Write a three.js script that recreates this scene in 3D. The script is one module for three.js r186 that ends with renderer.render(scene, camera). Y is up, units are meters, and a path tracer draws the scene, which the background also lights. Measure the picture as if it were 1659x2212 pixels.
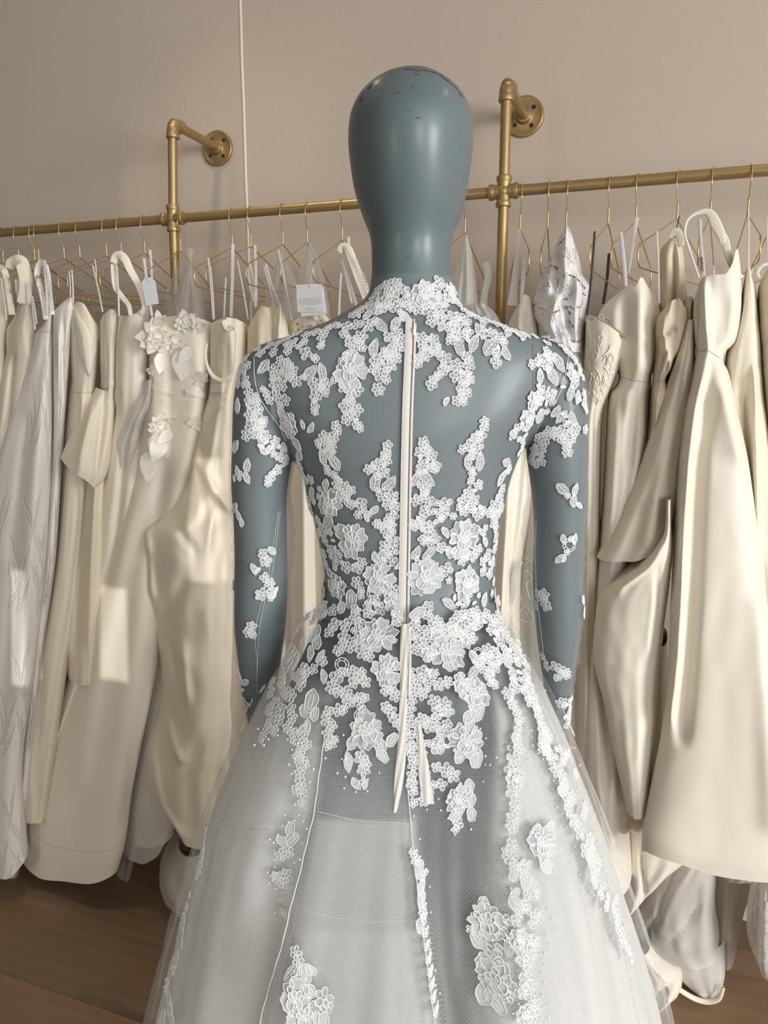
import * as THREE from 'three';
import { mergeGeometries } from 'three/addons/utils/BufferGeometryUtils.js';
import { RectAreaLightUniformsLib } from 'three/addons/lights/RectAreaLightUniformsLib.js';
import { ImprovedNoise } from 'three/addons/math/ImprovedNoise.js';

// ------------------------------------------------------------------ camera, light, exposure
const W = 1659, H = 2212, FPX = 1662;                       // frame and focal length in pixels
const rad = (d) => d * Math.PI / 180;
const YAW = rad(20.6), PITCH = rad(-9.7), ROLL = rad(0.25);
const EYE = new THREE.Vector3(0, 1.47, 2.145);

const scene = new THREE.Scene();
const camera = new THREE.PerspectiveCamera(2 * Math.atan(H / 2 / FPX) * 180 / Math.PI, W / H, 0.02, 60);
camera.rotation.order = 'YXZ';
camera.rotation.set(PITCH, YAW, ROLL);
camera.position.copy(EYE);
camera.updateMatrixWorld(true);

const renderer = new THREE.WebGLRenderer({ antialias: true });
renderer.toneMapping = THREE.LinearToneMapping;
renderer.toneMappingExposure = 1.36;
renderer.shadowMap.enabled = true;
RectAreaLightUniformsLib.init();
scene.background = new THREE.Color(0.5, 0.6, 0.7);

// the shop front: daylight through the big window behind the photographer, to the right
function areaLight(name, color, intensity, w, h, at, to) {
  const l = new THREE.RectAreaLight(color, intensity, w, h);
  l.name = name; l.position.set(...at); l.lookAt(...to);
  scene.add(l);
  return l;
}
areaLight('shop_window_daylight', new THREE.Color(1.0, 0.985, 0.955), 5.2, 3.2, 2.3, [3.3, 1.6, 7.2], [-0.9, 1.2, 0.2]);
areaLight('side_window_daylight', new THREE.Color(0.985, 0.99, 0.985), 15, 2.4, 2.1, [5.0, 1.6, 3.1], [-0.3, 1.3, 1.2]);
areaLight('door_daylight', new THREE.Color(1.0, 0.93, 0.82), 3.0, 1.2, 2.1, [-2.6, 1.3, 7.25], [-1.2, 1.2, 0.2]);
// low sun through two narrow panes of the shop front: soft patches on the gowns at the left
const SUN = new THREE.Vector3(-0.31, -0.13, -0.88).normalize();
const sun = new THREE.DirectionalLight(new THREE.Color(1.0, 0.97, 0.92), 1.25);
sun.name = 'low_sun'; sun.position.copy(SUN).multiplyScalar(-20); sun.shadow.radius = 0.3;
sun.shadow.camera.left = sun.shadow.camera.bottom = -9; sun.shadow.camera.right = sun.shadow.camera.top = 9; sun.shadow.camera.far = 50; sun.shadow.mapSize.set(2048, 2048);
scene.add(sun, sun.target);

// ------------------------------------------------------------------ helpers
let seedState = 1234567;
const rnd = () => { seedState = (seedState + 0x6d2b79f5) | 0; let t = Math.imul(seedState ^ (seedState >>> 15), 1 | seedState); t = (t + Math.imul(t ^ (t >>> 7), 61 | t)) ^ t; return ((t ^ (t >>> 14)) >>> 0) / 4294967296; };
const rr = (a, b) => a + (b - a) * rnd();
const V = (x, y, z) => new THREE.Vector3(x, y, z);
const clamp = (x, a, b) => Math.min(b, Math.max(a, x));
const sstep = (a, b, x) => { const t = clamp((x - a) / (b - a), 0, 1); return t * t * (3 - 2 * t); };
const mix = (a, b, t) => a + (b - a) * t;
const noise = new ImprovedNoise();

const used = new Map();
function numbered(name) { const n = used.get(name) ?? 0; used.set(name, n + 1); return n ? name + '_' + String(n).padStart(3, '0') : name; }
function shade(o) { o.traverse((m) => { if (m.isMesh) { m.castShadow = true; m.receiveShadow = true; } }); return o; }
function thing(name, label, category, group) {
  const o = new THREE.Group(); o.name = numbered(name); scene.add(o);
  o.userData.label = label; o.userData.category = category; if (group) o.userData.group = group;
  return o;
}
function part(name, geo, mat, parent, label) {
  const m = new THREE.Mesh(geo, mat); m.name = numbered(name); m.castShadow = m.receiveShadow = true;
  if (label) m.userData.label = label;
  parent.add(m); return m;
}
function structure(name, geo, mat, parent) {
  const m = geo ? new THREE.Mesh(geo, mat) : new THREE.Group(); m.name = name; m.castShadow = m.receiveShadow = true;
  (parent ?? scene).add(m); if (!parent) m.userData.kind = 'structure';
  return m;
}
// the sight line of a pixel of the photograph, and where it meets an upright plane
function ray(px, py) { return V((px - W / 2) / FPX, (H / 2 - py) / FPX, -1).applyQuaternion(camera.quaternion); }
function onZ(px, py, z) { const d = ray(px, py); return d.multiplyScalar((z - EYE.z) / d.z).add(EYE); }
function onX(px, py, x) { const d = ray(px, py); return d.multiplyScalar((x - EYE.x) / d.x).add(EYE); }

// piecewise cubic (monotone) interpolation through [x, y...] rows sorted by x
function curve(xs, ys) {
  const n = xs.length, d = [], m = new Array(n).fill(0);
  for (let i = 0; i < n - 1; i++) d.push((ys[i + 1] - ys[i]) / (xs[i + 1] - xs[i]));
  for (let i = 1; i < n - 1; i++) m[i] = d[i - 1] * d[i] <= 0 ? 0 : 2 / (1 / d[i - 1] + 1 / d[i]);
  m[0] = d[0] ?? 0; m[n - 1] = d[n - 2] ?? 0;
  return (x) => {
    if (x <= xs[0]) return ys[0]; if (x >= xs[n - 1]) return ys[n - 1];
    let i = 0; while (x > xs[i + 1]) i++;
    const h = xs[i + 1] - xs[i], t = (x - xs[i]) / h, t2 = t * t, t3 = t2 * t;
    return (2 * t3 - 3 * t2 + 1) * ys[i] + (t3 - 2 * t2 + t) * h * m[i] + (3 * t2 - 2 * t3) * ys[i + 1] + (t3 - t2) * h * m[i + 1];
  };
}
function table(f, lo, hi, n) {                              // the same, looked up fast
  const a = new Float64Array(n + 2); for (let i = 0; i <= n + 1; i++) a[i] = f(lo + (hi - lo) * i / n);
  const k = n / (hi - lo);
  return (x) => { const u = clamp((x - lo) * k, 0, n - 1e-9), i = u | 0; return a[i] + (a[i + 1] - a[i]) * (u - i); };
}
function grid(nu, nv, f, { closeU = false, color, uv } = {}) {   // f(i/nu, j/nv) -> Vector3
  const pos = [], uvs = [], cols = [], idx = [], w = nu + 1;
  for (let j = 0; j <= nv; j++) for (let i = 0; i <= nu; i++) {
    const u = i / nu, v = j / nv, p = f(closeU && i === nu ? 0 : u, v);
    pos.push(p.x, p.y, p.z); const t = uv ? uv(u, v, p) : [u, v]; uvs.push(t[0], t[1]);
    if (color) cols.push(...color(u, v, p));
  }
  for (let j = 0; j < nv; j++) for (let i = 0; i < nu; i++) { const a = j * w + i, b = a + 1, c = a + w, d = c + 1; idx.push(a, b, d, a, d, c); }
  const g = new THREE.BufferGeometry();
  g.setAttribute('position', new THREE.Float32BufferAttribute(pos, 3)); g.setAttribute('uv', new THREE.Float32BufferAttribute(uvs, 2));
  if (color) g.setAttribute('color', new THREE.Float32BufferAttribute(cols, 4));
  g.setIndex(idx); g.computeVertexNormals();
  if (closeU) { const n = g.attributes.normal; for (let j = 0; j <= nv; j++) { const a = j * w, b = a + nu; const v = V(n.getX(a) + n.getX(b), n.getY(a) + n.getY(b), n.getZ(a) + n.getZ(b)).normalize(); n.setXYZ(a, v.x, v.y, v.z); n.setXYZ(b, v.x, v.y, v.z); } }
  return g;
}
function tube(pts, r, { seg, sides = 6, closed = false, caps = true, smooth = true } = {}) {
  const c = smooth ? new THREE.CatmullRomCurve3(pts, closed, 'centripetal') : (() => { const p = new THREE.CurvePath(); for (let i = 0; i < pts.length - 1; i++) p.add(new THREE.LineCurve3(pts[i], pts[i + 1])); return p; })();
  const g = new THREE.TubeGeometry(c, seg ?? Math.max(4, pts.length * 3), r, sides, closed);
  if (!caps || closed) return g;
  const out = [g];
  for (const [p, t] of [[c.getPoint(0), c.getTangent(0).negate()], [c.getPoint(1), c.getTangent(1)]]) {
    const s = new THREE.SphereGeometry(r, Math.max(6, sides), 4); s.translate(p.x, p.y, p.z); out.push(s); void t;
  }
  return mergeGeometries(out.map((x) => x.toNonIndexed()));
}
function merged(list) { return mergeGeometries(list.map((g) => { const h = g.index ? g.toNonIndexed() : g; for (const k of Object.keys(h.attributes)) if (!['position', 'normal', 'uv'].includes(k)) h.deleteAttribute(k); return h; })); }
function cyl(a, b, r, sides = 24, r2 = r) {
  const d = b.clone().sub(a), g = new THREE.CylinderGeometry(r2, r, d.length(), sides, 1);
  g.applyQuaternion(new THREE.Quaternion().setFromUnitVectors(V(0, 1, 0), d.clone().normalize())); g.translate((a.x + b.x) / 2, (a.y + b.y) / 2, (a.z + b.z) / 2);
  return g;
}
function turned(profile, a, dir, sides = 28) {               // lathe along dir from a; profile [[radius, along], ...]
  const g = new THREE.LatheGeometry(profile.map(([r, y]) => new THREE.Vector2(r, y)), sides);
  g.applyQuaternion(new THREE.Quaternion().setFromUnitVectors(V(0, 1, 0), dir.clone().normalize())); g.translate(a.x, a.y, a.z);
  return g;
}
function dataTexture(w, h, f, { srgb = false, repeat } = {}) {
  const d = new Uint8Array(w * h * 4);
  for (let y = 0; y < h; y++) for (let x = 0; x < w; x++) { const c = f(x / w, y / h, x, y), o = (y * w + x) * 4; d[o] = clamp(c[0], 0, 255); d[o + 1] = clamp(c[1] ?? c[0], 0, 255); d[o + 2] = clamp(c[2] ?? c[0], 0, 255); d[o + 3] = 255; }
  const t = new THREE.DataTexture(d, w, h); t.wrapS = t.wrapT = THREE.RepeatWrapping; t.magFilter = THREE.LinearFilter; t.minFilter = THREE.LinearFilter;
  if (srgb) t.colorSpace = THREE.SRGBColorSpace; if (repeat) t.repeat.set(...repeat); t.needsUpdate = true;
  return t;
}
// tiling fractal noise
function fbm(u, v, f, oct, s = 0) { let a = 0, k = 0.5; for (let i = 0; i < oct; i++) { const n = f * 2 ** i; a += k * tileNoise(u * n, v * n, n, s + i * 17); k /= 2; } return a; }
function tileNoise(x, y, n, s) {
  const h = (i, j) => { let t = Math.imul(((i % n) + n) % n + 1, 374761393) ^ Math.imul(((j % n) + n) % n + 1, 668265263) ^ Math.imul(s + 7, 2246822519); t = Math.imul(t ^ (t >>> 13), 1274126177); return ((t ^ (t >>> 16)) >>> 0) / 4294967296 * 2 - 1; };
  const i = Math.floor(x), j = Math.floor(y), a = x - i, b = y - j, p = a * a * (3 - 2 * a), q = b * b * (3 - 2 * b);
  return mix(mix(h(i, j), h(i + 1, j), p), mix(h(i, j + 1), h(i + 1, j + 1), p), q);
}
const std = (o) => new THREE.MeshStandardMaterial({ side: THREE.DoubleSide, ...o });
const phys = (o) => new THREE.MeshPhysicalMaterial({ side: THREE.DoubleSide, ...o });
const lin = (r, g, b) => new THREE.Color().setRGB(r, g, b);
// ------------------------------------------------------------------ the room
const plaster = dataTexture(512, 512, (u, v) => { const n = fbm(u, v, 64, 3, 3) * 0.6 + fbm(u, v, 6, 3, 9) * 0.5; const k = 128 + n * 90; return [k, k, k]; });
plaster.repeat.set(1.6, 1.6);
const M = {};
M.wall = std({ color: lin(0.50, 0.42, 0.35), roughness: 0.93, bumpMap: plaster, bumpScale: 0.0012 });
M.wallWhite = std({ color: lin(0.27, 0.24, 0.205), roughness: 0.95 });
M.ceiling = std({ color: lin(0.5, 0.48, 0.45), roughness: 0.95 });
M.bead = std({ color: lin(0.72, 0.65, 0.57), roughness: 0.8 });
M.frame = std({ color: lin(0.6, 0.58, 0.55), roughness: 0.5 });

const X0 = -5.6, X1 = 5.2, Z1 = 7.4, HT = 3.05;
function box(w, h, d, x, y, z) { const g = new THREE.BoxGeometry(w, h, d); g.translate(x, y, z); const p = g.attributes.position, n = g.attributes.normal, t = g.attributes.uv; for (let i = 0; i < p.count; i++) { if (Math.abs(n.getX(i)) > 0.5) t.setXY(i, p.getZ(i), p.getY(i)); else if (Math.abs(n.getY(i)) > 0.5) t.setXY(i, p.getX(i), p.getZ(i)); else t.setXY(i, p.getX(i), p.getY(i)); } return g; }
structure('wall_back', box(X1 - X0 + 0.4, HT + 0.2, 0.2, (X0 + X1) / 2, HT / 2, -0.1), M.wall);
structure('wall_left', box(0.2, HT + 0.2, Z1 + 0.2, X0 - 0.1, HT / 2, Z1 / 2), M.wallWhite);
structure('wall_right', box(0.2, HT + 0.2, Z1 + 0.2, X1 + 0.1, HT / 2, Z1 / 2), M.wallWhite);
structure('ceiling', box(X1 - X0 + 0.4, 0.2, Z1 + 0.4, (X0 + X1) / 2, HT + 0.1, Z1 / 2), M.ceiling);
{ // the shop front, pierced by two narrow panes that let the low sun in
  const slot = (px0, px1, py0, py1, z) => { const a = onZ(px0, py0, z), b = onZ(px1, py1, z), f = (p) => p.clone().addScaledVector(SUN, -(Z1 - p.z) / -SUN.z); const p = f(a), q = f(b); return [Math.min(p.x, q.x), Math.max(p.x, q.x), Math.min(p.y, q.y), Math.max(p.y, q.y)]; };
  const slots = [slot(16, 84, 1225, 1480, 0.6), slot(205, 290, 1262, 1478, 0.56), slot(318, 384, 690, 985, 0.48), slot(405, 500, 980, 1260, 0.54)];
  const sh = new THREE.Shape(); sh.moveTo(X0 - 0.2, -0.1); sh.lineTo(X1 + 0.2, -0.1); sh.lineTo(X1 + 0.2, HT + 0.1); sh.lineTo(X0 - 0.2, HT + 0.1);
  for (const [a, b, c, d] of slots) { const h = new THREE.Path(); h.moveTo(a, c); h.lineTo(a, d); h.lineTo(b, d); h.lineTo(b, c); sh.holes.push(h); }
  const g = new THREE.ExtrudeGeometry(sh, { depth: 0.06, bevelEnabled: false }); g.translate(0, 0, Z1); structure('wall_front', g, M.wallWhite);
  slots.forEach(([a, b, c, d], i) => { const w = structure('window_' + (4 + i), null); part('pane', new THREE.PlaneGeometry(b - a, d - c).translate((a + b) / 2, (c + d) / 2, Z1 + 0.03), new THREE.MeshPhysicalMaterial({ color: 0xffffff, transmission: 1, thickness: 0, roughness: 0, side: THREE.DoubleSide }), w); });
}
{ // ceiling downlights in front of the rail
  for (const [i, x, z, k] of [[0, -1.24, 0.545, 1], [1, 0.42, 0.56, 0.35]]) {
    const t = thing('ceiling_downlight', i ? 'small recessed ceiling downlight above the right gowns' : 'small recessed ceiling downlight above the left gowns', 'ceiling light', 'ceiling downlights'); t.position.set(x, HT, z);
    part('rim', new THREE.TorusGeometry(0.05, 0.008, 10, 36).rotateX(Math.PI / 2), M.ceiling, t);
    part('bulb', new THREE.CylinderGeometry(0.04, 0.04, 0.006, 32).translate(0, -0.004, 0), new THREE.MeshStandardMaterial({ color: 0x333333, emissive: lin(1, 0.9, 0.75), emissiveIntensity: 30 * k }), t);
    const l = new THREE.SpotLight(lin(1, 0.88, 0.7), 1.6 * k, 0, rad(48), 0.9); l.name = 'downlight'; l.position.set(x, HT - 0.015, z); l.target.position.set(x, 0, z); l.shadow.radius = 2; scene.add(l, l.target);
  }
}
{ // the raised joint between two sheets of the wall
  const a = onZ(517, -40, 0.0), b = onZ(536, 520, 0.0), k = (0.02 - a.y) / (b.y - a.y), c = a.clone().lerp(b, k);
  const pts = []; for (let i = 0; i <= 24; i++) { const p = a.clone().lerp(c, i / 24); pts.push(V(p.x + 0.0008 * Math.sin(i * 2.3), p.y, 0.0006)); }
  const up = a.clone().lerp(c, (a.y - HT + 0.01) / (a.y - c.y)); pts.unshift(V(up.x, up.y, 0.0006));
  const g = tube(pts, 0.0046, { seg: 60, sides: 8 }); g.scale(1, 1, 0.55);
  structure('trim_1', g, M.bead);
}
{ // oak planks
  const floor = structure('floor', box(X1 - X0 + 0.4, 0.1, Z1 + 0.4, (X0 + X1) / 2, -0.062, Z1 / 2), std({ color: lin(0.05, 0.035, 0.022), roughness: 0.9 }));
  const grainOf = (s) => dataTexture(1024, 256, (u, v) => {
    const wv = fbm(u, v, 2, 3, s) * 0.9, ring = Math.sin((v * 13 + wv * 2.2) * 6.28) * 0.5 + 0.5;
    const fine = tileNoise(u * 16, v * 220, 220, s + 5) * 0.5 + tileNoise(u * 40, v * 256, 256, s + 8) * 0.4;
    const knotBlot = sstep(0.32, 0.6, fbm(u, v, 5, 4, s + 31));
    let k = 0.72 + 0.07 * ring + 0.07 * fine + 0.16 * fbm(u, v, 3, 4, s + 21) - 0.3 * knotBlot;
    return [Math.pow(clamp(k * 0.35, 0, 1), 1 / 2.2) * 255, Math.pow(clamp(k * 0.222, 0, 1), 1 / 2.2) * 255, Math.pow(clamp(k * 0.128, 0, 1), 1 / 2.2) * 255];
  }, { srgb: true });
  const maps = [grainOf(2), grainOf(40), grainOf(77)];
  const mats = []; for (let i = 0; i < 6; i++) mats.push(std({ map: maps[i % 3], color: lin(...[[1, 1, 1], [0.9, 0.88, 0.86], [1.06, 1.03, 1.0], [0.86, 0.85, 0.84], [0.96, 0.97, 0.98], [1.0, 0.96, 0.92]][i]), roughness: 0.52 }));
  const L = 1.5, Wp = 0.22, gap = 0.0022;
  const variants = [0, 1, 2].map((k) => {
    const s = new THREE.Shape(); const w = L / 2 - gap / 2, h = Wp / 2 - gap / 2; s.moveTo(-w, -h); s.lineTo(w, -h); s.lineTo(w, h); s.lineTo(-w, h);
    const g = new THREE.ExtrudeGeometry(s, { depth: 0.008, bevelEnabled: true, bevelSize: 0.001, bevelThickness: 0.001, bevelSegments: 1 });
    g.rotateX(-Math.PI / 2); g.translate(0, -0.011, 0);
    const p = g.attributes.position, t = g.attributes.uv; for (let i = 0; i < p.count; i++) t.setXY(i, p.getX(i) / L + k * 0.37, p.getZ(i) / Wp * 0.42 + k * 0.31);
    return g;
  });
  let row = 0, n = 0;
  for (let z = 0.11; z < 2.95; z += Wp, row++) for (let x = -3.4 + (row * 0.57) % L; x < 2.0; x += L) {
    const m = part('plank', variants[(row + n) % 3], mats[(row * 5 + n * 3) % 6], floor); m.position.set(x, 0, z); n++;
  }
}
{ // windows and the door of the shop front, behind the photographer
  const glow = (c, k) => new THREE.MeshStandardMaterial({ color: 0x222222, emissive: c, emissiveIntensity: k, roughness: 0.4 });
  const win = (n, at, to, w, h, k) => {
    const g = structure('window_' + n, null); g.position.set(...at); g.lookAt(...to);
    part('pane', new THREE.PlaneGeometry(w, h).translate(0, 0, -0.03), glow(lin(0.93, 0.98, 1.0), k), g);
    const bars = []; for (const s of [-1, 1]) { bars.push(new THREE.BoxGeometry(0.07, h + 0.14, 0.06).translate(s * (w / 2 + 0.035), 0, -0.035), new THREE.BoxGeometry(w + 0.14, 0.07, 0.06).translate(0, s * (h / 2 + 0.035), -0.035)); }
    part('window_frame', merged(bars), M.frame, g);
  };
  win(1, [3.327, 1.603, 7.245], [-0.9, 1.2, 0.2], 3.2, 2.3, 3.0);
  win(2, [5.048, 1.603, 3.116], [-0.3, 1.3, 1.2], 2.4, 2.1, 2.4);
  win(3, [-2.61, 1.301, 7.3], [-1.2, 1.2, 0.2], 1.2, 2.1, 1.0);
}
// ------------------------------------------------------------------ the gilded pipe rail on the wall
M.pipe = std({ color: lin(0.40, 0.285, 0.13), metalness: 0.72, roughness: 0.43, bumpMap: plaster, bumpScale: 0.0004 });
M.hole = std({ color: lin(0.02, 0.015, 0.012), roughness: 0.8 });
const RZ = 0.245, RY = 1.912, PR = 0.0125;                   // rail distance from the wall, height, pipe radius
const railR = onZ(1659, 374, RZ), railL = onZ(0, 505, RZ), rail1 = onZ(1088, 420, RZ), rail0 = onZ(374, 475, RZ);
const railAt = (x) => V(x, RY, RZ);
{
  const t = thing('clothes_rail', 'long gold painted pipe clothes rail with wall brackets and crossed fittings', 'clothes rail');
  const xl = railL.x - 0.9, xr = railR.x + 0.7, xa = rail0.x, xb = rail1.x;
  part('rail', cyl(V(xl, RY, RZ), V(xr, RY, RZ), PR, 32), M.pipe, t);
  for (const [x, top, fl, mark] of [[xa, onZ(372, 256, RZ), onZ(472, 315, 0), 0], [xb, onZ(1095, 168, RZ), onZ(1134, 235, 0), 1]]) {
    const yT = top.y - 0.012;
    part('upright', cyl(V(top.x, yT, RZ), V(x, RY, RZ), PR, 32), M.pipe, t);
    part('upright', cyl(V(x, RY, RZ), V(x + (x - top.x) * 0.5, 0.03, RZ), PR, 32), M.pipe, t);
    part('standoff_pipe', cyl(V(top.x, yT, RZ), V(fl.x, yT, 0.005), PR, 32), M.pipe, t);
    // elbow: a quarter bend with a beaded collar at each mouth
    const c = []; for (let i = 0; i <= 10; i++) { const a = i / 10 * Math.PI / 2; c.push(V(top.x, yT - 0.024 + 0.024 * Math.sin(a), RZ - 0.024 + 0.024 * Math.cos(a))); }
    const bend = new THREE.TubeGeometry(new THREE.CatmullRomCurve3(c), 24, 0.0166, 24, false);
    const collar = [[0.0122, -0.010], [0.0172, -0.010], [0.0183, -0.008], [0.0183, -0.002], [0.0174, 0.001], [0.0160, 0.008]];
    part('elbow', merged([bend, turned(collar, V(top.x, yT - 0.03, RZ), V(0, 1, 0)), turned(collar, V(top.x, yT, RZ - 0.03), V(0, 0, 1))]), M.pipe, t);
    // cross fitting
    const cr = [new THREE.SphereGeometry(0.0185, 24, 16).translate(x, RY, RZ)];
    for (const d of [V(1, 0, 0), V(-1, 0, 0), V(0, 1, 0), V(0, -1, 0)]) cr.push(turned([[0.0162, 0], [0.0160, 0.021], [0.0175, 0.0235], [0.0182, 0.025], [0.0182, 0.033], [0.0172, 0.035], [0.0125, 0.035]], V(x, RY, RZ), d));
    part('cross_fitting', merged(cr), M.pipe, t);
    // wall flange: dish, hub, four screw holes
    const F = V(fl.x, yT, 0), f = part('wall_flange', turned([[0.0505, 0], [0.0515, 0.003], [0.0505, 0.0085], [0.048, 0.0105], [0.0435, 0.0102], [0.041, 0.0078], [0.022, 0.0085], [0.0195, 0.0125], [0.0185, 0.02], [0.0165, 0.0215], [0.0125, 0.0215]], F, V(0, 0, 1), 48), M.pipe, t);
    for (let i = 0; i < 4; i++) { const a = rad(45 + 90 * i - 6); part('screw_hole', turned([[0, 0.0002], [0.0052, 0.0002], [0.0056, 0], [0.0056, -0.004]], V(F.x + 0.031 * Math.cos(a), F.y + 0.031 * Math.sin(a), 0.0088), V(0, 0, 1), 16), M.hole, f); }
    // raised casting marks round the hub
    const bar = (a0, r0, a1, r1) => tube([V(F.x + r0 * Math.cos(rad(a0)), F.y + r0 * Math.sin(rad(a0)), 0.0084), V(F.x + r1 * Math.cos(rad(a1)), F.y + r1 * Math.sin(rad(a1)), 0.0084)], 0.0008, { seg: 2, sides: 5, caps: false });
    const marks = mark ? [[-104, 30, -104, 38], [-100, 38, -97, 30], [-97, 30, -97, 38], [-91, 30, -91, 38], [-86, 38, -83, 30], [-83, 30, -80, 38], [-85, 35, -81, 35]] : [[-92, 29, -90, 36], [-15, 30, -12, 36]];
    if (mark) for (const a of [176, 184, 192, 200, 208]) marks.push([a, 30, a + 3, 37], [a + 3, 37, a + 6, 30]);
    part('casting_mark', merged(marks.map(([a, b, c2, d]) => bar(a, b / 1000, c2, d / 1000))), M.pipe, f);
  }
}

// ------------------------------------------------------------------ gold wire hangers
M.gold = std({ color: lin(0.60, 0.45, 0.19), metalness: 0.85, roughness: 0.3 });
const HANG = { half: 0.205, drop: 0.078, tip: 0.042 };
function hangerGeometry() {
  const r = 0.0014, { half, drop, tip } = HANG, g = [];
  // hook over the pipe (origin = pipe axis), stem, twisted sleeve
  const R = PR + 0.0024, hook = [];
  for (let i = 0; i <= 14; i++) { const a = rad(-28 + 208 * i / 14); hook.push(V(0, R * Math.sin(a) + 0.0002, -R * Math.cos(a))); }
  hook.push(V(0, -0.018, R + 0.001), V(0, -0.035, R * 0.62), V(0, -0.05, 0.003), V(0, -0.056, 0));
  const A = 0.087;                                          // apex below the pipe
  g.push(tube(hook, r, { seg: 46, sides: 7 }), cyl(V(0, -0.054, 0), V(0, -A, 0), r * 1.45, 8));
  // the frame: sloping arms, rounded tips with a little notch for the loops, straight bar below
  const side = (s) => [V(0, -A, 0), V(0, -A - drop * 0.93, s * half * 0.9), V(0, -A - drop * 0.96, s * half * 0.93), V(0, -A - drop * 1.1, s * half * 0.945), V(0, -A - drop * 0.99, s * half * 0.965),
    V(0, -A - drop * 1.02, s * half * 0.992), V(0, -A - drop - tip * 0.55, s * half * 1.008), V(0, -A - drop - tip * 0.95, s * half * 0.985), V(0, -A - drop - tip * 1.12, s * half * 0.93), V(0, -A - drop - tip * 1.12, 0)];
  for (const s of [-1, 1]) {
    const p = side(s), mk = (a, sm) => tube(a, r, { seg: a.length * 4, sides: 7, caps: false, smooth: sm });
    g.push(mk(p.slice(0, 2), false), mk(p.slice(1, 9), true), mk(p.slice(8), false), new THREE.SphereGeometry(r, 7, 5).translate(0, -A, 0));
  }
  return merged(g);
}
const hangerGeo = hangerGeometry();
// where each hook crosses the rail in the picture, and how far its plane is swung from square to the wall
const HOOKS = [[3, 0], [37, 3], [71, -4], [80, 6], [135, -3], [169, 8], [227, 2], [259, -4], [310, 3], [388, 10], [500, 4], [541, -3], [610, 2], [663, 8], [739, 4],
  [1006, 0], [1126, 17], [1186, 6], [1226, 8], [1318, -4], [1378, -9], [1468, -19], [1540, -6], [1622, 4], [1690, 8]];
const hangers = HOOKS.map(([px, turn]) => {
  const y = 505 - 0.08 * px, x = onZ(px, y, RZ).x;
  return { x, turn: rad(turn), px };
});
const ORD = ['first', 'second', 'third', 'fourth', 'fifth', 'sixth', 'seventh', 'eighth', 'ninth', 'tenth'];
hangers.forEach((h, i) => {
  const side = h.px < 374 ? 0 : h.px < 800 ? 1 : h.px < 1090 ? 2 : 3;
  const k = i - [0, 9, 15, 16][side];
  const label = side === 0 ? `thin gold wire hanger, ${ORD[8 - k]} to the left of the left upright pipe` : side === 1 ? `thin gold wire hanger, ${ORD[k]} to the right of the left upright pipe`
    : side === 2 ? 'thin gold wire hanger between the mannequin head and the right upright pipe' : `thin gold wire hanger, ${ORD[k]} to the right of the right upright pipe`;
  const t = thing('wire_hanger', label, 'hanger', 'gold wire hangers on the rail');
  t.position.set(h.x, RY, RZ); t.rotation.y = h.turn;
  const m = part('wire_frame', hangerGeo, M.gold, t); void m;
  h.near = V(0, -0.087 - HANG.drop * 1.08, HANG.half * 0.945).applyAxisAngle(V(0, 1, 0), h.turn).add(t.position);
  h.far = V(0, -0.087 - HANG.drop * 1.08, -HANG.half * 0.945).applyAxisAngle(V(0, 1, 0), h.turn).add(t.position);
  h.apex = V(h.x, RY - 0.087, RZ);
});
// ------------------------------------------------------------------ the mannequin
// its own axes: x to the photographer's right, y up, z towards the photographer; the floor under it is the origin
const FWD = 0.97, fwd = V(-Math.sin(YAW), 0, -Math.cos(YAW)), rgt = V(Math.cos(YAW), 0, -Math.sin(YAW));
const BASE = V(EYE.x, 0, EYE.z).addScaledVector(fwd, FWD).addScaledVector(rgt, 0.0325);
const toLocal = (p) => { const q = p.clone().sub(BASE); return V(q.dot(rgt), q.y, -q.dot(fwd)); };
const eyeL = toLocal(EYE);
function rayL(px, py) { const d = ray(px, py); return V(d.dot(rgt), d.y, -d.dot(fwd)).normalize(); }
function onPlane(px, py, z = 0) { const d = rayL(px, py); return d.multiplyScalar((z - eyeL.z) / d.z).add(eyeL); }

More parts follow.
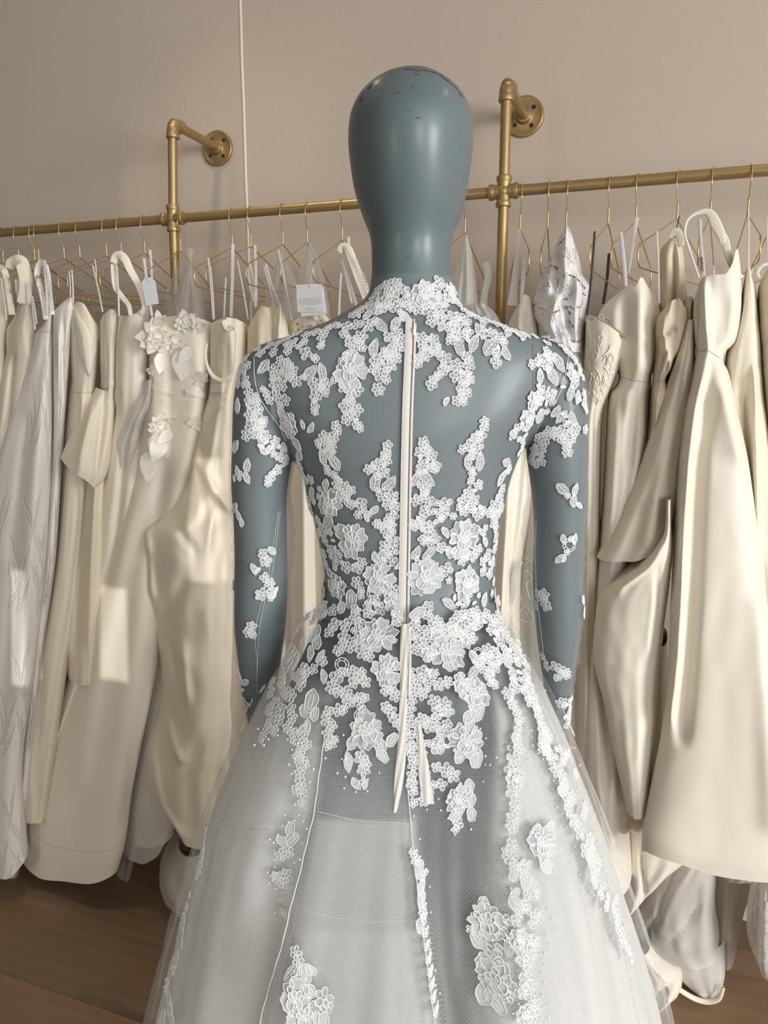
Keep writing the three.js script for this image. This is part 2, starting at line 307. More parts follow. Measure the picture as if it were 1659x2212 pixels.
// outline seen from behind: [row, left, right, half depth, depth centre, roundness]
const TORSO = [
  [149, 886, 888, 0.001, -0.012, 2], [150, 870, 904, 0.013, -0.012, 2], [153, 853, 925, 0.024, -0.012, 2], [161, 832, 950, 0.039, -0.012, 2], [180, 799, 976, 0.058, -0.012, 2], [203, 776, 1001, 0.072, -0.012, 2],
  [228, 762, 1014, 0.083, -0.012, 2], [252, 754.5, 1021, 0.091, -0.012, 2], [277, 752, 1023, 0.098, -0.011, 2], [302, 751.5, 1023.5, 0.099, -0.012, 2], [328, 753, 1022, 0.098, -0.012, 2],
  [353, 756, 1019, 0.096, -0.012, 2], [378, 759.5, 1015, 0.092, -0.012, 2], [404, 764.5, 1011, 0.087, -0.011, 2], [429, 771, 1006, 0.08, -0.009, 2], [454, 779, 1000, 0.072, -0.007, 2],
  [480, 788.6, 991, 0.064, -0.005, 2], [505, 798, 980, 0.057, -0.004, 2], [530, 802, 975, 0.052, -0.003, 2], [556, 803, 973.5, 0.05, -0.002, 2], [585, 803, 974, 0.05, -0.001, 2],
  [612, 801, 977, 0.051, 0, 2], [632, 797, 985, 0.053, 0.001, 2], [652, 783, 996, 0.056, 0.002, 2.1], [672, 752, 1016, 0.06, 0.002, 2.2], [690, 722, 1058, 0.064, 0.002, 2.25], [704, 690, 1096, 0.067, 0.001, 2.3],
  [718, 650, 1135, 0.071, 0, 2.3], [735, 608, 1170, 0.076, -0.001, 2.35], [755, 575, 1195, 0.081, -0.003, 2.4], [780, 562, 1205, 0.087, -0.006, 2.45], [820, 565, 1200, 0.094, -0.01, 2.5], [860, 578, 1186, 0.1, -0.014, 2.5],
  [900, 594, 1168, 0.105, -0.018, 2.5], [940, 610, 1146, 0.109, -0.022, 2.45], [990, 630, 1123, 0.111, -0.026, 2.4], [1036, 653, 1106, 0.108, -0.026, 2.35], [1086, 662, 1093, 0.101, -0.022, 2.3], [1113, 673, 1086, 0.097, -0.02, 2.3],
  [1151, 683, 1079, 0.092, -0.016, 2.25], [1189, 692, 1073, 0.087, -0.012, 2.2], [1227, 699, 1068, 0.083, -0.008, 2.2], [1262, 703, 1064, 0.081, -0.004, 2.2], [1300, 699, 1067, 0.083, 0, 2.2], [1340, 688, 1078, 0.088, 0.003, 2.2],
  [1400, 660, 1105, 0.098, 0.008, 2.25], [1460, 632, 1132, 0.107, 0.011, 2.3], [1530, 612, 1152, 0.112, 0.011, 2.35], [1600, 606, 1158, 0.112, 0.008, 2.4], [1660, 608, 1156, 0.107, 0.004, 2.4], [1700, 612, 1152, 0.1, 0.002, 2.4], [1730, 620, 1144, 0.085, 0, 2.4],
];
const ARM_L = [[752, 556, 604, 0.022], [765, 541, 612, 0.032], [780, 526, 618, 0.039], [800, 514, 624, 0.045], [833, 506, 629, 0.049], [896, 500, 632, 0.051], [960, 498, 631, 0.05], [1010, 496, 626, 0.047], [1074, 496, 616, 0.044], [1125, 499, 615, 0.042],
  [1201, 500, 615, 0.042], [1277, 498, 615, 0.042], [1353, 496, 611, 0.041], [1416, 499, 603, 0.038], [1480, 505, 592, 0.033], [1540, 511, 580, 0.028], [1590, 519, 572, 0.024], [1630, 524, 572, 0.021], [1660, 522, 578, 0.018]];
const ARM_R = [[735, 1185, 1210, 0.018], [750, 1172, 1230, 0.03], [765, 1162, 1242, 0.038], [787, 1153, 1253, 0.044], [820, 1148, 1262, 0.048], [845, 1146, 1266, 0.05], [898, 1143, 1271, 0.051], [978, 1143, 1273, 0.05], [1044, 1152, 1273, 0.046], [1110, 1160, 1272, 0.043],
  [1180, 1163, 1268, 0.042], [1259, 1161, 1267, 0.042], [1325, 1166, 1269, 0.041], [1392, 1173, 1266, 0.038], [1471, 1185, 1258, 0.033], [1511, 1192, 1253, 0.029], [1570, 1201, 1248, 0.024], [1610, 1205, 1247, 0.021], [1640, 1200, 1250, 0.018]];
function loft(rows, zcOf) {
  const pts = rows.map((r) => { const a = onPlane(r[1], r[0]), b = onPlane(r[2], r[0]); return { y: (a.y + b.y) / 2, cx: (a.x + b.x) / 2, a: (b.x - a.x) / 2, b: r[3], cz: r[4] ?? 0, n: r[5] ?? 2 }; }).sort((p, q) => p.y - q.y);
  const ys = pts.map((p) => p.y), lo = ys[0], hi = ys[ys.length - 1], t = {};
  for (const k of ['cx', 'a', 'b', 'cz', 'n']) {
    const raw = table(curve(ys, pts.map((p) => p[k])), lo, hi, 1200), w = k === 'a' || k === 'cx' ? 0.006 : 0.028;
    t[k] = table((y) => { const r = Math.min(w, Math.max(0, (hi - y) * 0.35), Math.max(0.001, y - lo)); let s = 0, n = 0; for (let i = -6; i <= 6; i++) { const g = Math.exp(-i * i / 12); s += g * raw(y + r * i / 6); n += g; } return s / n; }, lo, hi, 900);
  }
  if (zcOf) t.cz = table((y) => zcOf((hi - y) / (hi - lo)), lo, hi, 200);
  return { lo, hi, ...t };
}
const torso = loft(TORSO), armL = loft(ARM_L, (t) => -0.012 - 0.055 * t * t), armR = loft(ARM_R, (t) => -0.012 - 0.055 * t * t);
function loftField(L, x, y, z, grow = 0) {                     // about the distance to a lofted solid
  const yy = clamp(y, L.lo, L.hi), a = L.a(yy) + grow, b = L.b(yy) + grow, n = L.n(yy), u = Math.abs(x - L.cx(yy)) / a, v = Math.abs(z - L.cz(yy)) / b;
  const q = n === 2 ? Math.sqrt(u * u + v * v) : Math.pow(Math.pow(u, n) + Math.pow(v, n), 1 / n), dx = u * a, dz = v * b, rr0 = Math.hypot(dx, dz);
  const d = q > 1e-6 ? rr0 * (1 - 1 / q) : -Math.min(a, b), dy = y - yy;
  return dy === 0 ? d : (d > 0 ? Math.hypot(d, dy) : Math.max(d, Math.abs(dy)));
}
function capsule(p, a, b, ra, rb) {
  const bx = b.x - a.x, by = b.y - a.y, bz = b.z - a.z, t = clamp(((p.x - a.x) * bx + (p.y - a.y) * by + (p.z - a.z) * bz) / (bx * bx + by * by + bz * bz), 0, 1);
  return Math.hypot(p.x - a.x - bx * t, p.y - a.y - by * t, p.z - a.z - bz * t) - mix(ra, rb, t);
}
const smin = (a, b, k) => { const h = Math.max(k - Math.abs(a - b), 0) / k; return Math.min(a, b) - h * h * k / 4; };
const LIMBS = [];
for (const s of [-1, 1]) {
  const h = V(s * 0.078, torso.lo + 0.02, 0.0), k = V(s * 0.062, 0.5, -0.008), an = V(s * 0.07, 0.095, 0.022);
  LIMBS.push([h, k, 0.09, 0.058], [k, V(s * 0.074, 0.36, 0.02), 0.05, 0.05], [V(s * 0.074, 0.36, 0.02), an, 0.05, 0.03], [an, V(s * 0.075, 0.045, 0.035), 0.03, 0.03], [V(s * 0.072, 0.055, 0.0), V(s * 0.085, 0.036, -0.13), 0.033, 0.022]);
}
const HANDS = [];
for (const [L, s] of [[armL, -1], [armR, 1]]) {
  const w = V(L.cx(L.lo), L.lo, L.cz(L.lo)), d = V(-s * 0.05, -1, -0.25).normalize(), f = V(s * 0.2, -0.25, 1).normalize(), at = (l, k) => w.clone().addScaledVector(d, l).addScaledVector(f, k);
  HANDS.push([w, at(0.03, 0), 0.02, 0.02]);
  for (const [k, l] of [[-0.022, 0.068], [-0.0075, 0.078], [0.0075, 0.074], [0.022, 0.058]]) {
    HANDS.push([at(0.02, k * 0.6), at(0.075, k), 0.012, 0.0105], [at(0.075, k), at(0.075 + l * 0.55, k * 1.05).add(V(-s * 0.006, 0, 0)), 0.009, 0.0082], [at(0.075 + l * 0.55, k * 1.05).add(V(-s * 0.006, 0, 0)), at(0.075 + l, k).add(V(-s * 0.018, 0, 0)), 0.008, 0.0068]);
  }
  HANDS.push([at(0.02, -0.018), at(0.05, -0.04).add(V(-s * 0.01, 0, 0)), 0.012, 0.0098], [at(0.05, -0.04).add(V(-s * 0.01, 0, 0)), at(0.085, -0.047).add(V(-s * 0.016, 0, 0)), 0.0095, 0.0078]);
}
const handTop = Math.max(armL.lo, armR.lo) + 0.03, P0 = V(0, 0, 0);
function armsField(x, y, z) { return Math.min(x < 0.02 ? loftField(armL, x, y, z) : 1, x > -0.02 ? loftField(armR, x, y, z) : 1); }
function bodyField(x, y, z) {
  let d = loftField(torso, x, y, z);
  if (y > armL.lo - 0.02) { const a = armsField(x, y, z), k = mix(0.006, 0.03, sstep(armL.hi - 0.15, armL.hi - 0.06, y)); d = smin(d, a, k); }
  P0.set(x, y, z);
  if (y < handTop && y > 0.7) for (const h of HANDS) if ((h[0].x < 0) === (x < 0)) d = smin(d, capsule(P0, ...h), 0.006);
  if (y < torso.lo + 0.14) { let l = 1; for (const h of LIMBS) if ((h[0].x < 0) === (x < 0)) l = smin(l, capsule(P0, ...h), 0.03); d = smin(d, l, 0.035); }
  return d;
}
function gradient(f, p, e = 0.0006) { return V(f(p.x + e, p.y, p.z) - f(p.x - e, p.y, p.z), f(p.x, p.y + e, p.z) - f(p.x, p.y - e, p.z), f(p.x, p.y, p.z + e) - f(p.x, p.y, p.z - e)).multiplyScalar(1 / (2 * e)); }
function ontoSurface(f, p, steps = 3) { for (let i = 0; i < steps; i++) { const d = f(p.x, p.y, p.z), g = gradient(f, p), l = g.lengthSq(); if (l < 1e-8) break; p.addScaledVector(g, -clamp(d, -0.02, 0.02) / Math.max(l, 0.25)); } return p; }

// one continuous skin by surface nets
function surfaceNets(f, lo, hi, h) {
  const nx = Math.ceil((hi.x - lo.x) / h) + 1, ny = Math.ceil((hi.y - lo.y) / h) + 1, nz = Math.ceil((hi.z - lo.z) / h) + 1, F = new Float32Array(nx * ny * nz).fill(1), at = (i, j, k) => (j * nz + k) * nx + i;
  const S = 4;                                                // coarse pass: skip blocks far from the skin
  for (let j = 0; j < ny; j += S) for (let k = 0; k < nz; k += S) for (let i = 0; i < nx; i += S) {
    const c = f(lo.x + (i + S / 2) * h, lo.y + (j + S / 2) * h, lo.z + (k + S / 2) * h), far = Math.abs(c) > S * h * 2.2 + 0.012;
    for (let b = j; b < Math.min(ny, j + S); b++) for (let d = k; d < Math.min(nz, k + S); d++) for (let a = i; a < Math.min(nx, i + S); a++) F[at(a, b, d)] = far ? c : f(lo.x + a * h, lo.y + b * h, lo.z + d * h);
  }
  const id = new Int32Array(F.length).fill(-1), pos = [], idx = [];
  for (let j = 0; j < ny - 1; j++) for (let k = 0; k < nz - 1; k++) for (let i = 0; i < nx - 1; i++) {
    let n = 0, x = 0, y = 0, z = 0, m = 0; const v = [];
    for (let c = 0; c < 8; c++) { const w = F[at(i + (c & 1), j + ((c >> 1) & 1), k + (c >> 2))]; v.push(w); if (w < 0) m++; }
    if (m === 0 || m === 8) continue;
    for (const [a, b] of EDGES) if ((v[a] < 0) !== (v[b] < 0)) { const t = v[a] / (v[a] - v[b]); x += (a & 1) + t * ((b & 1) - (a & 1)); y += ((a >> 1) & 1) + t * (((b >> 1) & 1) - ((a >> 1) & 1)); z += (a >> 2) + t * ((b >> 2) - (a >> 2)); n++; }
    id[at(i, j, k)] = pos.length / 3; pos.push(lo.x + (i + x / n) * h, lo.y + (j + y / n) * h, lo.z + (k + z / n) * h);
  }
  const quad = (a, b, c, d, flip) => { if (a < 0 || b < 0 || c < 0 || d < 0) return; if (flip) idx.push(a, c, b, a, d, c); else idx.push(a, b, c, a, c, d); };
  for (let j = 1; j < ny - 1; j++) for (let k = 1; k < nz - 1; k++) for (let i = 1; i < nx - 1; i++) {
    const s = F[at(i, j, k)] < 0, q = (di, dj, dk) => id[at(i - di, j - dj, k - dk)];
    if (s !== F[at(i + 1, j, k)] < 0) quad(q(0, 0, 0), q(0, 1, 0), q(0, 1, 1), q(0, 0, 1), !s);
    if (s !== F[at(i, j + 1, k)] < 0) quad(q(0, 0, 0), q(0, 0, 1), q(1, 0, 1), q(1, 0, 0), !s);
    if (s !== F[at(i, j, k + 1)] < 0) quad(q(0, 0, 0), q(1, 0, 0), q(1, 1, 0), q(0, 1, 0), !s);
  }
  const nor = [], p = V(0, 0, 0);
  for (let i = 0; i < pos.length; i += 3) { p.set(pos[i], pos[i + 1], pos[i + 2]); ontoSurface(f, p, 2); pos[i] = p.x; pos[i + 1] = p.y; pos[i + 2] = p.z; const g = gradient(f, p, 0.0015).normalize(); nor.push(g.x, g.y, g.z); }
  const g = new THREE.BufferGeometry();
  g.setAttribute('position', new THREE.Float32BufferAttribute(pos, 3)); g.setAttribute('normal', new THREE.Float32BufferAttribute(nor, 3)); g.setIndex(idx);
  return g;
}
const EDGES = [[0, 1], [2, 3], [4, 5], [6, 7], [0, 2], [1, 3], [4, 6], [5, 7], [0, 4], [1, 5], [2, 6], [3, 7]];

M.skin = phys({ color: lin(0.112, 0.149, 0.163), roughness: 0.5, clearcoat: 0.25, clearcoatRoughness: 0.22, side: THREE.FrontSide });
const mannequin = thing('mannequin', 'faceless blue-grey mannequin with smooth egg-shaped head wearing the lace wedding gown', 'mannequin');
mannequin.position.copy(BASE); mannequin.rotation.y = YAW;
{
  const g = surfaceNets(bodyField, V(-0.275, 0.0, -0.19), V(0.275, torso.hi + 0.012, 0.15), 0.005);
  part('body', g, M.skin, mannequin);
  part('base_plate', new THREE.LatheGeometry([[0.0001, 0], [0.17, 0], [0.175, 0.003], [0.175, 0.008], [0.172, 0.01], [0.0001, 0.01]].map((p) => new THREE.Vector2(...p)), 48), std({ color: lin(0.55, 0.55, 0.55), metalness: 0.8, roughness: 0.35 }), mannequin);
}
// casts the sight line of a pixel onto a field
function hit(f, px, py, from = 0.3, to = 1.6) {
  const d = rayL(px, py), p = V(0, 0, 0); let t = from;
  for (let i = 0; i < 400; i++) { p.copy(eyeL).addScaledVector(d, t); const v = f(p.x, p.y, p.z); if (v < 0.0002) return p.clone(); t += Math.max(0.0004, v * 0.7); if (t > to) return null; }
  return null;
}
{ // worn paint on the crown, and the line of the arm joint
  const chipMat = std({ color: lin(0.13, 0.115, 0.09), roughness: 0.7 }), darkMat = std({ color: lin(0.07, 0.085, 0.095), roughness: 0.7 });
  const blob = (px, py, w, h, a, mat) => {
    const c = [], n = 14; for (let i = 0; i < n; i++) { const t = i / n * 2 * Math.PI, k = 1 + rr(-0.28, 0.28), x = w * k * Math.cos(t), y = h * k * Math.sin(t); const q = hit(bodyField, px + x * Math.cos(a) - y * Math.sin(a), py + x * Math.sin(a) + y * Math.cos(a)); if (!q) return; c.push(q); }
    const m = hit(bodyField, px, py); if (!m) return;
    const pos = [], add = (p) => { const g = gradient(bodyField, p).normalize(); p = p.clone().addScaledVector(g, 0.0004); pos.push(p.x, p.y, p.z); };
    for (let i = 0; i < n; i++) { add(m); add(c[i]); add(c[(i + 1) % n]); }
    const g = new THREE.BufferGeometry(); g.setAttribute('position', new THREE.Float32BufferAttribute(pos, 3)); g.computeVertexNormals(); part('paint_chip', g, mat, mannequin);
  };
  for (const [x, y, w, h, a] of [[899, 150, 17, 2.6, 0.07], [880, 148.5, 8, 1.4, 0], [938, 156, 10, 2.2, 0.4], [957, 165, 8, 2, 0.55], [966, 172, 13, 2.6, 0.65], [983, 187, 9, 2.3, 0.85], [995, 203, 8, 2, 1.05], [799, 187, 8, 2, -0.75], [779, 214, 7, 1.8, -1.1], [920, 151, 6, 1.6, 0.3]]) blob(x, y, w, h, a, chipMat);
  for (const [x, y, w, h, a] of [[816, 236, 1.4, 4, 0.2], [904, 254.5, 5, 1.2, 0.25], [899, 160, 5, 1.2, 0.2], [891, 188, 1.3, 3.5, 0.3], [884, 237, 4, 1, 0], [879, 556, 3, 0.9, 1.2], [886, 559, 0.9, 4, 0.2], [859, 200, 5, 1, 0]]) blob(x, y, w, h, a, darkMat);
  const line = []; for (let y = 742; y <= 876; y += 8) { const q = hit(bodyField, 1150.5 + (y - 740) * 0.004, y); if (q) line.push(q); }
  if (line.length > 3) part('arm_joint', tube(line, 0.0006, { sides: 5 }), darkMat, mannequin);
}
// ------------------------------------------------------------------ the lace wedding gown on the mannequin
const gown = thing('wedding_gown', 'sheer long-sleeved wedding gown with corded white lace flowers worn by the blue-grey mannequin', 'wedding dress');
gown.position.copy(BASE); gown.rotation.y = YAW;

// tulle: a knotted net whose holes are cut by an alpha map, denser where layers lie together
const netMap = (() => { // hexagonal net, one repeat = 4 x 4 meshes
  const n = 256; return dataTexture(n, n, (u, v) => {
    let best = 9, second = 9; const x = u * 4, y = v * 4;
    for (let j = 0; j < 4; j++) for (let i = 0; i < 4; i++) { const cx = i + (((j % 2) + 2) % 2) * 0.5, cy = j; for (const ox of [-4, 0, 4]) for (const oy of [-4, 0, 4]) { const d = Math.hypot(x - cx - ox, (y - cy - oy) * 0.95); if (d < best) { second = best; best = d; } else if (d < second) second = d; } }
    const e = second - best, k = 1 - sstep(0.12, 0.34, e);
    const w = 40 + 215 * k; return [w, w, w];
  });
})();
netMap.repeat.set(1 / 0.0088, 1 / 0.0088);
const M_tulle = (o, map, c = [0.85, 0.855, 0.85]) => phys({ color: lin(...c), roughness: 0.95, transparent: true, opacity: o, alphaMap: map ?? null, vertexColors: true, transmission: 0.35, thickness: 0, specularIntensity: 0.2, ior: 1.3 });
M.net = M_tulle(0.85, netMap); M.veil = M_tulle(1.0, null, [0.83, 0.83, 0.815]); M.mesh = M_tulle(1.0, null, [0.62, 0.66, 0.68]);

// ---- skirt shape
const SKIRT = [[1285, 692, 1075], [1328, 662, 1098], [1358, 637, 1114], [1386, 622, 1130], [1434, 601, 1157], [1472, 581, 1175], [1510, 556, 1194], [1543, 541, 1208], [1582, 522, 1225], [1635, 502, 1245], [1664, 489, 1254],
  [1696, 476, 1265], [1732, 463, 1278], [1765, 450, 1290], [1804, 440, 1303], [1843, 431, 1315], [1892, 417, 1330], [1947, 401, 1347], [2012, 385, 1369], [2071, 366, 1387], [2129, 352, 1405], [2175, 343, 1418], [2212, 331, 1430]];
const sk = SKIRT.map(([py, xl, xr]) => {
  const a = onPlane(py, py), l = onPlane(xl, py), r = onPlane(xr, py); void a;
  const cx = (l.x + r.x) / 2, w = (r.x - l.x) / 2, phi = Math.atan(w / FWD), R = FWD * Math.sin(phi), Fp = FWD - R * Math.sin(phi), y = (l.y + r.y) / 2;
  return { y: EYE.y + (y - EYE.y) * Fp / FWD, cx, A: R };
});
sk.push({ y: 0.3, cx: sk[sk.length - 1].cx, A: 0.42 }, { y: 0.012, cx: sk[sk.length - 1].cx, A: 0.49 });
sk.sort((p, q) => p.y - q.y);
const skLo = sk[0].y, skHi = sk[sk.length - 1].y;
const skA = table(curve(sk.map((p) => p.y), sk.map((p) => p.A)), skLo, skHi, 800), skC = table(curve(sk.map((p) => p.y), sk.map((p) => p.cx)), skLo, skHi, 800);
const skA1 = skA(skHi), need1 = torso.b(skHi) + torso.cz(skHi) + 0.006;
const skB = table((y) => { const yc = clamp(y, torso.lo, torso.hi); return Math.max(torso.b(yc) + torso.cz(yc) + 0.010, need1 + (skA(y) - skA1) * 0.98); }, skLo, skHi, 800);
const skN = (y) => mix(2.15, 2.9, sstep(skHi - 0.02, skHi - 0.14, y)) - 0.7 * sstep(skHi - 0.25, skHi - 0.5, y);   // boxier over the hips
const skQ = (u, v, y) => { const n = skN(y); return Math.pow(Math.pow(Math.abs(u), n) + Math.pow(Math.abs(v), n), 1 / n); };
function coneField(x, y, z) { const a = skA(y), b = skB(y), u = (x - skC(y)) / a, v = z / b; return (skQ(u, v, y) - 1) * Math.min(a, b) * 0.8; }
const coneHit = (a, b, c) => (b > skHi ? b - skHi + 0.002 : coneField(a, b, c));
// fold lines read off the picture become angles round the skirt
function foldLine(pts) {
  const rows = pts.map(([x, y]) => { const p = hit(coneHit, x, y); return p ? { y: p.y, t: Math.atan2((p.x - skC(p.y)) / skA(p.y), p.z / skB(p.y)) } : null; }).filter(Boolean).sort((a, b) => a.y - b.y);
  return table(curve(rows.map((r) => r.y), rows.map((r) => r.t)), rows[0].y - 0.5, rows[rows.length - 1].y + 0.3, 400);
}
const F1 = foldLine([[752, 1400], [705, 1560], [672, 1740], [650, 1850], [625, 1960], [592, 2090], [562, 2210]]);
const F2 = foldLine([[878, 1400], [883, 1560], [890, 1750], [900, 1850], [914, 1980], [946, 2210]]);
const F3 = foldLine([[1062, 1420], [1086, 1560], [1096, 1700], [1092, 1900], [1082, 2050], [1070, 2210]]);
const foldK = (y) => sstep(skHi - 0.12, skHi - 0.40, y);
function foldAt(th, y, fine = 1) {                                      // bulge in metres
  const f1 = F1(y), f2 = F2(y), f3 = F3(y), k = foldK(y), kn = [
    [-3.2, 0], [f1 - 0.75, 0.004], [f1 - 0.30, -0.002], [f1 - 0.10, -0.030], [f1 - 0.025, -0.028], [f1 + 0.03, 0.020], [f1 + 0.12, 0.027], [(f1 + f2) / 2, 0.024], [f2 - 0.10, 0.026], [f2 - 0.015, 0.016], [f2 + 0.05, -0.034], [(f2 + f3) / 2, -0.036],
    [f3 - 0.06, -0.02], [f3 + 0.05, 0.012], [f3 + 0.3, 0.022], [f3 + 0.6, 0.004], [3.2, 0]];
  let i = 0; while (i < kn.length - 2 && th > kn[i + 1][0]) i++;
  let v = mix(kn[i][1], kn[i + 1][1], sstep(kn[i][0], kn[i + 1][0], th));
  const inC = sstep(f2, f2 + 0.1, th) * (1 - sstep(f3 - 0.1, f3, th));
  v += fine * inC * 0.0042 * Math.sin(th * 62 + 2 * Math.sin(y * 9)) + 0.0022 * Math.sin(th * 23 + y * 5) + 0.0016 * Math.sin(th * 41 - y * 8);
  v += (1 - sstep(0, 0.7, y)) * 0.012 * Math.sin(th * 14 + 1);
  return v * k;
}
function skirtPoint(th, y, scale = 1, smooth = 1) { const a = skA(y), b = skB(y), S = Math.sin(th), C = Math.cos(th), f = (1 + smooth * foldAt(th, y) / a) * scale / skQ(S, C, y); return V(skC(y) + a * f * S, y, b * f * C); }
function skirtField(x, y, z, fine = 0) { if (y > skHi) return y - skHi + 0.002; const a = skA(y), b = skB(y), u = (x - skC(y)) / a, v = z / b, q = skQ(u, v, y); return (q - 1 - foldAt(Math.atan2(u, v), y, fine) / a) * Math.min(a, b) * 0.7; }
// nearest point of the skirt straight out from its axis
function ontoSkirt(p, h) { const y = Math.min(p.y, skHi), a = skA(y), b = skB(y), th = Math.atan2((p.x - skC(y)) / a, p.z / b), S = Math.sin(th), C = Math.cos(th), f = (1 + (foldAt(th, y, 0) + h + 0.0016) / a) / skQ(S, C, y); return V(skC(y) + a * f * S, p.y, b * f * C); }
function skirtNormal(p) { const g = gradient(skirtField, p, 0.012), c = gradient(coneField, p, 0.004).normalize(); return g.normalize().addScaledVector(c, 0.8).normalize(); }

// ---- bodice and sleeves: net drawn over the body
const clothField = (x, y, z) => {
  let d = loftField(torso, x, y, z) - 0.0016;
  if (y > armL.lo - 0.02) { const a = armsField(x, y, z) - 0.0026, k = mix(0.006, 0.03, sstep(armL.hi - 0.15, armL.hi - 0.06, y)); d = smin(d, a, k); }
  return d;
};
function torsoPoint(th, y, grow) { const n = torso.n(y), s = Math.sin(th), c = Math.cos(th), k = Math.pow(Math.pow(Math.abs(s), n) + Math.pow(Math.abs(c), n), -1 / n); return V(torso.cx(y) + (torso.a(y) + grow) * s * k, y, torso.cz(y) + (torso.b(y) + grow) * c * k); }
const yCollar = onPlane(886, 603).y, yWaist = onPlane(882, 1318).y;
part('bodice', (() => {
  const g = grid(140, 170, (u, v) => { const y = mix(yWaist, yCollar, v); return ontoSurface(clothField, torsoPoint((u - 0.5) * 2 * Math.PI, y, 0.002), 2); }, { closeU: true, color: (u, v) => [1, 1, 1, 0.15] });
  const p = g.attributes.position, idx = [];                  // leave out what the arms swallow
  for (let i = 0; i < g.index.count; i += 3) { let ok = false; for (let k = 0; k < 3; k++) { const a = g.index.getX(i + k); if (armsField(p.getX(a), p.getY(a), p.getZ(a)) > -0.012) ok = true; } if (ok) idx.push(g.index.getX(i), g.index.getX(i + 1), g.index.getX(i + 2)); }
  g.setIndex(idx); return g;
})(), M.mesh, gown, 'sheer net bodice');
const sleeves = [];
for (const [L, s] of [[armL, -1], [armR, 1]]) {
  const top = L.hi - 0.012, bot = onPlane(s < 0 ? 525 : 1245, s < 0 ? 1592 : 1578, L.cz(L.lo)).y;
  const g = grid(64, 150, (u, v) => {
    const y = mix(bot, top, v), th = u * 2 * Math.PI, inner = Math.max(0, -s * Math.sin(th)), k = sstep(L.hi - 0.14, L.hi - 0.22, y);
    const slack = 0.0032 + k * (s > 0 ? 0.014 : 0.007) * Math.pow(inner, 3) * (0.55 + 0.45 * Math.sin(y * 40 + 1)) * sstep(bot, bot + 0.05, y);
    const wrk = k * 0.0011 * Math.sin(y * 150 + th * 2 * s + 5 * Math.sin(y * 30)) * sstep(0.98, 1.1, y) * (1 - sstep(1.3, 1.36, y));
    return V(L.cx(y) + (L.a(y) + slack + wrk) * Math.sin(th), y, L.cz(y) + (L.b(y) + 0.0032 + wrk) * Math.cos(th));
  }, { closeU: true, color: () => [1, 1, 1, 0.13] });
  const p = g.attributes.position, idx = []; for (let i = 0; i < g.index.count; i += 3) { const a = g.index.getX(i); if (loftField(torso, p.getX(a), p.getY(a), p.getZ(a)) > -0.004) idx.push(a, g.index.getX(i + 1), g.index.getX(i + 2)); } g.setIndex(idx);
  sleeves.push(part('sleeve', g, M.mesh, gown, 'sheer net sleeve'));
}
// fine sewn seams on sleeves and armholes
M.thread = std({ color: lin(0.66, 0.68, 0.69), roughness: 0.8 }); M.ivory = std({ color: lin(0.66, 0.625, 0.58), roughness: 0.62 });
const onCloth = (px, py, lift = 0.0012) => { const p = hit(clothField, px, py); if (!p) return null; const n = gradient(clothField, p).normalize(); return p.addScaledVector(n, lift); };
function seam(pts, r, mat = M.thread, name = 'seam', parent = gown) {
  const out = []; for (let i = 0; i < pts.length - 1; i++) { const k = Math.max(2, Math.round(Math.hypot(pts[i + 1][0] - pts[i][0], pts[i + 1][1] - pts[i][1]) / 10)); for (let j = 0; j < k; j++) { const q = onCloth(mix(pts[i][0], pts[i + 1][0], j / k), mix(pts[i][1], pts[i + 1][1], j / k)); if (q) out.push(q); } }
  if (out.length > 2) part(name, tube(out, r, { seg: out.length * 2, sides: 5 }), mat, parent);
}
seam([[550, 770], [550, 805], [553, 830], [562, 860], [577, 885], [600, 915], [612, 935], [622, 960]], 0.0004);
seam([[600, 1104], [592, 1160], [585, 1210], [578, 1250], [565, 1300], [553, 1350], [552, 1390], [555, 1420], [556, 1480], [555, 1508]], 0.0003);
seam([[604, 1104], [597, 1160], [590, 1215], [584, 1255], [571, 1300], [561, 1350], [557, 1410], [555, 1470]], 0.0003);
seam([[1227, 765], [1222, 800], [1212, 840], [1200, 868], [1188, 885]], 0.0005);
seam([[1160, 1126], [1158, 1200], [1160, 1280], [1166, 1330], [1173, 1390], [1180, 1450]], 0.0003);

// ---- zip down the back
{
  const zx = (y) => curve([660, 700, 900, 1150, 1345, 1420], [888, 887.5, 880, 875, 872.5, 873])(y);
  const zip = new THREE.Group(); zip.name = 'zip'; gown.add(zip);
  const strip = (o0, o1, lift, y0, y1) => grid(4, 70, (u, v) => { const y = mix(y1, y0, v), q = onCloth(zx(y) + mix(o0, o1, u) * 1.0, y, lift + 0.0007 * Math.sin(u * Math.PI)); return q ?? onCloth(zx(y), y, lift) ?? V(0, 1, 0.1); });
  part('zip_tape', strip(-12, 4.6, 0.0017, 690, 1352), M.ivory, zip); part('zip_tape', strip(6.4, 12, 0.0017, 700, 1352), M.ivory, zip);
  part('zip_coil', strip(4.4, 6.8, 0.0005, 695, 1360), std({ color: lin(0.16, 0.15, 0.14), roughness: 0.6 }), zip);
  const a = onCloth(zx(690) + 7, 692, 0.003), b = onCloth(zx(715) + 7, 716, 0.004);
  part('zip_pull', merged([tube([a, b], 0.0009, { seg: 4, sides: 7 }), new THREE.SphereGeometry(1, 12, 8).scale(0.0019, 0.0052, 0.0015).translate(b.x, b.y - 0.002, b.z)]), std({ color: lin(0.72, 0.7, 0.66), roughness: 0.3 }), zip);
  for (const y of [730, 772, 788]) { const q = onCloth(zx(y) + 9, y, 0.0026); part('button', new THREE.SphereGeometry(0.0021, 12, 9).translate(q.x, q.y, q.z), M.ivory, zip); }
  const st = []; for (let y = 690; y < 1350; y += 9) { const q = onCloth(zx(y) - 11.5, y, 0.0028); if (q) st.push(q); } part('stitching', tube(st, 0.0002, { sides: 4 }), M.thread, zip);
}

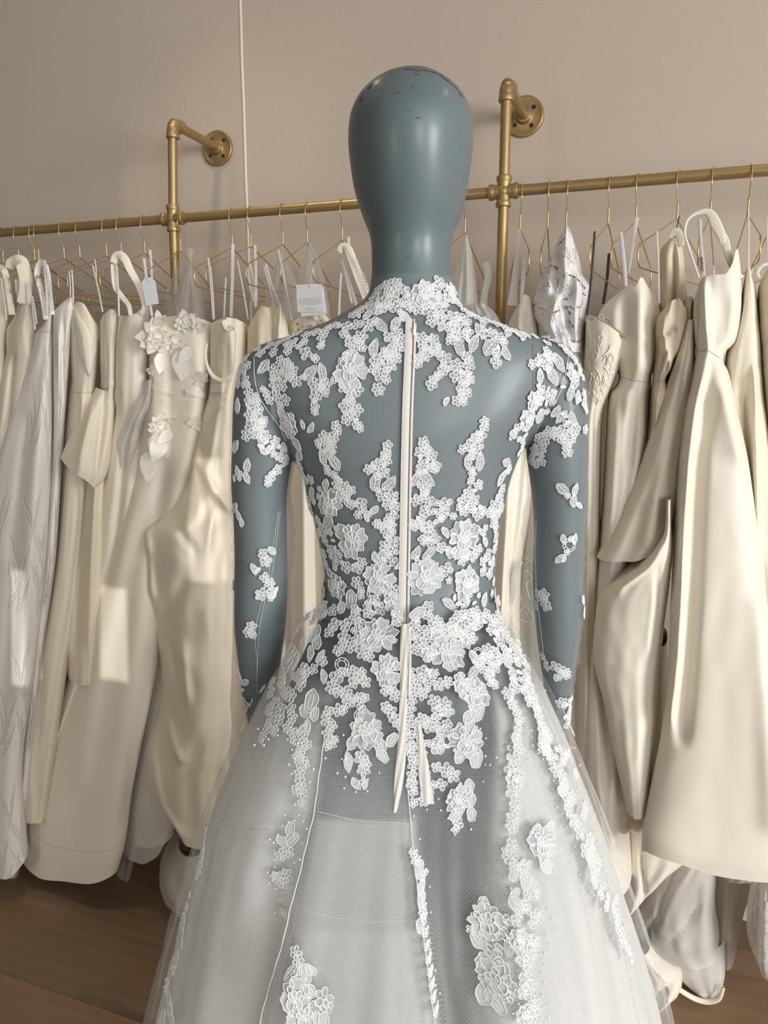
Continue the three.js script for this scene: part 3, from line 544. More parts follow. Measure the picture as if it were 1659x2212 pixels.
// ---- skirt layers
const yOf = (px, py) => hit(coneHit, px, py)?.y ?? skHi;
const yHip = yOf(800, 1440), yT1 = yOf(780, 1780), yT2 = yOf(780, 2006), yT0 = yOf(640, 1600);
const panel = (th, y) => { const f1 = F1(y), f2 = F2(y), f3 = F3(y); return { A: 1 - sstep(f1 - 0.05, f1 + 0.02, th), B: sstep(f1 - 0.02, f1 + 0.03, th) * (1 - sstep(f2 - 0.02, f2 + 0.04, th)), C: sstep(f2, f2 + 0.05, th) * (1 - sstep(f3 - 0.05, f3 + 0.02, th)), D: sstep(f3 - 0.05, f3 + 0.03, th) }; };
const wrap = (t) => t;
const skirt = part('skirt', grid(420, 150, (u, v) => skirtPoint((u - 0.5) * 2 * Math.PI, mix(skLo, skHi, Math.pow(v, 1.0))), {
  closeU: true, uv: (u, v, p) => [(u - 0.5) * 2 * Math.PI * 0.22 * (1 + 0.0 * v), p.y],
  color: (u, v, p) => { const th = (u - 0.5) * 2 * Math.PI, q = panel(wrap(th), p.y), up = sstep(yHip + 0.02, yT1, p.y); void up; const w = 1 - sstep(skHi - 0.09, skHi - 0.015, p.y); const low = 1 - sstep(yT1 - 0.02, yHip + 0.03, p.y); return [1, 1, 1, (0.24 + 0.12 * q.B + 0.04 * q.A + 0.06 * q.D + 0.12 * low) * (0.5 + 0.5 * w) * (0.55 + 0.45 * low)]; },
}), M.net, gown, 'outer skirt layer of white knotted net');
void skirt;
const lower = (y, a, b) => sstep(a, b, y);
part('underskirt', grid(300, 160, (u, v) => skirtPoint((u - 0.5) * 2 * Math.PI, mix(skLo, skHi - 0.03, v), 0.955, 0.9), {
  closeU: true, color: (u, v, p) => {
    const th = (u - 0.5) * 2 * Math.PI, q = panel(th, p.y), back = 1 - sstep(1.7, 2.2, Math.abs(th));
    const a = q.A * 0.86 * lower(p.y, yHip, yT0), b = q.B * (0.12 + 0.46 * lower(p.y, yT1 + 0.004, yT1 - 0.002) + 0.10 * lower(p.y, yT2 + 0.003, yT2 - 0.003)), c = q.C * (0.06 + 0.14 * lower(p.y, yT1, yT1 - 0.15)), d = q.D * 0.84 * lower(p.y, yHip + 0.02, yT0 - 0.01);
    const pleat = 1 + 0.22 * noise.noise(th * 16, p.y * 0.9, 2) + 0.16 * noise.noise(th * 42, p.y * 0.7, 5);
    return [1, 1, 1, mix(0.25, clamp((a + b + c + d) * pleat, 0.04, 0.95), back)];
  },
}), M.veil, gown, 'soft opaque tulle underskirt in tiers');
part('lining', grid(200, 110, (u, v) => skirtPoint((u - 0.5) * 2 * Math.PI, mix(skLo, yHip - 0.05, v), 0.88, 0.5), {
  closeU: true, color: (u, v, p) => { const th = (u - 0.5) * 2 * Math.PI, q = panel(th, p.y), k = lower(p.y, yHip - 0.05, yT1), back = 1 - sstep(1.5, 2, Math.abs(th)); return [1, 1, 1, back * k * clamp(q.A * 0.5 + q.B * 0.16 + q.C * 0.10 + q.D * 0.7, 0, 0.9)]; },
}), M.veil, gown, 'thin inner tulle lining');
// bound edges where one skirt panel laps over the next
for (const [F, y0, y1, o] of [[F1, 1610, 2212, 0.03], [F2, 1700, 2212, -0.012]]) {
  const top = hit(coneHit, 800, y0).y, bot = hit(coneHit, 700, y1).y - 0.2, pts = [];
  for (let i = 0; i <= 70; i++) { const y = mix(top, bot, i / 70), p = skirtPoint(F(y) + o, y), q = ontoSkirt(p, 0.001 + 0.0006 * Math.sin(i * 1.7)); pts.push(q); }
  part('panel_edge', tube(pts, 0.00075, { sides: 6, seg: 200 }), M.thread, gown);
}
// the ivory placket that hangs on below the zip
const onSkirtAt = (x, y, h) => { const p = hit(skirtField, x, y); return p ? ontoSkirt(p, h) : null; };
for (const pts of [[[874, 1346, 15], [873, 1400, 17], [872, 1470, 16], [870, 1560, 17], [866, 1640, 20], [860, 1700, 17], [853, 1752, 8]], [[902, 1560, 12], [910, 1620, 18], [917, 1680, 24], [924, 1734, 26]], [[884, 1352, 8], [884, 1420, 9], [884, 1500, 8]]]) {
  const xs = curve(pts.map((p) => p[1]), pts.map((p) => p[0])), ws = curve(pts.map((p) => p[1]), pts.map((p) => p[2])), y0 = pts[0][1], y1 = pts[pts.length - 1][1];
  part('placket', grid(6, 60, (u, v) => { const y = mix(y1, y0, v), x = xs(y) + (u - 0.5) * ws(y); return onSkirtAt(x, y, 0.0012 + 0.0018 * Math.sin(u * Math.PI) + 0.0008 * Math.sin(u * 9 + y * 0.05)) ?? onSkirtAt(xs(y), y, 0.002) ?? V(0, 1.1, 0.12); }), M.ivory, gown, 'ivory strip below the zip');
}
// thin tier seams that show through the net
M.veilSolid = phys({ color: lin(0.85, 0.85, 0.845), roughness: 0.95, transparent: true, opacity: 0.55, transmission: 0.35, thickness: 0, specularIntensity: 0.2 });
function tier(pts, w = 0.0007, scale = 0.957) {
  const out = []; for (let i = 0; i < pts.length - 1; i++) for (let j = 0; j < 8; j++) { const x = mix(pts[i][0], pts[i + 1][0], j / 8), y = mix(pts[i][1], pts[i + 1][1], j / 8), p = hit(skirtField, x, y); if (p) { const th = Math.atan2((p.x - skC(p.y)) / skA(p.y), p.z / skB(p.y)); out.push(skirtPoint(th, p.y, scale, 0.9)); } }
  if (out.length > 3) part('tier_seam', tube(out, w, { sides: 5, caps: false }), M.veilSolid, gown);
}
tier([[668, 1760], [700, 1768], [760, 1782], [830, 1786], [886, 1790]]); tier([[630, 1972], [670, 1990], [720, 2000], [800, 2008], [880, 2006], [905, 2003]]);
tier([[446, 1785], [520, 1800], [600, 1803], [640, 1800]]);
// ------------------------------------------------------------------ corded lace flowers sewn on the net
M.cord = std({ color: lin(0.77, 0.78, 0.785), roughness: 0.8 });
M.laceNet = std({ color: lin(0.60, 0.62, 0.635), roughness: 0.9, transparent: true, opacity: 0.52 });
M.laceDense = std({ color: lin(0.64, 0.655, 0.665), roughness: 0.9, transparent: true, opacity: 0.76 });
const LACE = [clothField, skirtField];
const motifs = [];
function surfaceAt(px, py) {                                  // the nearer of the body cloth and the skirt
  let best = null, d = 9;
  for (const f of LACE) { const p = hit(f, px, py); if (p && p.distanceTo(eyeL) < d) { d = p.distanceTo(eyeL); best = { f, p }; } }
  if (!best) for (const dx of [4, -4, 8, -8, 12, -12]) { for (const f of LACE) { const p = hit(f, px + dx, py); if (p) return { f, p }; } }
  return best;
}
// cord: a half-round thread laid along points that rest on the cloth
function pushCord(G, pts, nrm, r, closed) {
  const n = pts.length, base = G.pos.length / 3, t = V(0, 0, 0), b = V(0, 0, 0);
  for (let i = 0; i < n; i++) {
    const p = pts[(i - 1 + n) % n], q = pts[(i + 1) % n]; t.subVectors(closed || i < n - 1 ? q : pts[i], closed || i > 0 ? p : pts[i]).normalize(); b.crossVectors(t, nrm[i]).normalize();
    for (const [u, v] of [[1, 0], [0.66, 0.95], [-0.66, 0.95], [-1, 0]]) {
      G.pos.push(pts[i].x + (b.x * u + nrm[i].x * v) * r, pts[i].y + (b.y * u + nrm[i].y * v) * r, pts[i].z + (b.z * u + nrm[i].z * v) * r);
      const l = Math.hypot(u, v - 0.15) || 1; G.nor.push((b.x * u + nrm[i].x * (v - 0.0)) / l, (b.y * u + nrm[i].y * v) / l, (b.z * u + nrm[i].z * v) / l);
    }
  }
  for (let i = 0; i < (closed ? n : n - 1); i++) { const a = base + i * 4, c = base + ((i + 1) % n) * 4; for (let k = 0; k < 3; k++) G.cord.push(a + k, c + k, c + k + 1, a + k, c + k + 1, a + k + 1); }
}
function pushFill(G, loop, nrm, mid, midN, list) {
  const base = G.pos.length / 3, add = (p, n) => { G.pos.push(p.x, p.y, p.z); G.nor.push(n.x, n.y, n.z); };
  add(mid, midN); loop.forEach((p, i) => add(p, nrm[i]));
  for (let i = 0; i < loop.length; i++) list.push(base, base + 1 + i, base + 1 + (i + 1) % loop.length);
}
// a motif drawn in its own plane (unit = its radius), then laid on the cloth
function motif(kind, px, py, rpx, turn, lift = 0, given = null) {
  const s = given ?? surfaceAt(px, py); if (!s) return null;
  const { f, p } = s, onSk = f === skirtField, n = onSk ? skirtNormal(p) : gradient(f, p, 0.002).normalize(), depth = Math.max(0.3, eyeL.distanceTo(p)), m = depth / FPX * rpx * 0.98;
  if (!given && n.dot(eyeL.clone().sub(p).normalize()) < -0.05) return null;
  const T = V(1, 0, 0).addScaledVector(n, -n.x).normalize(), B = V(0, 0, 0).crossVectors(n, T).normalize();
  const ca = Math.cos(turn), sa = Math.sin(turn), G = { pos: [], nor: [], cord: [], net: [], dense: [] };
  const place = (u, v, h) => { const x = (u * ca - v * sa) * m, y = (u * sa + v * ca) * m, q = p.clone().addScaledVector(T, x).addScaledVector(B, y); if (onSk) { const w = ontoSkirt(q, h + lift); return [w, n]; } ontoSurface(f, q, 2); const g = gradient(f, q, 0.002).normalize(); q.addScaledVector(g, h + lift); return [q, g]; };
  const rc = kind === 'rose' ? 0.00066 : 0.0006, H = 0.0011;
  const loop = (shape0, k, { h = H, fill = 'net', cord = rc, dome = 0 } = {}) => {
    let area = 0; for (let i = 0; i < k; i++) { const a = shape0(i / k * 6.2831853), b = shape0((i + 1) / k * 6.2831853); area += a[0] * b[1] - a[1] * b[0]; }
    const shape = area > 0 ? shape0 : (t) => shape0(-t);
    const P = [], N = []; for (let i = 0; i < k; i++) { const [u, v] = shape(i / k * 2 * Math.PI); const [q, g] = place(u, v, h); P.push(q); N.push(g); }
    if (cord) pushCord(G, P, N, cord, true);
    if (fill) { let mu = 0, mv = 0; for (let i = 0; i < k; i++) { const [u, v] = shape(i / k * 2 * Math.PI); mu += u / k; mv += v / k; } const [mq, mg] = place(mu, mv, h * 0.7 + dome); pushFill(G, P, N, mq, mg, G[fill]); }
  };
  const line = (pts, h = H * 0.9, r = rc * 0.8) => { const P = [], N = []; for (const [u, v] of pts) { const [q, g] = place(u, v, h); P.push(q); N.push(g); } pushCord(G, P, N, r, false); };
  if (kind === 'flower') {
    const np = rnd() < 0.75 ? 5 : rnd() < 0.5 ? 4 : 6, wd = 1.9 / np;
    for (let i = 0; i < np; i++) { const a0 = i / np * 2 * Math.PI + rr(-0.12, 0.12), L = rr(0.9, 1.06), w = wd * rr(0.85, 1.05), c = Math.cos(a0), s2 = Math.sin(a0);
      loop((t) => { const x = L * (0.60 - 0.44 * Math.cos(t)), y = w * Math.sin(t) * (0.62 + 0.38 * sstep(0.15, 0.7, x)); return [x * c - y * s2, x * s2 + y * c]; }, 10, { fill: rnd() < 0.65 ? 'net' : 'dense', dome: -0.0003 });
      if (rpx > 11) line([[0.78, -0.3], [0.86, 0], [0.78, 0.3]].map(([x, k]) => { const X = L * x * 0.92, Y = w * k; return [X * c - Y * s2, X * s2 + Y * c]; }), H * 0.8, rc * 0.6); }
  } else if (kind === 'leaf') {
    const w = rr(0.42, 0.56), bend = rr(-0.18, 0.18), ph = rr(0, 6), lf = (x) => w * Math.pow(Math.max(0, Math.sin(Math.PI * Math.pow((x + 1) / 2, 0.85))), 0.75);
    const sh = (t) => { const x = Math.cos(t), k = Math.sin(t) >= 0 ? 1 : -1, y = k * lf(x) * (1 + 0.10 * Math.sin(t * 7 + ph)); return [y + bend * (1 - x * x), x]; };
    loop(sh, 22, { fill: 'net' });
    loop((t) => { const [a, b] = sh(t); return [(a - bend) * 0.66 + bend, b * 0.74]; }, 18, { fill: null, h: H * 1.05, cord: rc * 0.75 });
    line([[bend * 0.2, -0.9], [bend * 0.9, -0.3], [bend, 0.2], [bend * 0.6, 0.7]]);
    for (const k of [-0.25, 0.2]) { line([[bend, k - 0.15], [bend + w * 0.4, k + 0.1]], H * 0.8, rc * 0.6); line([[bend, k - 0.15], [bend - w * 0.4, k + 0.1]], H * 0.8, rc * 0.6); }
  } else if (kind === 'ring') {                                // an open loop of cord, the eye of a flower
    loop((t) => [0.85 * Math.cos(t), 0.95 * Math.sin(t)], 16, { fill: null }); loop((t) => [0.5 * Math.cos(t), 0.6 * Math.sin(t)], 14, { fill: null, h: H * 1.1 });
    for (let i = 0; i < 6; i++) { const a = i / 6 * 6.283; line([[0.5 * Math.cos(a), 0.6 * Math.sin(a)], [0.85 * Math.cos(a), 0.95 * Math.sin(a)]]); }
  } else if (kind === 'petal') {
    loop((t) => [0.62 * Math.cos(t) * (1 + 0.12 * Math.sin(3 * t + 1)), Math.sin(t) * (1 + 0.06 * Math.sin(5 * t))], 20, { fill: 'dense', dome: 0.0006 });
    line([[-0.1, -0.8], [-0.2, -0.1], [-0.15, 0.5]]); line([[0.12, -0.8], [0.2, 0.0], [0.12, 0.55]]);
  } else {                                                    // rose: scalloped outer petals, inner curls, an eye
    const np = 7, ph = rr(0, 6), flip = rnd() < 0.5 ? -1 : 1, up = 1.12;
    for (let i = 0; i < np; i++) { const a0 = ph + i / np * 2 * Math.PI + rr(-0.2, 0.2), c = Math.cos(a0), s2 = Math.sin(a0), L = rr(0.78, 1.12), w = rr(0.30, 0.44), wob = rr(0, 6), wv = rr(0.06, 0.13);
      const sh = (t) => { const x = L * (0.64 - 0.36 * Math.cos(t)), y = w * Math.sin(t) * (0.62 + 0.55 * sstep(0.3, 0.9, x)), k = 1 + wv * Math.sin(5 * t + wob) * sstep(0.5, 0.9, x); return [(x * c - y * s2) * k, (x * s2 + y * c) * k * up]; };
      loop(sh, 20, { fill: rnd() < 0.6 ? 'dense' : 'net', h: H + 0.0004 * (i % 2), dome: 0.0006 });
      if (i % 2) loop((t) => { const q = sh(t); return [q[0] * 0.8 + 0.1 * c, q[1] * 0.8 + 0.1 * s2]; }, 14, { fill: null, h: H * 1.3, cord: rc * 0.6 });
      else for (const o of [-0.1, 0.08]) line([0.45, 0.62, 0.82].map((x) => { const y = o * (0.5 + x) * 1.2; return [(x * L) * c - y * s2, ((x * L) * s2 + y * c) * up]; }), H * 1.0, rc * 0.6); }
    // the bowl of the flower and the petals that stand up out of it
    loop((t) => [0.44 * Math.cos(t) * (1 + 0.08 * Math.cos(3 * t)), -0.30 + 0.36 * Math.sin(t)], 18, { fill: 'dense', h: H * 2.0, cord: rc * 1.1, dome: 0.0012 });
    for (const [a0, L, w] of [[-0.75, 0.62, 0.17], [-0.28, 0.74, 0.19], [0.22, 0.7, 0.18], [0.72, 0.6, 0.17]]) { const c = Math.cos(a0 * flip + Math.PI / 2), s2 = Math.sin(a0 * flip + Math.PI / 2);
      loop((t) => { const x = L * (0.5 - 0.5 * Math.cos(t)), y = w * Math.sin(t) * (0.55 + 0.6 * x); return [x * c - y * s2, -0.22 + x * s2 + y * c]; }, 14, { fill: 'dense', h: H * 2.3, cord: rc * 1.05, dome: 0.0008 }); }
    line([[0, -0.6], [0.03 * flip, -0.35], [0, -0.1]], H * 2.7, rc); line([[0.16 * flip, -0.52], [0.2 * flip, -0.32], [0.12 * flip, -0.12]], H * 2.6, rc * 0.8);
    loop((t) => [-0.42 * flip + 0.16 * Math.cos(t), 0.46 + 0.19 * Math.sin(t)], 12, { fill: null, h: H * 2.0, cord: rc * 1.1 });
  }
  const g = new THREE.BufferGeometry();
  g.setAttribute('position', new THREE.Float32BufferAttribute(G.pos, 3)); g.setAttribute('normal', new THREE.Float32BufferAttribute(G.nor, 3));
  g.setIndex([...G.cord, ...G.net, ...G.dense]); g.addGroup(0, G.cord.length, 0); g.addGroup(G.cord.length, G.net.length, 1); g.addGroup(G.cord.length + G.net.length, G.dense.length, 2);
  motifs.push({ kind, x: px, y: py, r: rpx, g });
  return g;
}
// a crop of the photograph: corner and magnification; then motifs as x, y, radius in that crop
const crop = (ox, oy, s) => (kind, list, turn, sunk = 0) => { for (let i = 0; i < list.length; i += 3) { const r = list[i + 2] / s * (kind === 'flower' ? 1.06 : kind === 'rose' ? 1.0 : 1.08); motif(kind, ox + list[i] / s, oy + list[i + 1] / s, r, turn ?? (kind === 'leaf' || kind === 'petal' ? rr(-0.9, 0.9) + (rnd() < 0.5 ? Math.PI : 0) : kind === 'rose' ? rr(-0.7, 0.7) : rr(0, 6.283)), (kind === 'rose' ? 0.0004 : 0) - sunk); } };
const c1 = crop(480, 580, 3.95), c2 = crop(860, 580, 3.77), c3 = crop(480, 1100, 3.95), c4 = crop(860, 1100, 3.77), c5 = crop(320, 1550, 3.072), c6 = crop(840, 1550, 2.86);
// collar
c1('rose', [1420, 240, 105, 1335, 335, 75]); c1('flower', [1590, 300, 58, 1300, 250, 55, 1250, 320, 52, 1330, 190, 42, 1420, 140, 48, 1490, 125, 42, 1545, 190, 50, 1470, 330, 55, 1180, 360, 48, 1120, 400, 46]); c1('leaf', [1360, 480, 72, 1470, 480, 62, 1560, 410, 58, 1250, 400, 60]);
c2('rose', [205, 235, 112, 420, 230, 72]); c2('flower', [85, 275, 62, 300, 190, 62, 330, 115, 52, 330, 340, 62, 250, 340, 60, 200, 165, 50, 440, 170, 50, 480, 280, 48, 270, 430, 50, 340, 400, 50, 150, 330, 55]); c2('leaf', [50, 400, 50, 350, 265, 60, 350, 470, 48]);
// shoulders
c1('flower', [1060, 500, 52, 1150, 480, 50, 1250, 490, 55, 960, 490, 48, 880, 535, 50, 800, 550, 46, 720, 570, 44, 640, 560, 46, 560, 600, 46, 480, 640, 44, 410, 660, 44, 330, 720, 46, 300, 690, 36, 440, 715, 44, 590, 650, 50, 560, 705, 40, 700, 630, 38]);
c1('flower', [715, 725, 54, 850, 590, 46, 840, 665, 32, 800, 770, 34, 1040, 560, 40, 1090, 640, 46, 1180, 585, 58, 1200, 680, 36, 1120, 700, 42, 1060, 755, 38, 1160, 640, 38]);
c2('flower', [640, 400, 42, 590, 370, 36, 540, 345, 42, 720, 425, 46, 800, 455, 46, 870, 485, 46, 950, 515, 42, 1040, 545, 38, 1110, 555, 34, 1200, 565, 34, 1280, 595, 36, 1350, 640, 36, 1400, 700, 34, 1440, 750, 36, 1475, 820, 38, 1500, 890, 26]); c2('leaf', [680, 455, 46, 900, 530, 50, 1010, 560, 45]);
// left back, upper
c1('leaf', [355, 840, 70, 750, 890, 78, 850, 880, 72]); c1('leaf', [1300, 680, 76, 1440, 690, 62]);
c1('flower', [500, 790, 46, 440, 870, 52, 550, 855, 46, 605, 870, 46, 630, 960, 55, 490, 905, 46, 445, 990, 46, 515, 1000, 48, 560, 800, 36, 470, 1090, 55, 540, 1120, 52, 580, 925, 40, 380, 1060, 36, 405, 1120, 40, 350, 1030, 28, 500, 1165, 34]);
c1('flower', [790, 985, 56, 885, 985, 48, 800, 1085, 56, 880, 1060, 36, 795, 1180, 42, 795, 1225, 32, 850, 1020, 36]);
c1('rose', [1090, 870, 140]); c1('flower', [1040, 1010, 50, 1145, 1035, 58, 1100, 1085, 46, 1055, 1170, 56, 1150, 1205, 52, 1060, 1290, 48, 1110, 1255, 40, 1150, 1335, 42, 1175, 1365, 34]);
c1('flower', [1310, 790, 52, 1420, 590, 46, 1500, 560, 52, 1540, 620, 52, 1500, 680, 50, 1430, 830, 56, 1480, 770, 48, 1290, 865, 40, 1350, 910, 56, 1400, 950, 40, 1330, 1030, 54, 1380, 750, 44, 1420, 740, 40]);
// left sleeve, top
c1('flower', [200, 770, 48, 180, 850, 46, 220, 830, 40, 200, 955, 42, 140, 980, 38, 190, 990, 32, 230, 1060, 44, 285, 1085, 28, 230, 1125, 42, 300, 1140, 30, 270, 1175, 48, 315, 1200, 40, 150, 900, 34]); c1('leaf', [135, 1170, 62]);
c1('flower', [240, 1250, 52, 300, 1290, 56, 355, 1290, 38, 250, 1350, 56, 325, 1345, 46, 205, 1425, 48, 290, 1415, 42, 370, 1430, 44, 340, 1470, 36]); c1('leaf', [350, 1550, 42, 395, 1545, 38]);
c1('flower', [450, 1475, 46, 520, 1530, 52, 490, 1600, 48, 535, 1640, 46, 470, 1715, 48, 410, 1775, 44, 392, 1825, 38]); c1('leaf', [120, 1520, 62, 215, 1680, 60, 130, 1730, 46, 212, 1785, 50, 108, 1790, 28, 105, 2040, 62, 140, 2105, 50, 168, 2165, 38]);
// right back, upper
c2('flower', [430, 395, 50, 500, 400, 50, 550, 430, 46, 470, 465, 52, 410, 480, 42, 440, 540, 48, 520, 545, 52, 565, 520, 46, 420, 590, 36]); c2('leaf', [500, 640, 72, 620, 610, 76, 640, 500, 58, 760, 640, 86, 880, 685, 62]); c2('flower', [760, 530, 48, 830, 570, 48, 860, 605, 34, 795, 760, 50, 800, 690, 40]);
c2('flower', [190, 570, 52, 285, 580, 48, 205, 645, 46, 295, 650, 46, 230, 705, 48, 170, 740, 40, 160, 780, 36, 325, 690, 36, 375, 730, 54, 362, 830, 46, 325, 870, 38, 285, 905, 40, 270, 945, 46]);
c2('flower', [560, 720, 44, 480, 790, 54, 572, 790, 50, 470, 880, 50, 540, 880, 46, 585, 905, 36, 520, 970, 48, 562, 1015, 38, 482, 1075, 46, 530, 1085, 36]); c2('leaf', [392, 1085, 36]);
// right shoulder and sleeve, top
c2('flower', [1210, 610, 40, 1210, 680, 48, 1150, 750, 52, 1215, 785, 54, 1088, 780, 38, 1245, 730, 42, 1410, 860, 44, 1432, 930, 46, 1510, 1020, 36, 1512, 1100, 40, 1530, 1160, 26, 1395, 800, 34, 1450, 880, 36]); c2('leaf', [1310, 765, 80, 1150, 875, 60, 1250, 880, 80, 1270, 1030, 38, 1400, 1010, 60, 1455, 1050, 52]); c2('flower', [1160, 990, 46, 1220, 1040, 46, 1250, 1082, 30]);
c2('rose', [1105, 1080, 92, 1050, 1230, 88]); c2('petal', [1150, 1200, 60]); c2('flower', [935, 1350, 48, 965, 1300, 46, 1010, 1390, 38, 1010, 1440, 34, 980, 1500, 28]);
c2('leaf', [1280, 1160, 50, 1330, 1210, 58, 1425, 1220, 58]); c2('flower', [1370, 1300, 58, 1440, 1310, 48, 1400, 1380, 54, 1370, 1440, 38, 1376, 1492, 44, 1310, 1370, 44, 1230, 1325, 44, 1200, 1380, 52, 1285, 1325, 42, 1150, 1380, 48, 1520, 1310, 40]);
c2('flower', [1170, 1460, 48, 1110, 1490, 46, 1090, 1560, 42, 1170, 1570, 38, 1120, 1590, 38]); c2('leaf', [1340, 1800, 62, 1440, 1800, 50, 1430, 1890, 50, 1470, 1930, 38]);
// left back, lower
c1('rose', [575, 1345, 118]); c1('petal', [510, 1235, 55, 590, 1285, 58, 640, 1500, 66, 660, 1600, 56]); c1('leaf', [690, 1330, 40, 755, 1355, 52]); c1('flower', [665, 1680, 46, 690, 1745, 42, 720, 1800, 44]);
c1('flower', [970, 1340, 42, 985, 1385, 38, 870, 1430, 50, 950, 1440, 48, 820, 1480, 34, 880, 1490, 46, 940, 1505, 42, 920, 1560, 38, 905, 1730, 38, 960, 1760, 36, 990, 1795, 28]); c1('leaf', [860, 1605, 74, 950, 1655, 78]);
c1('flower', [760, 1800, 46, 980, 1840, 44, 1050, 1860, 52, 1100, 1890, 44, 1020, 1920, 48, 1060, 1970, 46, 1100, 2010, 42]); c1('leaf', [890, 1850, 60, 1290, 2060, 52, 1230, 2130, 34]); c1('rose', [915, 2010, 128]);
c1('petal', [770, 1920, 62, 745, 1990, 50]); c1('flower', [760, 2060, 50, 1190, 2005, 52, 1200, 2062, 38, 1160, 2100, 38]);
c1('flower', [1410, 1510, 44, 1390, 1578, 38, 1400, 1635, 46, 1330, 1670, 54, 1250, 1712, 44, 1380, 1735, 52, 1330, 1762, 38, 1370, 1935, 56, 1450, 1940, 56, 1410, 2010, 50, 1480, 2035, 48, 1450, 2110, 50, 1420, 2180, 48, 1320, 2175, 38]); c1('leaf', [1300, 1815, 78, 1420, 1825, 74]);
// right back, lower
c2('flower', [700, 1245, 40, 700, 1292, 40, 672, 1350, 48, 620, 1380, 44, 580, 1440, 48, 640, 1460, 54, 520, 1472, 38, 600, 1520, 38, 600, 1670, 34, 590, 1730, 34, 650, 1762, 46]); c2('leaf', [570, 1575, 66, 660, 1570, 76]);
c2('flower', [570, 1825, 50, 530, 1885, 54, 612, 1890, 54, 500, 1940, 38, 535, 1975, 46, 600, 1960, 38, 650, 2000, 54, 690, 1975, 38, 205, 1410, 44, 215, 1455, 40, 180, 1500, 48, 270, 1520, 48, 312, 1610, 38, 200, 1600, 52, 262, 1622, 38]); c2('leaf', [140, 1705, 72, 240, 1710, 76]);
c2('flower', [220, 1800, 46, 150, 1885, 50, 242, 1890, 52, 220, 1975, 54, 130, 2080, 50, 250, 2100, 54, 190, 2040, 38, 382, 1912, 54, 330, 1992, 36, 390, 1990, 36, 342, 2042, 28, 445, 2015, 30]);
c2('leaf', [880, 1585, 62, 848, 1700, 80]); c2('flower', [895, 1640, 44, 840, 1800, 52, 770, 1930, 54, 830, 1890, 50, 742, 1985, 46, 800, 2010, 56, 835, 1955, 50, 770, 2065, 52, 790, 2105, 46]);
// waist, right
c4('rose', [530, 235, 148, 225, 560, 150, 560, 610, 132]); c4('leaf', [380, 190, 52, 680, 180, 50, 700, 262, 50, 140, 350, 58, 250, 350, 70, 410, 780, 70, 545, 775, 52, 700, 735, 60]);
c4('flower', [350, 310, 48, 430, 355, 48, 520, 415, 44, 600, 375, 52, 645, 330, 46, 140, 130, 46, 250, 180, 52, 200, 245, 40, 245, 265, 50, 300, 240, 42, 390, 490, 56, 790, 230, 46, 780, 320, 46, 725, 370, 54, 690, 420, 46, 765, 435, 46]); c4('flower', [742, 520, 52, 772, 585, 36, 690, 500, 44, 785, 740, 48, 760, 690, 36]);
c4('petal', [150, 830, 68]); c4('flower', [240, 790, 46, 240, 860, 44, 130, 940, 48, 190, 990, 54, 272, 950, 46, 110, 1015, 42, 170, 1080, 54, 150, 1140, 46, 250, 1045, 46, 310, 905, 46, 350, 960, 52, 395, 1005, 52, 300, 1000, 40, 220, 1120, 40]);
c4('flower', [480, 860, 48, 560, 850, 48, 620, 830, 46, 520, 920, 54, 440, 920, 46, 600, 905, 46, 660, 880, 46, 705, 850, 46, 565, 1000, 56, 480, 1000, 46, 590, 1045, 46, 540, 1085, 46, 430, 985, 40, 640, 935, 40]);
c4('rose', [390, 1150, 142, 240, 1180, 60]); c4('flower', [750, 900, 52, 800, 945, 56, 860, 1010, 56, 900, 1080, 56, 830, 1100, 52, 950, 1150, 56, 900, 1195, 52, 745, 980, 48, 1000, 1210, 46, 800, 1020, 48, 860, 1150, 44, 1030, 1270, 44, 960, 1240, 46, 800, 870, 44]); c4('petal', [880, 1230, 60, 960, 1090, 48]);
c4('flower', [720, 1140, 54, 782, 1160, 46, 690, 1215, 46, 752, 1230, 52, 822, 1210, 46, 680, 1292, 46, 742, 1390, 52, 772, 1422, 36, 720, 1345, 36, 780, 1290, 40]); c4('ring', [640, 1165, 46]); c4('leaf', [610, 1205, 62, 600, 1310, 60]);
c4('flower', [200, 1320, 52, 160, 1380, 46, 250, 1395, 56, 330, 1420, 52, 400, 1400, 46, 190, 1500, 46, 165, 1455, 40, 290, 1335, 40]); c4('rose', [615, 1500, 120, 510, 1410, 80]); c4('petal', [640, 1640, 78, 570, 1680, 60]);
c4('flower', [290, 1560, 52, 370, 1580, 52, 320, 1650, 52, 400, 1635, 46, 290, 1715, 52, 390, 1750, 46, 250, 1770, 46, 190, 1700, 46, 352, 1810, 46, 320, 1920, 56, 245, 1900, 30]); c4('rose', [545, 1880, 140]); c4('petal', [620, 2010, 80, 500, 2000, 60]);
c4('flower', [920, 1330, 46, 930, 1400, 44, 930, 1455, 46, 880, 1500, 52, 915, 1580, 46, 1030, 1340, 46, 1030, 1385, 50, 1060, 1450, 56, 1080, 1530, 56, 1020, 1480, 46, 1110, 1600, 46, 1055, 1560, 48, 1130, 1680, 50, 1160, 1770, 54, 1120, 1640, 46, 970, 1700, 46]); c4('petal', [1185, 1880, 66, 950, 1880, 56]); c4('flower', [1160, 1930, 52, 1210, 1980, 46, 1300, 1950, 38, 970, 1960, 52, 950, 1640, 40, 960, 1790, 40]); c4('leaf', [1330, 2020, 52, 1375, 1985, 38]);
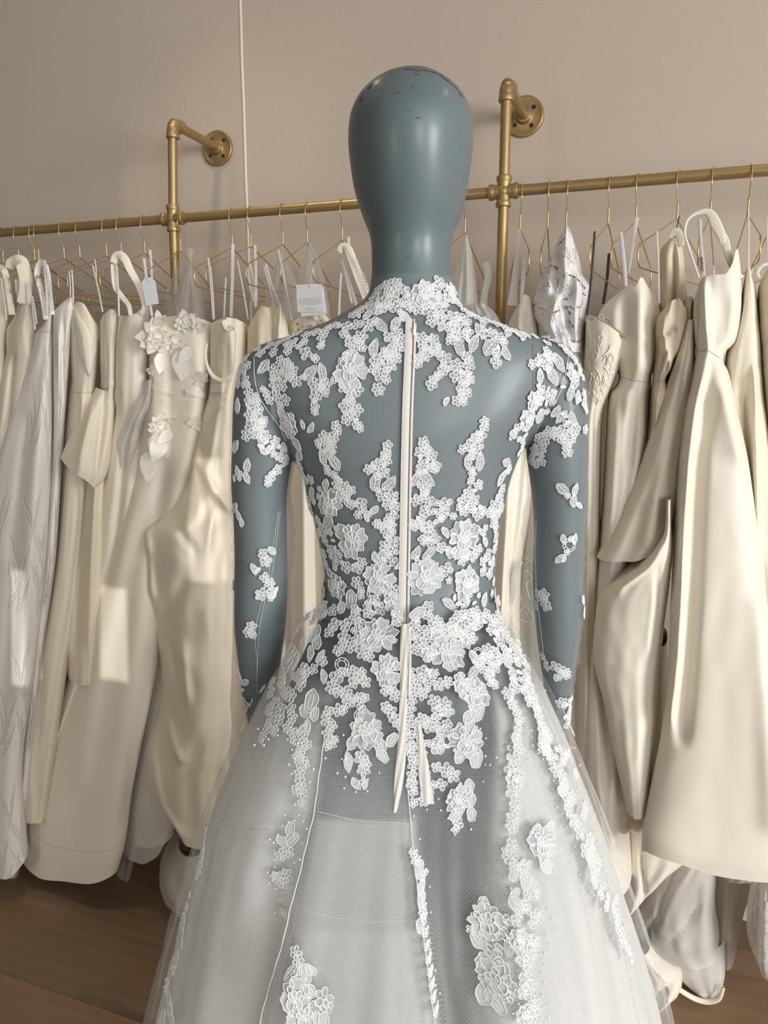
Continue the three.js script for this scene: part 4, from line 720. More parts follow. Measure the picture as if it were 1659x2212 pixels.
// right sleeve
c4('ring', [1392, 290, 56]); c4('leaf', [1350, 245, 42, 1435, 240, 42, 1315, 400, 44, 1350, 400, 30]); c4('flower', [1150, 700, 52, 1192, 690, 46, 1202, 780, 52, 1122, 772, 46]); c4('leaf', [1520, 740, 50, 1510, 855, 46]); c4('flower', [1182, 1200, 34, 1212, 1280, 34, 1282, 1280, 46, 1340, 1320, 52, 1372, 1350, 38]); c4('leaf', [1285, 1368, 34]);
c4('flower', [1330, 1570, 46, 1400, 1560, 46, 1330, 1640, 52, 1390, 1660, 52, 1460, 1600, 44, 1380, 1740, 52, 1440, 1715, 46, 1430, 1800, 44, 1460, 1555, 30]);
// left sleeve
c3('flower', [345, 375, 42, 370, 445, 52, 360, 580, 42, 400, 630, 46, 332, 722, 54, 420, 700, 46, 412, 750, 34, 250, 992, 44, 222, 1050, 46, 262, 1072, 34]); c3('leaf', [420, 350, 46, 268, 512, 50, 302, 522, 32, 455, 690, 34, 130, 1405, 54, 192, 1472, 56, 132, 1525, 50, 152, 1562, 38]); c3('flower', [190, 1650, 56, 262, 1650, 40, 222, 1710, 46, 182, 1780, 54, 192, 1850, 38]);
// waist, left
c3('rose', [1110, 250, 150, 1340, 580, 146, 975, 650, 108]); c3('petal', [905, 110, 78, 850, 170, 64, 1100, 770, 78, 1040, 830, 58]);
c3('flower', [880, 260, 46, 930, 350, 52, 872, 380, 46, 970, 440, 46, 1062, 490, 54, 1160, 505, 52, 1192, 450, 44, 820, 90, 44, 830, 200, 40, 1420, 100, 46, 1332, 120, 38, 1440, 132, 46, 1400, 190, 52, 1460, 270, 54, 1390, 312, 52, 1460, 350, 50, 1440, 430, 52, 890, 470, 40, 1000, 380, 40]); c3('leaf', [1310, 410, 52, 1370, 400, 60, 1510, 470, 52]);
c3('flower', [1150, 620, 54, 1182, 730, 36, 1300, 770, 46, 1240, 820, 36, 1470, 700, 54, 1430, 762, 52, 1500, 790, 36, 1450, 830, 52, 1500, 880, 46, 1490, 950, 46, 1350, 850, 54, 1255, 880, 54, 1150, 850, 46, 1140, 920, 54, 960, 860, 52, 1380, 690, 36]); c3('ring', [920, 540, 38, 1285, 720, 52]);
c3('flower', [880, 820, 48, 820, 870, 54, 740, 920, 54, 690, 970, 46, 650, 1030, 38, 870, 900, 40, 790, 950, 40]);
c3('rose', [1330, 1075, 148, 590, 1280, 112]); c3('flower', [1200, 1050, 56, 1050, 1080, 54, 1100, 1170, 56, 1000, 1200, 52, 1200, 1215, 56, 970, 980, 56, 930, 1040, 54, 1062, 985, 54, 1255, 1250, 50, 1150, 1110, 40, 1040, 1140, 40, 1180, 960, 46]);
c3('petal', [800, 1060, 78, 820, 1130, 66]); c3('leaf', [700, 1150, 62, 760, 1230, 70, 845, 1250, 58, 870, 1420, 62]); c3('flower', [870, 1295, 46, 790, 1360, 46, 680, 1500, 50, 690, 1450, 52, 640, 1420, 42]); c3('rose', [705, 1390, 74, 1410, 1360, 132]);
c3('ring', [1030, 1320, 62]); c3('flower', [980, 1430, 60, 950, 1515, 58, 1000, 1555, 46, 1120, 1380, 54, 1180, 1430, 56, 1130, 1475, 46, 1200, 1380, 36, 1225, 1470, 46, 1062, 1560, 52, 1090, 1640, 54, 1182, 1600, 46, 1130, 1610, 40, 1225, 1600, 36, 1190, 1680, 36, 1040, 1390, 44, 1440, 1520, 54, 1400, 1540, 46, 1480, 1590, 48]);
c3('flower', [440, 1480, 52, 520, 1470, 52, 430, 1560, 52, 362, 1530, 36, 560, 1560, 52, 600, 1590, 56, 460, 1650, 56, 420, 1700, 50, 510, 1700, 56, 430, 1780, 52, 500, 1790, 52, 405, 1860, 52, 452, 1880, 46, 362, 1930, 44, 350, 1965, 28, 600, 1695, 46, 612, 1770, 46, 572, 1850, 46, 612, 1900, 46, 622, 1970, 34]);
c3('petal', [770, 1630, 92, 720, 1720, 64, 800, 1740, 56]); c3('leaf', [740, 1850, 58, 690, 1860, 54]); c3('flower', [700, 1940, 44, 730, 2000, 44, 680, 2060, 40, 700, 2130, 42, 650, 2100, 34, 720, 2170, 36]);
c3('flower', [920, 1720, 46, 1000, 1710, 52, 1042, 1700, 36, 900, 1790, 52, 942, 1840, 46, 910, 1905, 46, 932, 1980, 52, 962, 1962, 36, 910, 2012, 36]); c3('rose', [1240, 1880, 148]); c3('ring', [1180, 1750, 50]); c3('petal', [1120, 1980, 62, 1350, 2020, 70, 1370, 2100, 56, 1450, 1960, 58]); c3('flower', [1440, 1720, 54, 1480, 1790, 52, 1520, 1830, 44, 1400, 1680, 44, 1190, 2110, 54, 1230, 2170, 44]); c3('leaf', [1080, 2130, 60]);
// strips beside the end of the zip
c3('flower', [1600, 1370, 38, 1600, 1430, 40, 1605, 1490, 40, 1610, 1550, 38, 1620, 1620, 40, 1610, 1690, 40, 1600, 1760, 38, 1590, 1830, 40, 1600, 1910, 38, 1600, 1980, 40, 1590, 2060, 40, 1560, 1700, 34, 1570, 1900, 34]);
c6('flower', [140, 180, 32, 150, 240, 30, 150, 290, 34, 142, 350, 32, 140, 400, 34, 150, 450, 28, 152, 520, 26, 172, 40, 30, 180, 100, 30, 195, 160, 30, 205, 220, 28, 215, 285, 30, 222, 350, 30, 226, 410, 34, 235, 470, 38, 216, 505, 34]);
// skirt, middle
c6('flower', [300, 180, 42, 290, 300, 30, 350, 320, 42, 390, 352, 42, 320, 408, 32, 272, 410, 24, 420, 650, 32, 405, 685, 22]); c6('rose', [418, 500, 78]); c6('petal', [410, 590, 44]); c6('petal', [490, 420, 40, 498, 500, 42, 502, 590, 38], 0.05);
c6('flower', [790, 130, 40, 780, 200, 40, 780, 260, 42, 770, 330, 44, 780, 470, 44, 790, 560, 36, 780, 625, 40, 770, 680, 34, 770, 800, 34, 760, 870, 40, 735, 830, 24, 790, 930, 36, 850, 930, 42], undefined, 0.005); c6('rose', [790, 385, 62], undefined, 0.005); c6('petal', [850, 1010, 46, 790, 970, 44], undefined, 0.005); c6('leaf', [912, 1040, 44, 925, 1100, 24], undefined, 0.005);
c6('flower', [870, 1100, 34, 850, 1165, 30, 862, 1195, 28, 922, 1230, 36, 905, 1275, 32, 800, 1260, 34, 880, 1480, 40, 830, 1490, 40, 870, 1535, 36, 855, 1620, 44, 880, 1680, 40, 845, 1710, 36, 905, 1760, 34, 920, 1800, 34, 890, 1800, 30], undefined, 0.005); c6('petal', [800, 1175, 48, 790, 1100, 34], undefined, 0.005); c6('rose', [810, 1380, 56, 880, 1400, 50, 850, 1850, 58], undefined, 0.005); c6('leaf', [740, 1430, 40, 920, 1860, 44], undefined, 0.005);
c6('rose', [930, 765, 82, 590, 1240, 96, 640, 1610, 82]); c6('petal', [960, 900, 52, 985, 690, 46, 900, 690, 36, 580, 1150, 46, 640, 1310, 46, 545, 1370, 48, 690, 1560, 50, 580, 1690, 54, 650, 1745, 48]); c6('flower', [640, 1410, 36, 600, 1470, 36, 560, 1495, 34, 640, 1470, 34, 600, 1530, 26, 500, 1300, 22, 700, 1240, 34, 700, 1330, 34, 700, 1640, 40, 710, 1700, 36]);
// skirt, right edge
c6('petal', [950, 150, 56, 1065, 430, 52, 1240, 850, 62]); c6('flower', [945, 70, 38, 975, 110, 38, 960, 200, 40, 990, 250, 34, 1060, 270, 28, 1080, 240, 24, 1020, 320, 40, 1060, 360, 40, 1140, 345, 32, 1090, 500, 40, 1060, 440, 36, 1120, 490, 38, 1100, 560, 42, 1200, 550, 36, 1190, 600, 32, 1130, 640, 40, 1165, 700, 44]); c6('flower', [1230, 750, 40, 1200, 820, 42, 1260, 930, 42, 1250, 980, 34, 1260, 1015, 28, 1300, 1075, 36, 1340, 1110, 32, 1330, 1160, 28, 1372, 1165, 30, 1390, 1120, 22, 1390, 1220, 36, 1400, 1280, 36, 1420, 1335, 32, 1435, 1385, 28, 1460, 1420, 20, 1475, 1455, 14, 1488, 1495, 12, 1280, 880, 34]);
// edge of the centre fold
c6('petal', [185, 930, 46, 200, 1120, 40, 200, 1040, 36, 190, 1280, 34], 0.05); c6('flower', [150, 830, 26, 165, 880, 28, 215, 960, 26, 210, 1190, 28, 212, 1240, 28, 225, 1320, 22, 235, 1400, 22, 245, 1480, 22, 255, 1560, 22, 265, 1640, 22, 275, 1720, 22, 290, 1800, 22]);
// skirt, left edge and left fold
c5('flower', [392, 750, 24, 385, 800, 26, 378, 850, 30, 370, 900, 32, 362, 950, 32, 350, 1000, 32, 335, 1045, 24, 290, 1170, 18, 270, 1250, 20, 252, 1320, 26, 246, 1380, 32, 240, 1430, 36, 236, 1490, 32, 210, 1570, 26, 198, 1620, 26, 180, 1670, 26, 140, 1750, 24, 130, 1800, 22]); c5('petal', [150, 1860, 44, 160, 1935, 44, 112, 1980, 46]); c5('flower', [105, 2020, 44, 170, 2000, 30]);
c5('flower', [1000, 255, 36, 1022, 205, 36, 1022, 300, 40, 1012, 365, 36, 1020, 425, 38, 990, 470, 32, 1022, 490, 36, 1028, 560, 28]); c5('petal', [952, 735, 46, 960, 800, 52, 900, 818, 40]); c5('flower', [935, 880, 40, 895, 905, 38, 925, 1040, 42, 872, 1060, 40, 905, 1090, 36, 850, 1040, 24, 900, 1290, 22]);
c5('flower', [1430, 280, 36, 1430, 345, 40, 1432, 420, 26]); c5('leaf', [1330, 305, 46, 1385, 430, 40, 1435, 435, 30]);
c5('flower', [985, 1550, 36, 1000, 1600, 34, 1170, 1850, 50, 1190, 1905, 36]); c5('leaf', [955, 1680, 60]); c5('petal', [1040, 1700, 60, 1085, 1665, 34, 1080, 1800, 40]); c5('rose', [985, 1850, 96, 1050, 1965, 100]); c5('petal', [1165, 2005, 46, 960, 2010, 50]);
// lace that goes on round the sides of the bodice and sleeves
{
  const pixelOf = (p) => { const w = BASE.clone().addScaledVector(rgt, p.x).addScaledVector(fwd, -p.z); w.y = p.y; w.project(camera); return [(w.x + 1) * W / 2, (1 - w.y) * H / 2]; };
  const sew = (p, f, r, kind) => { ontoSurface(f, p, 4); const [x, y] = pixelOf(p); motif(kind, x, y, r, rr(-0.8, 0.8), 0, { f, p }); };
  for (const s of [-1, 1]) {
    for (let i = 0; i < 46; i++) { const y = mix(yWaist, torso.hi - 0.62, rnd()), th = s * rr(1.35, 2.5); if (armsField(torsoPoint(th, y, 0).x, y, torsoPoint(th, y, 0).z) < 0.004) continue; sew(torsoPoint(th, y, 0.002), clothField, rr(11, 17), rnd() < 0.7 ? 'flower' : rnd() < 0.6 ? 'leaf' : 'rose'); }
    const L = s < 0 ? armL : armR;
    for (let i = 0; i < 16; i++) { const y = mix(L.lo + 0.12, L.hi - 0.05, rnd()), th = s * rr(1.75, 2.6); sew(V(L.cx(y) + L.a(y) * Math.sin(th), y, L.cz(y) + L.b(y) * Math.cos(th)), clothField, rr(10, 15), rnd() < 0.7 ? 'flower' : 'leaf'); }
  }
}
// little filler blossoms and twigs where two motifs nearly touch
{
  const all = motifs.slice(), done = [];
  for (let i = 0; i < all.length; i++) for (let j = i + 1; j < Math.min(all.length, i + 9); j++) {
    const a = all[i], b = all[j], d = Math.hypot(a.x - b.x, a.y - b.y), s = a.r + b.r;
    if (d < s * 0.86 || d > s * 1.35 || rnd() < 0.35) continue;
    const x = (a.x * b.r + b.x * a.r) / s + rr(-4, 4), y = (a.y * b.r + b.y * a.r) / s + rr(-4, 4);
    if (done.some((p) => Math.hypot(p[0] - x, p[1] - y) < 9) || done.length > 330) continue;
    done.push([x, y]); motif(rnd() < 0.7 ? 'flower' : 'leaf', x, y, rr(6, 8.5), rr(0, 6.28));
  }
}

// sew them on: flowers that touch form one appliqué
{
  const id = motifs.map((_, i) => i), find = (i) => (id[i] === i ? i : (id[i] = find(id[i])));
  for (let i = 0; i < motifs.length; i++) for (let j = i + 1; j < motifs.length; j++) { const a = motifs[i], b = motifs[j]; if (Math.hypot(a.x - b.x, a.y - b.y) < (a.r + b.r) * 0.95 && Math.abs(a.y - b.y) < 160) { const p = find(i), q = find(j); if (p !== q) { const size = (r) => motifs.filter((_, m) => find(m) === r).length; if (size(p) + size(q) < 60) id[p] = q; } } }
  const groups = new Map(), rank = motifs.filter((m) => m.kind === 'flower').sort((a, b) => b.r - a.r), small = new Set(rank.slice(290)), rest = [];
  const mats = [M.cord, M.laceNet, M.laceDense], NAME = { flower: 'lace_flower', leaf: 'lace_leaf', rose: 'lace_rose', petal: 'lace_petal', ring: 'lace_loop' };
  motifs.forEach((m, i) => {
    if (small.has(m)) { rest.push(m); return; }
    const r = find(i); if (!groups.has(r)) { const g = new THREE.Group(); g.name = numbered('lace_applique'); gown.add(g); groups.set(r, g); }
    part(NAME[m.kind], m.g, mats, groups.get(r));
  });
  const G = { p: [], n: [], i: [[], [], []] }; let base = 0;
  for (const m of rest) { const p = m.g.attributes.position, ix = m.g.index.array; G.p.push(...p.array); G.n.push(...m.g.attributes.normal.array); m.g.groups.forEach((gr) => { for (let k = gr.start; k < gr.start + gr.count; k++) G.i[gr.materialIndex].push(ix[k] + base); }); base += p.count; }
  const g = new THREE.BufferGeometry(); g.setAttribute('position', new THREE.Float32BufferAttribute(G.p, 3)); g.setAttribute('normal', new THREE.Float32BufferAttribute(G.n, 3)); g.setIndex([].concat(...G.i)); let s = 0; G.i.forEach((l, k) => { g.addGroup(s, l.length, k); s += l.length; });
  const m = part('small_lace_flowers', g, mats, gown); m.userData.kind = 'stuff';
}
// pearls scattered on the skirt
{
  M.pearl = phys({ color: lin(0.82, 0.81, 0.80), roughness: 0.25, clearcoat: 0.6 });
  const pg = new THREE.SphereGeometry(0.00125, 10, 8);
  const pearl = (x, y, s = 1) => { const q = surfaceAt(x, y); if (!q) return; const n = q.f === skirtField ? skirtNormal(q.p) : gradient(q.f, q.p, 0.002).normalize(); const m = part('pearl', pg, M.pearl, gown); m.position.copy(q.p.addScaledVector(n, 0.0026)); m.scale.setScalar(s); };
  const pc = (ox, oy, s, list) => { for (let i = 0; i < list.length; i += 2) pearl(ox + list[i] / s, oy + list[i + 1] / s, rr(0.85, 1.15)); };
  pc(320, 1550, 3.072, [740, 78, 716, 186, 778, 186, 808, 146, 868, 120, 933, 146, 998, 170, 962, 214, 975, 268, 940, 312, 956, 374, 980, 575, 912, 644, 1005, 645, 935, 690, 976, 680, 897, 716, 866, 774, 812, 805, 837, 826, 838, 878, 845, 940, 846, 988, 798, 1022, 808, 1092, 850, 1128, 898, 1155, 880, 1203, 886, 1258, 850, 1288, 853, 1330, 884, 1340]);
  pc(320, 1550, 3.072, [1102, 342, 1078, 428, 1058, 520, 1052, 605, 1036, 684, 1060, 738, 1030, 830, 1018, 942, 975, 960, 948, 1118, 922, 1296, 914, 1318, 1180, 270, 1258, 368, 1310, 394, 1302, 468, 1380, 492, 1455, 486, 1458, 408, 1534, 366, 1298, 118, 1252, 190, 1324, 215, 1288, 275]);
  pc(840, 1550, 2.86, [592, 238, 592, 290, 578, 394, 526, 506, 526, 628, 505, 686, 305, 500, 318, 570, 232, 565, 362, 620, 382, 690, 406, 720, 150, 605, 186, 748, 188, 855, 235, 945, 245, 1040, 245, 1390, 210, 1365, 245, 1430, 278, 1560, 278, 1650, 305, 1700, 250, 1200]);
  pc(840, 1550, 2.86, [560, 72, 620, 292, 595, 130, 660, 246, 880, 174, 912, 222, 945, 258, 980, 318, 1008, 390, 1028, 554, 1064, 590, 1088, 678, 1140, 794, 1172, 970, 1220, 1052, 1252, 1094, 1296, 1180, 1358, 1308, 1368, 1364, 1418, 1430, 1064, 186, 1120, 246, 1136, 190, 1166, 298, 1156, 436, 1192, 518, 1244, 630, 1264, 712, 1282, 770, 1310, 870, 1318, 945, 1338, 1020, 1440, 1278, 1448, 1440]);
  pc(840, 1550, 2.86, [740, 742, 752, 1052, 775, 1052, 752, 1080, 756, 1222, 966, 1040, 982, 1106, 975, 1180, 998, 1240, 966, 1328, 980, 1394, 955, 1450, 954, 1522, 936, 1572, 952, 1628, 940, 1710, 984, 1772, 980, 1850, 765, 1822, 798, 1762, 804, 1584, 778, 1676, 728, 1362, 750, 1330]);
  pc(860, 1100, 3.77, [1148, 1418, 1184, 1480, 1164, 1612, 1205, 1730, 1262, 1728, 1240, 1802, 1284, 1838, 1270, 1850, 1328, 1840, 1396, 1946, 1080, 1860, 1084, 1924, 1072, 1804, 1126, 1960, 1056, 2036]);
}
// ------------------------------------------------------------------ the gowns on the rail
const wrinkle = dataTexture(512, 512, (u, v) => { const n = fbm(u, v, 3, 4, 11) * 0.9 + fbm(u + v * 0.2, v, 9, 3, 5) * 0.35; const k = 128 + n * 110; return [k, k, k]; });
const weave = dataTexture(256, 256, (u, v, x, y) => { const k = 128 + 40 * ((x + y) % 4 < 2 ? 1 : -1) + 30 * fbm(u, v, 32, 2, 4); return [k, k, k]; });
weave.repeat.set(9, 9); wrinkle.repeat.set(1.6, 1.1);
const strokesMap = (draw, size = 1024) => { const c = document.createElement('canvas'); c.width = c.height = size; const g = c.getContext('2d'); g.fillStyle = '#000'; g.fillRect(0, 0, size, size); draw(g, size); const t = new THREE.CanvasTexture(c); t.wrapS = t.wrapT = THREE.RepeatWrapping; return t; };
// woven leaf sprays of the white cloque fabric, as relief
const leafRelief = strokesMap((g, S) => {
  g.lineCap = 'round';
  const leaf = (x, y, a, L, w) => { for (const [lw, al] of [[22, 0.12], [12, 0.3], [5, 0.8]]) { g.strokeStyle = `rgba(255,255,255,${al})`; g.lineWidth = lw * S / 1024; g.beginPath(); g.moveTo(x, y); g.bezierCurveTo(x + Math.cos(a - 0.5) * L * 0.5 - w, y + Math.sin(a - 0.5) * L * 0.5, x + Math.cos(a) * L * 0.8 + w, y + Math.sin(a) * L * 0.7, x + Math.cos(a) * L, y + Math.sin(a) * L); g.stroke(); } };
  for (let i = 0; i < 13; i++) { const x = rr(0, S), y = rr(0, S), a0 = -Math.PI / 2 + rr(-0.5, 0.5); for (let k = 0; k < 6; k++) for (const ox of [-S, 0, S]) for (const oy of [-S, 0, S]) { const X = x + ox + k * 9 * Math.cos(a0), Y = y + oy + k * 22 * Math.sin(a0); if (X > -200 && X < S + 200 && Y > -250 && Y < S + 250) leaf(X, Y, a0 + (k % 2 ? 1 : -1) * (0.35 + 0.06 * k), 150 + 34 * ((i + k) % 4), 20); } }
});
leafRelief.repeat.set(3.2, 2.4);
M.satin = phys({ color: lin(0.775, 0.70, 0.575), roughness: 0.55, specularIntensity: 0.55, sheen: 0.3, sheenColor: lin(1, 0.95, 0.88), sheenRoughness: 0.5, bumpMap: wrinkle, bumpScale: 0.006 });
M.satinBright = phys({ color: lin(0.80, 0.74, 0.63), roughness: 0.48, specularIntensity: 0.7, sheen: 0.3, sheenColor: lin(1, 0.97, 0.92), sheenRoughness: 0.4, bumpMap: wrinkle, bumpScale: 0.004 });
M.crepe = std({ color: lin(0.76, 0.695, 0.58), roughness: 0.74, bumpMap: wrinkle, bumpScale: 0.005 });
M.crepeWarm = std({ color: lin(0.735, 0.645, 0.505), roughness: 0.7, bumpMap: wrinkle, bumpScale: 0.006 });
M.mikado = phys({ color: lin(0.79, 0.73, 0.625), roughness: 0.55, sheen: 0.3, sheenColor: lin(1, 0.96, 0.9), sheenRoughness: 0.6, bumpMap: wrinkle, bumpScale: 0.004 });
M.cloque = std({ color: lin(0.84, 0.82, 0.775), roughness: 0.7, bumpMap: leafRelief, bumpScale: 0.0022 });
M.organza = phys({ color: lin(0.78, 0.77, 0.74), roughness: 0.8, transparent: true, opacity: 0.66, transmission: 0.3, thickness: 0, bumpMap: wrinkle, bumpScale: 0.003 });
M.veilSheer = phys({ color: lin(0.66, 0.64, 0.60), roughness: 0.9, transparent: true, opacity: 0.42, transmission: 0.35, thickness: 0 });
M.ribbon = phys({ color: lin(0.62, 0.61, 0.59), roughness: 0.3, transparent: true, opacity: 0.85 });
M.ribbonSheer = phys({ color: lin(0.72, 0.71, 0.70), roughness: 0.5, transparent: true, opacity: 0.6 });
M.black = std({ color: lin(0.025, 0.023, 0.026), roughness: 0.4 });
M.card = std({ color: lin(0.80, 0.80, 0.83), roughness: 0.7 });
M.petal = phys({ color: lin(0.78, 0.75, 0.685), roughness: 0.7, transmission: 0.15, thickness: 0 });
M.organzaPetal = phys({ color: lin(0.76, 0.735, 0.68), roughness: 0.8, transparent: true, opacity: 0.72 });

// a hanging body of cloth: rows [picture row, left edge, right edge, distance of its front from the wall]
function cloth(rows, o = {}) {
  const ys = rows.map((r) => r[0]), zs = []; let z = 0.43; for (const r of rows) { z = r[3] ?? z; zs.push(z); }
  const xl = curve(ys, rows.map((r) => r[1])), xr = curve(ys, rows.map((r) => r[2])), known = rows.map((r, i) => (r[3] ? i : -1)).filter((i) => i >= 0), zf = known.length > 1 ? curve(known.map((i) => ys[i]), known.map((i) => rows[i][3])) : () => zs[0];
  const y0 = ys[0], y1 = ys[ys.length - 1], D = o.depth ?? 0.26, n = o.n ?? 2.5;
  const topDy = o.top ? curve(o.top.map((p) => p[0]), o.top.map((p) => p[1])) : null, hemDy = o.hem ? curve(o.hem.map((p) => p[0]), o.hem.map((p) => p[1])) : null;
  const folds = (o.folds ?? []).map(([pts, w, d]) => { const s = [...pts].sort((a, b) => a[1] - b[1]); return { f: curve(s.map((p) => p[1]), s.map((p) => p[0])), a: s[0][1], b: s[s.length - 1][1], w, d }; });
  const amp = o.waves ?? 0.0035, wf = o.waveFreq ?? 5, sd = o.seed ?? 1;
  const bulge = (x, y, c) => {
    let b = 0; for (const f of folds) { const e = sstep(f.a - 30, f.a + 25, y) * (1 - sstep(f.b - 25, f.b + 30, y)); if (e > 0) { const q = (x - f.f(y)) / f.w; b += e * f.d * Math.exp(-q * q); } }
    const t = (y - y0) / (y1 - y0);
    b += amp * sstep(0, 0.3, t) * (Math.sin(c * wf + sd * 2.1 + 0.8 * Math.sin(t * 3 + sd)) + 0.5 * Math.sin(c * wf * 2.3 - sd + t * 2));
    b += (o.crumple ?? 0.002) * noise.noise(c * 3 + sd * 7.3, t * 14, sd);
    return b;
  };
  const section = (y, phi) => {
    const C = Math.cos(phi), S = Math.sin(phi), k = Math.pow(Math.pow(Math.abs(C), n) + Math.pow(Math.abs(S), n), -1 / n), c = C * k, s = S * k;
    let yy = y; if (topDy) yy += topDy(c) * (1 - sstep(y0, y0 + (o.topFade ?? 90), y)); if (hemDy) yy += hemDy(c) * sstep(y1 - (o.hemFade ?? 260), y1, y);
    const L = xl(y), R = xr(y), zz = zf(y), xm = (L + R) / 2, mid = onZ(xm, yy, zz), v = V(mid.x - EYE.x, 0, mid.z - EYE.z), dist = v.length(); v.normalize();
    const Dd = Math.min(D, Math.max(0.04, (mid.z - 0.03) / Math.abs(v.z))), half = onZ(R, yy, zz).sub(onZ(L, yy, zz)).multiplyScalar(0.5 * (1 + Dd / 2 / dist));
    const side = Math.max(0, s), b = bulge(mix(L, R, (c + 1) / 2), yy, c) * (s > -0.2 ? 1 : 0.2) * Math.min(1, 0.25 + side);
    return mid.addScaledVector(v, Dd / 2).addScaledVector(half, c).addScaledVector(v, -Dd / 2 * s - b);
  };
  const geo = (a, b, nu = o.nu ?? 84, nv) => grid(nu, nv ?? Math.max(10, Math.round((b - a) / 9)), (u, v) => section(mix(b, a, v), u * 2 * Math.PI), { closeU: true, uv: (u, v, p) => [u * 0.9, p.y] });
  // a point of the front at a pixel
  const at = (x, y, lift = 0.002) => { const L = xl(y), R = xr(y), c = clamp(2 * (x - L) / (R - L) - 1, -0.98, 0.98), s = Math.pow(Math.max(0, 1 - Math.pow(Math.abs(c), n)), 1 / n), p = section(y, Math.atan2(s, c)), d = EYE.clone().sub(p).normalize(); return p.addScaledVector(d, lift); };
  return { geo, at, xl, xr, zf, y0, y1, section };
}
// flat band or ribbon along picture points [x, y, z], its width in pixels
function band(name, pts, w, mat, parent, { z = 0.44, thick = 0.0009, label } = {}) {
  const P = pts.map((p) => onZ(p[0], p[1], p[2] ?? z)), crv = new THREE.CatmullRomCurve3(P, false, 'centripetal'), n = Math.max(8, pts.length * 6), wid = Array.isArray(w) ? w : [w, w];
  const g = grid(10, n, (u, v) => {
    const p = crv.getPoint(v), t = crv.getTangent(v), look = EYE.clone().sub(p), dist = look.length(); look.normalize(); const side = t.clone().cross(look).normalize(), out = side.clone().cross(t).normalize();
    const k = v * (wid.length - 1), i = Math.min(wid.length - 2, Math.floor(k)), hw = mix(wid[i], wid[i + 1], k - i) * dist / FPX / 2, a = u * 2 * Math.PI;
    return p.addScaledVector(side, hw * Math.cos(a)).addScaledVector(out, (thick + hw * 0.06) * Math.sin(a));
  }, { closeU: true, uv: (u, v) => [u * 0.03, v * 0.4] });
  return part(name, g, mat, parent, label);
}
M.embroidery = std({ color: lin(0.80, 0.755, 0.67), roughness: 0.8 });
const gowns = [];
function makeGown(label, build) { const t = thing('bridal_gown', label, 'wedding dress', 'gowns hanging on the rail'); build(t); gowns.push(t); return t; }
const loopRibbon = (t, a, b, w = 5, mat = M.ribbon) => band('hanger_loop', [a, [mix(a[0], b[0], 0.5) + 1, mix(a[1], b[1], 0.5)], b], w * 0.62, mat, t, { z: 0.45, thick: 0.0004 });
// belt lying on a gown's front
function belt(t, c, y0, y1, xa, xb, mat, name = 'belt') {
  const N = 26, g = grid(N, 4, (u, v) => { const x = mix(xa, xb, u), y = mix(y1, y0, v) ; return c.at(x, y + (c.slant ?? 0) * (u - 0.5), 0.0075 + 0.002 * Math.sin(v * Math.PI)); }, { uv: (u, v) => [u * 0.08, v * 0.02] });
  part(name, g, mat, t);
}
function petalGeo(L, w, curl, tip = 0.85) {
  return grid(6, 9, (u, v) => { const s = u * 2 - 1, wd = w * Math.pow(Math.sin(Math.PI * Math.pow(clamp(v, 0.001, 0.999), tip)), 0.8); return V(s * wd, v * L, curl * L * v * v + 0.25 * wd * s * s - 0.12 * L * Math.sin(v * Math.PI)); });
}
const petalKinds = [petalGeo(0.026, 0.0075, 0.35), petalGeo(0.026, 0.009, 0.15), petalGeo(0.026, 0.0065, 0.55, 1), petalGeo(0.026, 0.0085, 0.08, 0.8)];
// a flat pointed leaf with a crease and toothed edges
const leafGeo = grid(8, 20, (u, v) => { const s = u * 2 - 1, k = Math.pow(Math.sin(Math.PI * Math.pow(clamp(v, 0, 1), 0.72)), 0.85) * (1 + 0.09 * Math.abs(Math.sin(v * 24))), wd = 0.0078 * k; return V(s * wd, v * 0.026, 0.0016 * Math.abs(s) + 0.002 * Math.sin(v * 3) * (1 - s * s) + 0.0022 * v * v); });
function fabricFlower(t, c, x, y, rpx, rings, mat = M.petal) {
  const f = new THREE.Group(); f.name = numbered('fabric_flower'); t.add(f);
  const p = c.at(x, y, 0.003), look = EYE.clone().sub(p), m = look.length() / FPX * rpx; look.normalize();
  f.position.copy(p); f.lookAt(EYE);
  rings.forEach(([n, scale, tilt, ph], k) => { for (let i = 0; i < n; i++) { const q = part('petal', petalKinds[(i + k) % petalKinds.length], mat, f); q.rotation.order = 'ZXY'; q.rotation.set(tilt + rr(-0.15, 0.15), 0, ph + i / n * 2 * Math.PI + rr(-0.2, 0.2)); q.scale.setScalar(m * scale * 0.9 / 0.026 * rr(0.85, 1.12)); q.position.z = 0.001 + k * 0.0022; } });
  return f;
}
function loosePetal(t, c, x, y, len, angle, wide = 1, mat = M.petal, name = 'fabric_leaf') { const p = c.at(x, y, 0.004), m = p.distanceTo(EYE) / FPX, q = part(name, leafGeo, mat, t); q.position.copy(p); q.lookAt(EYE); q.rotateZ(angle); q.rotateX(0.12); q.scale.set(len * m / 0.026 * wide, len * m / 0.026, len * m / 0.026); return q; }
const seamLine = (t, c, pts, r = 0.0005, mat = M.crepe, name = 'seam') => { const q = []; for (let i = 0; i < pts.length - 1; i++) for (let k = 0; k < 8; k++) q.push(c.at(mix(pts[i][0], pts[i + 1][0], k / 8), mix(pts[i][1], pts[i + 1][1], k / 8), 0.0008)); part(name, tube(q, r, { sides: 6 }), mat, t); };

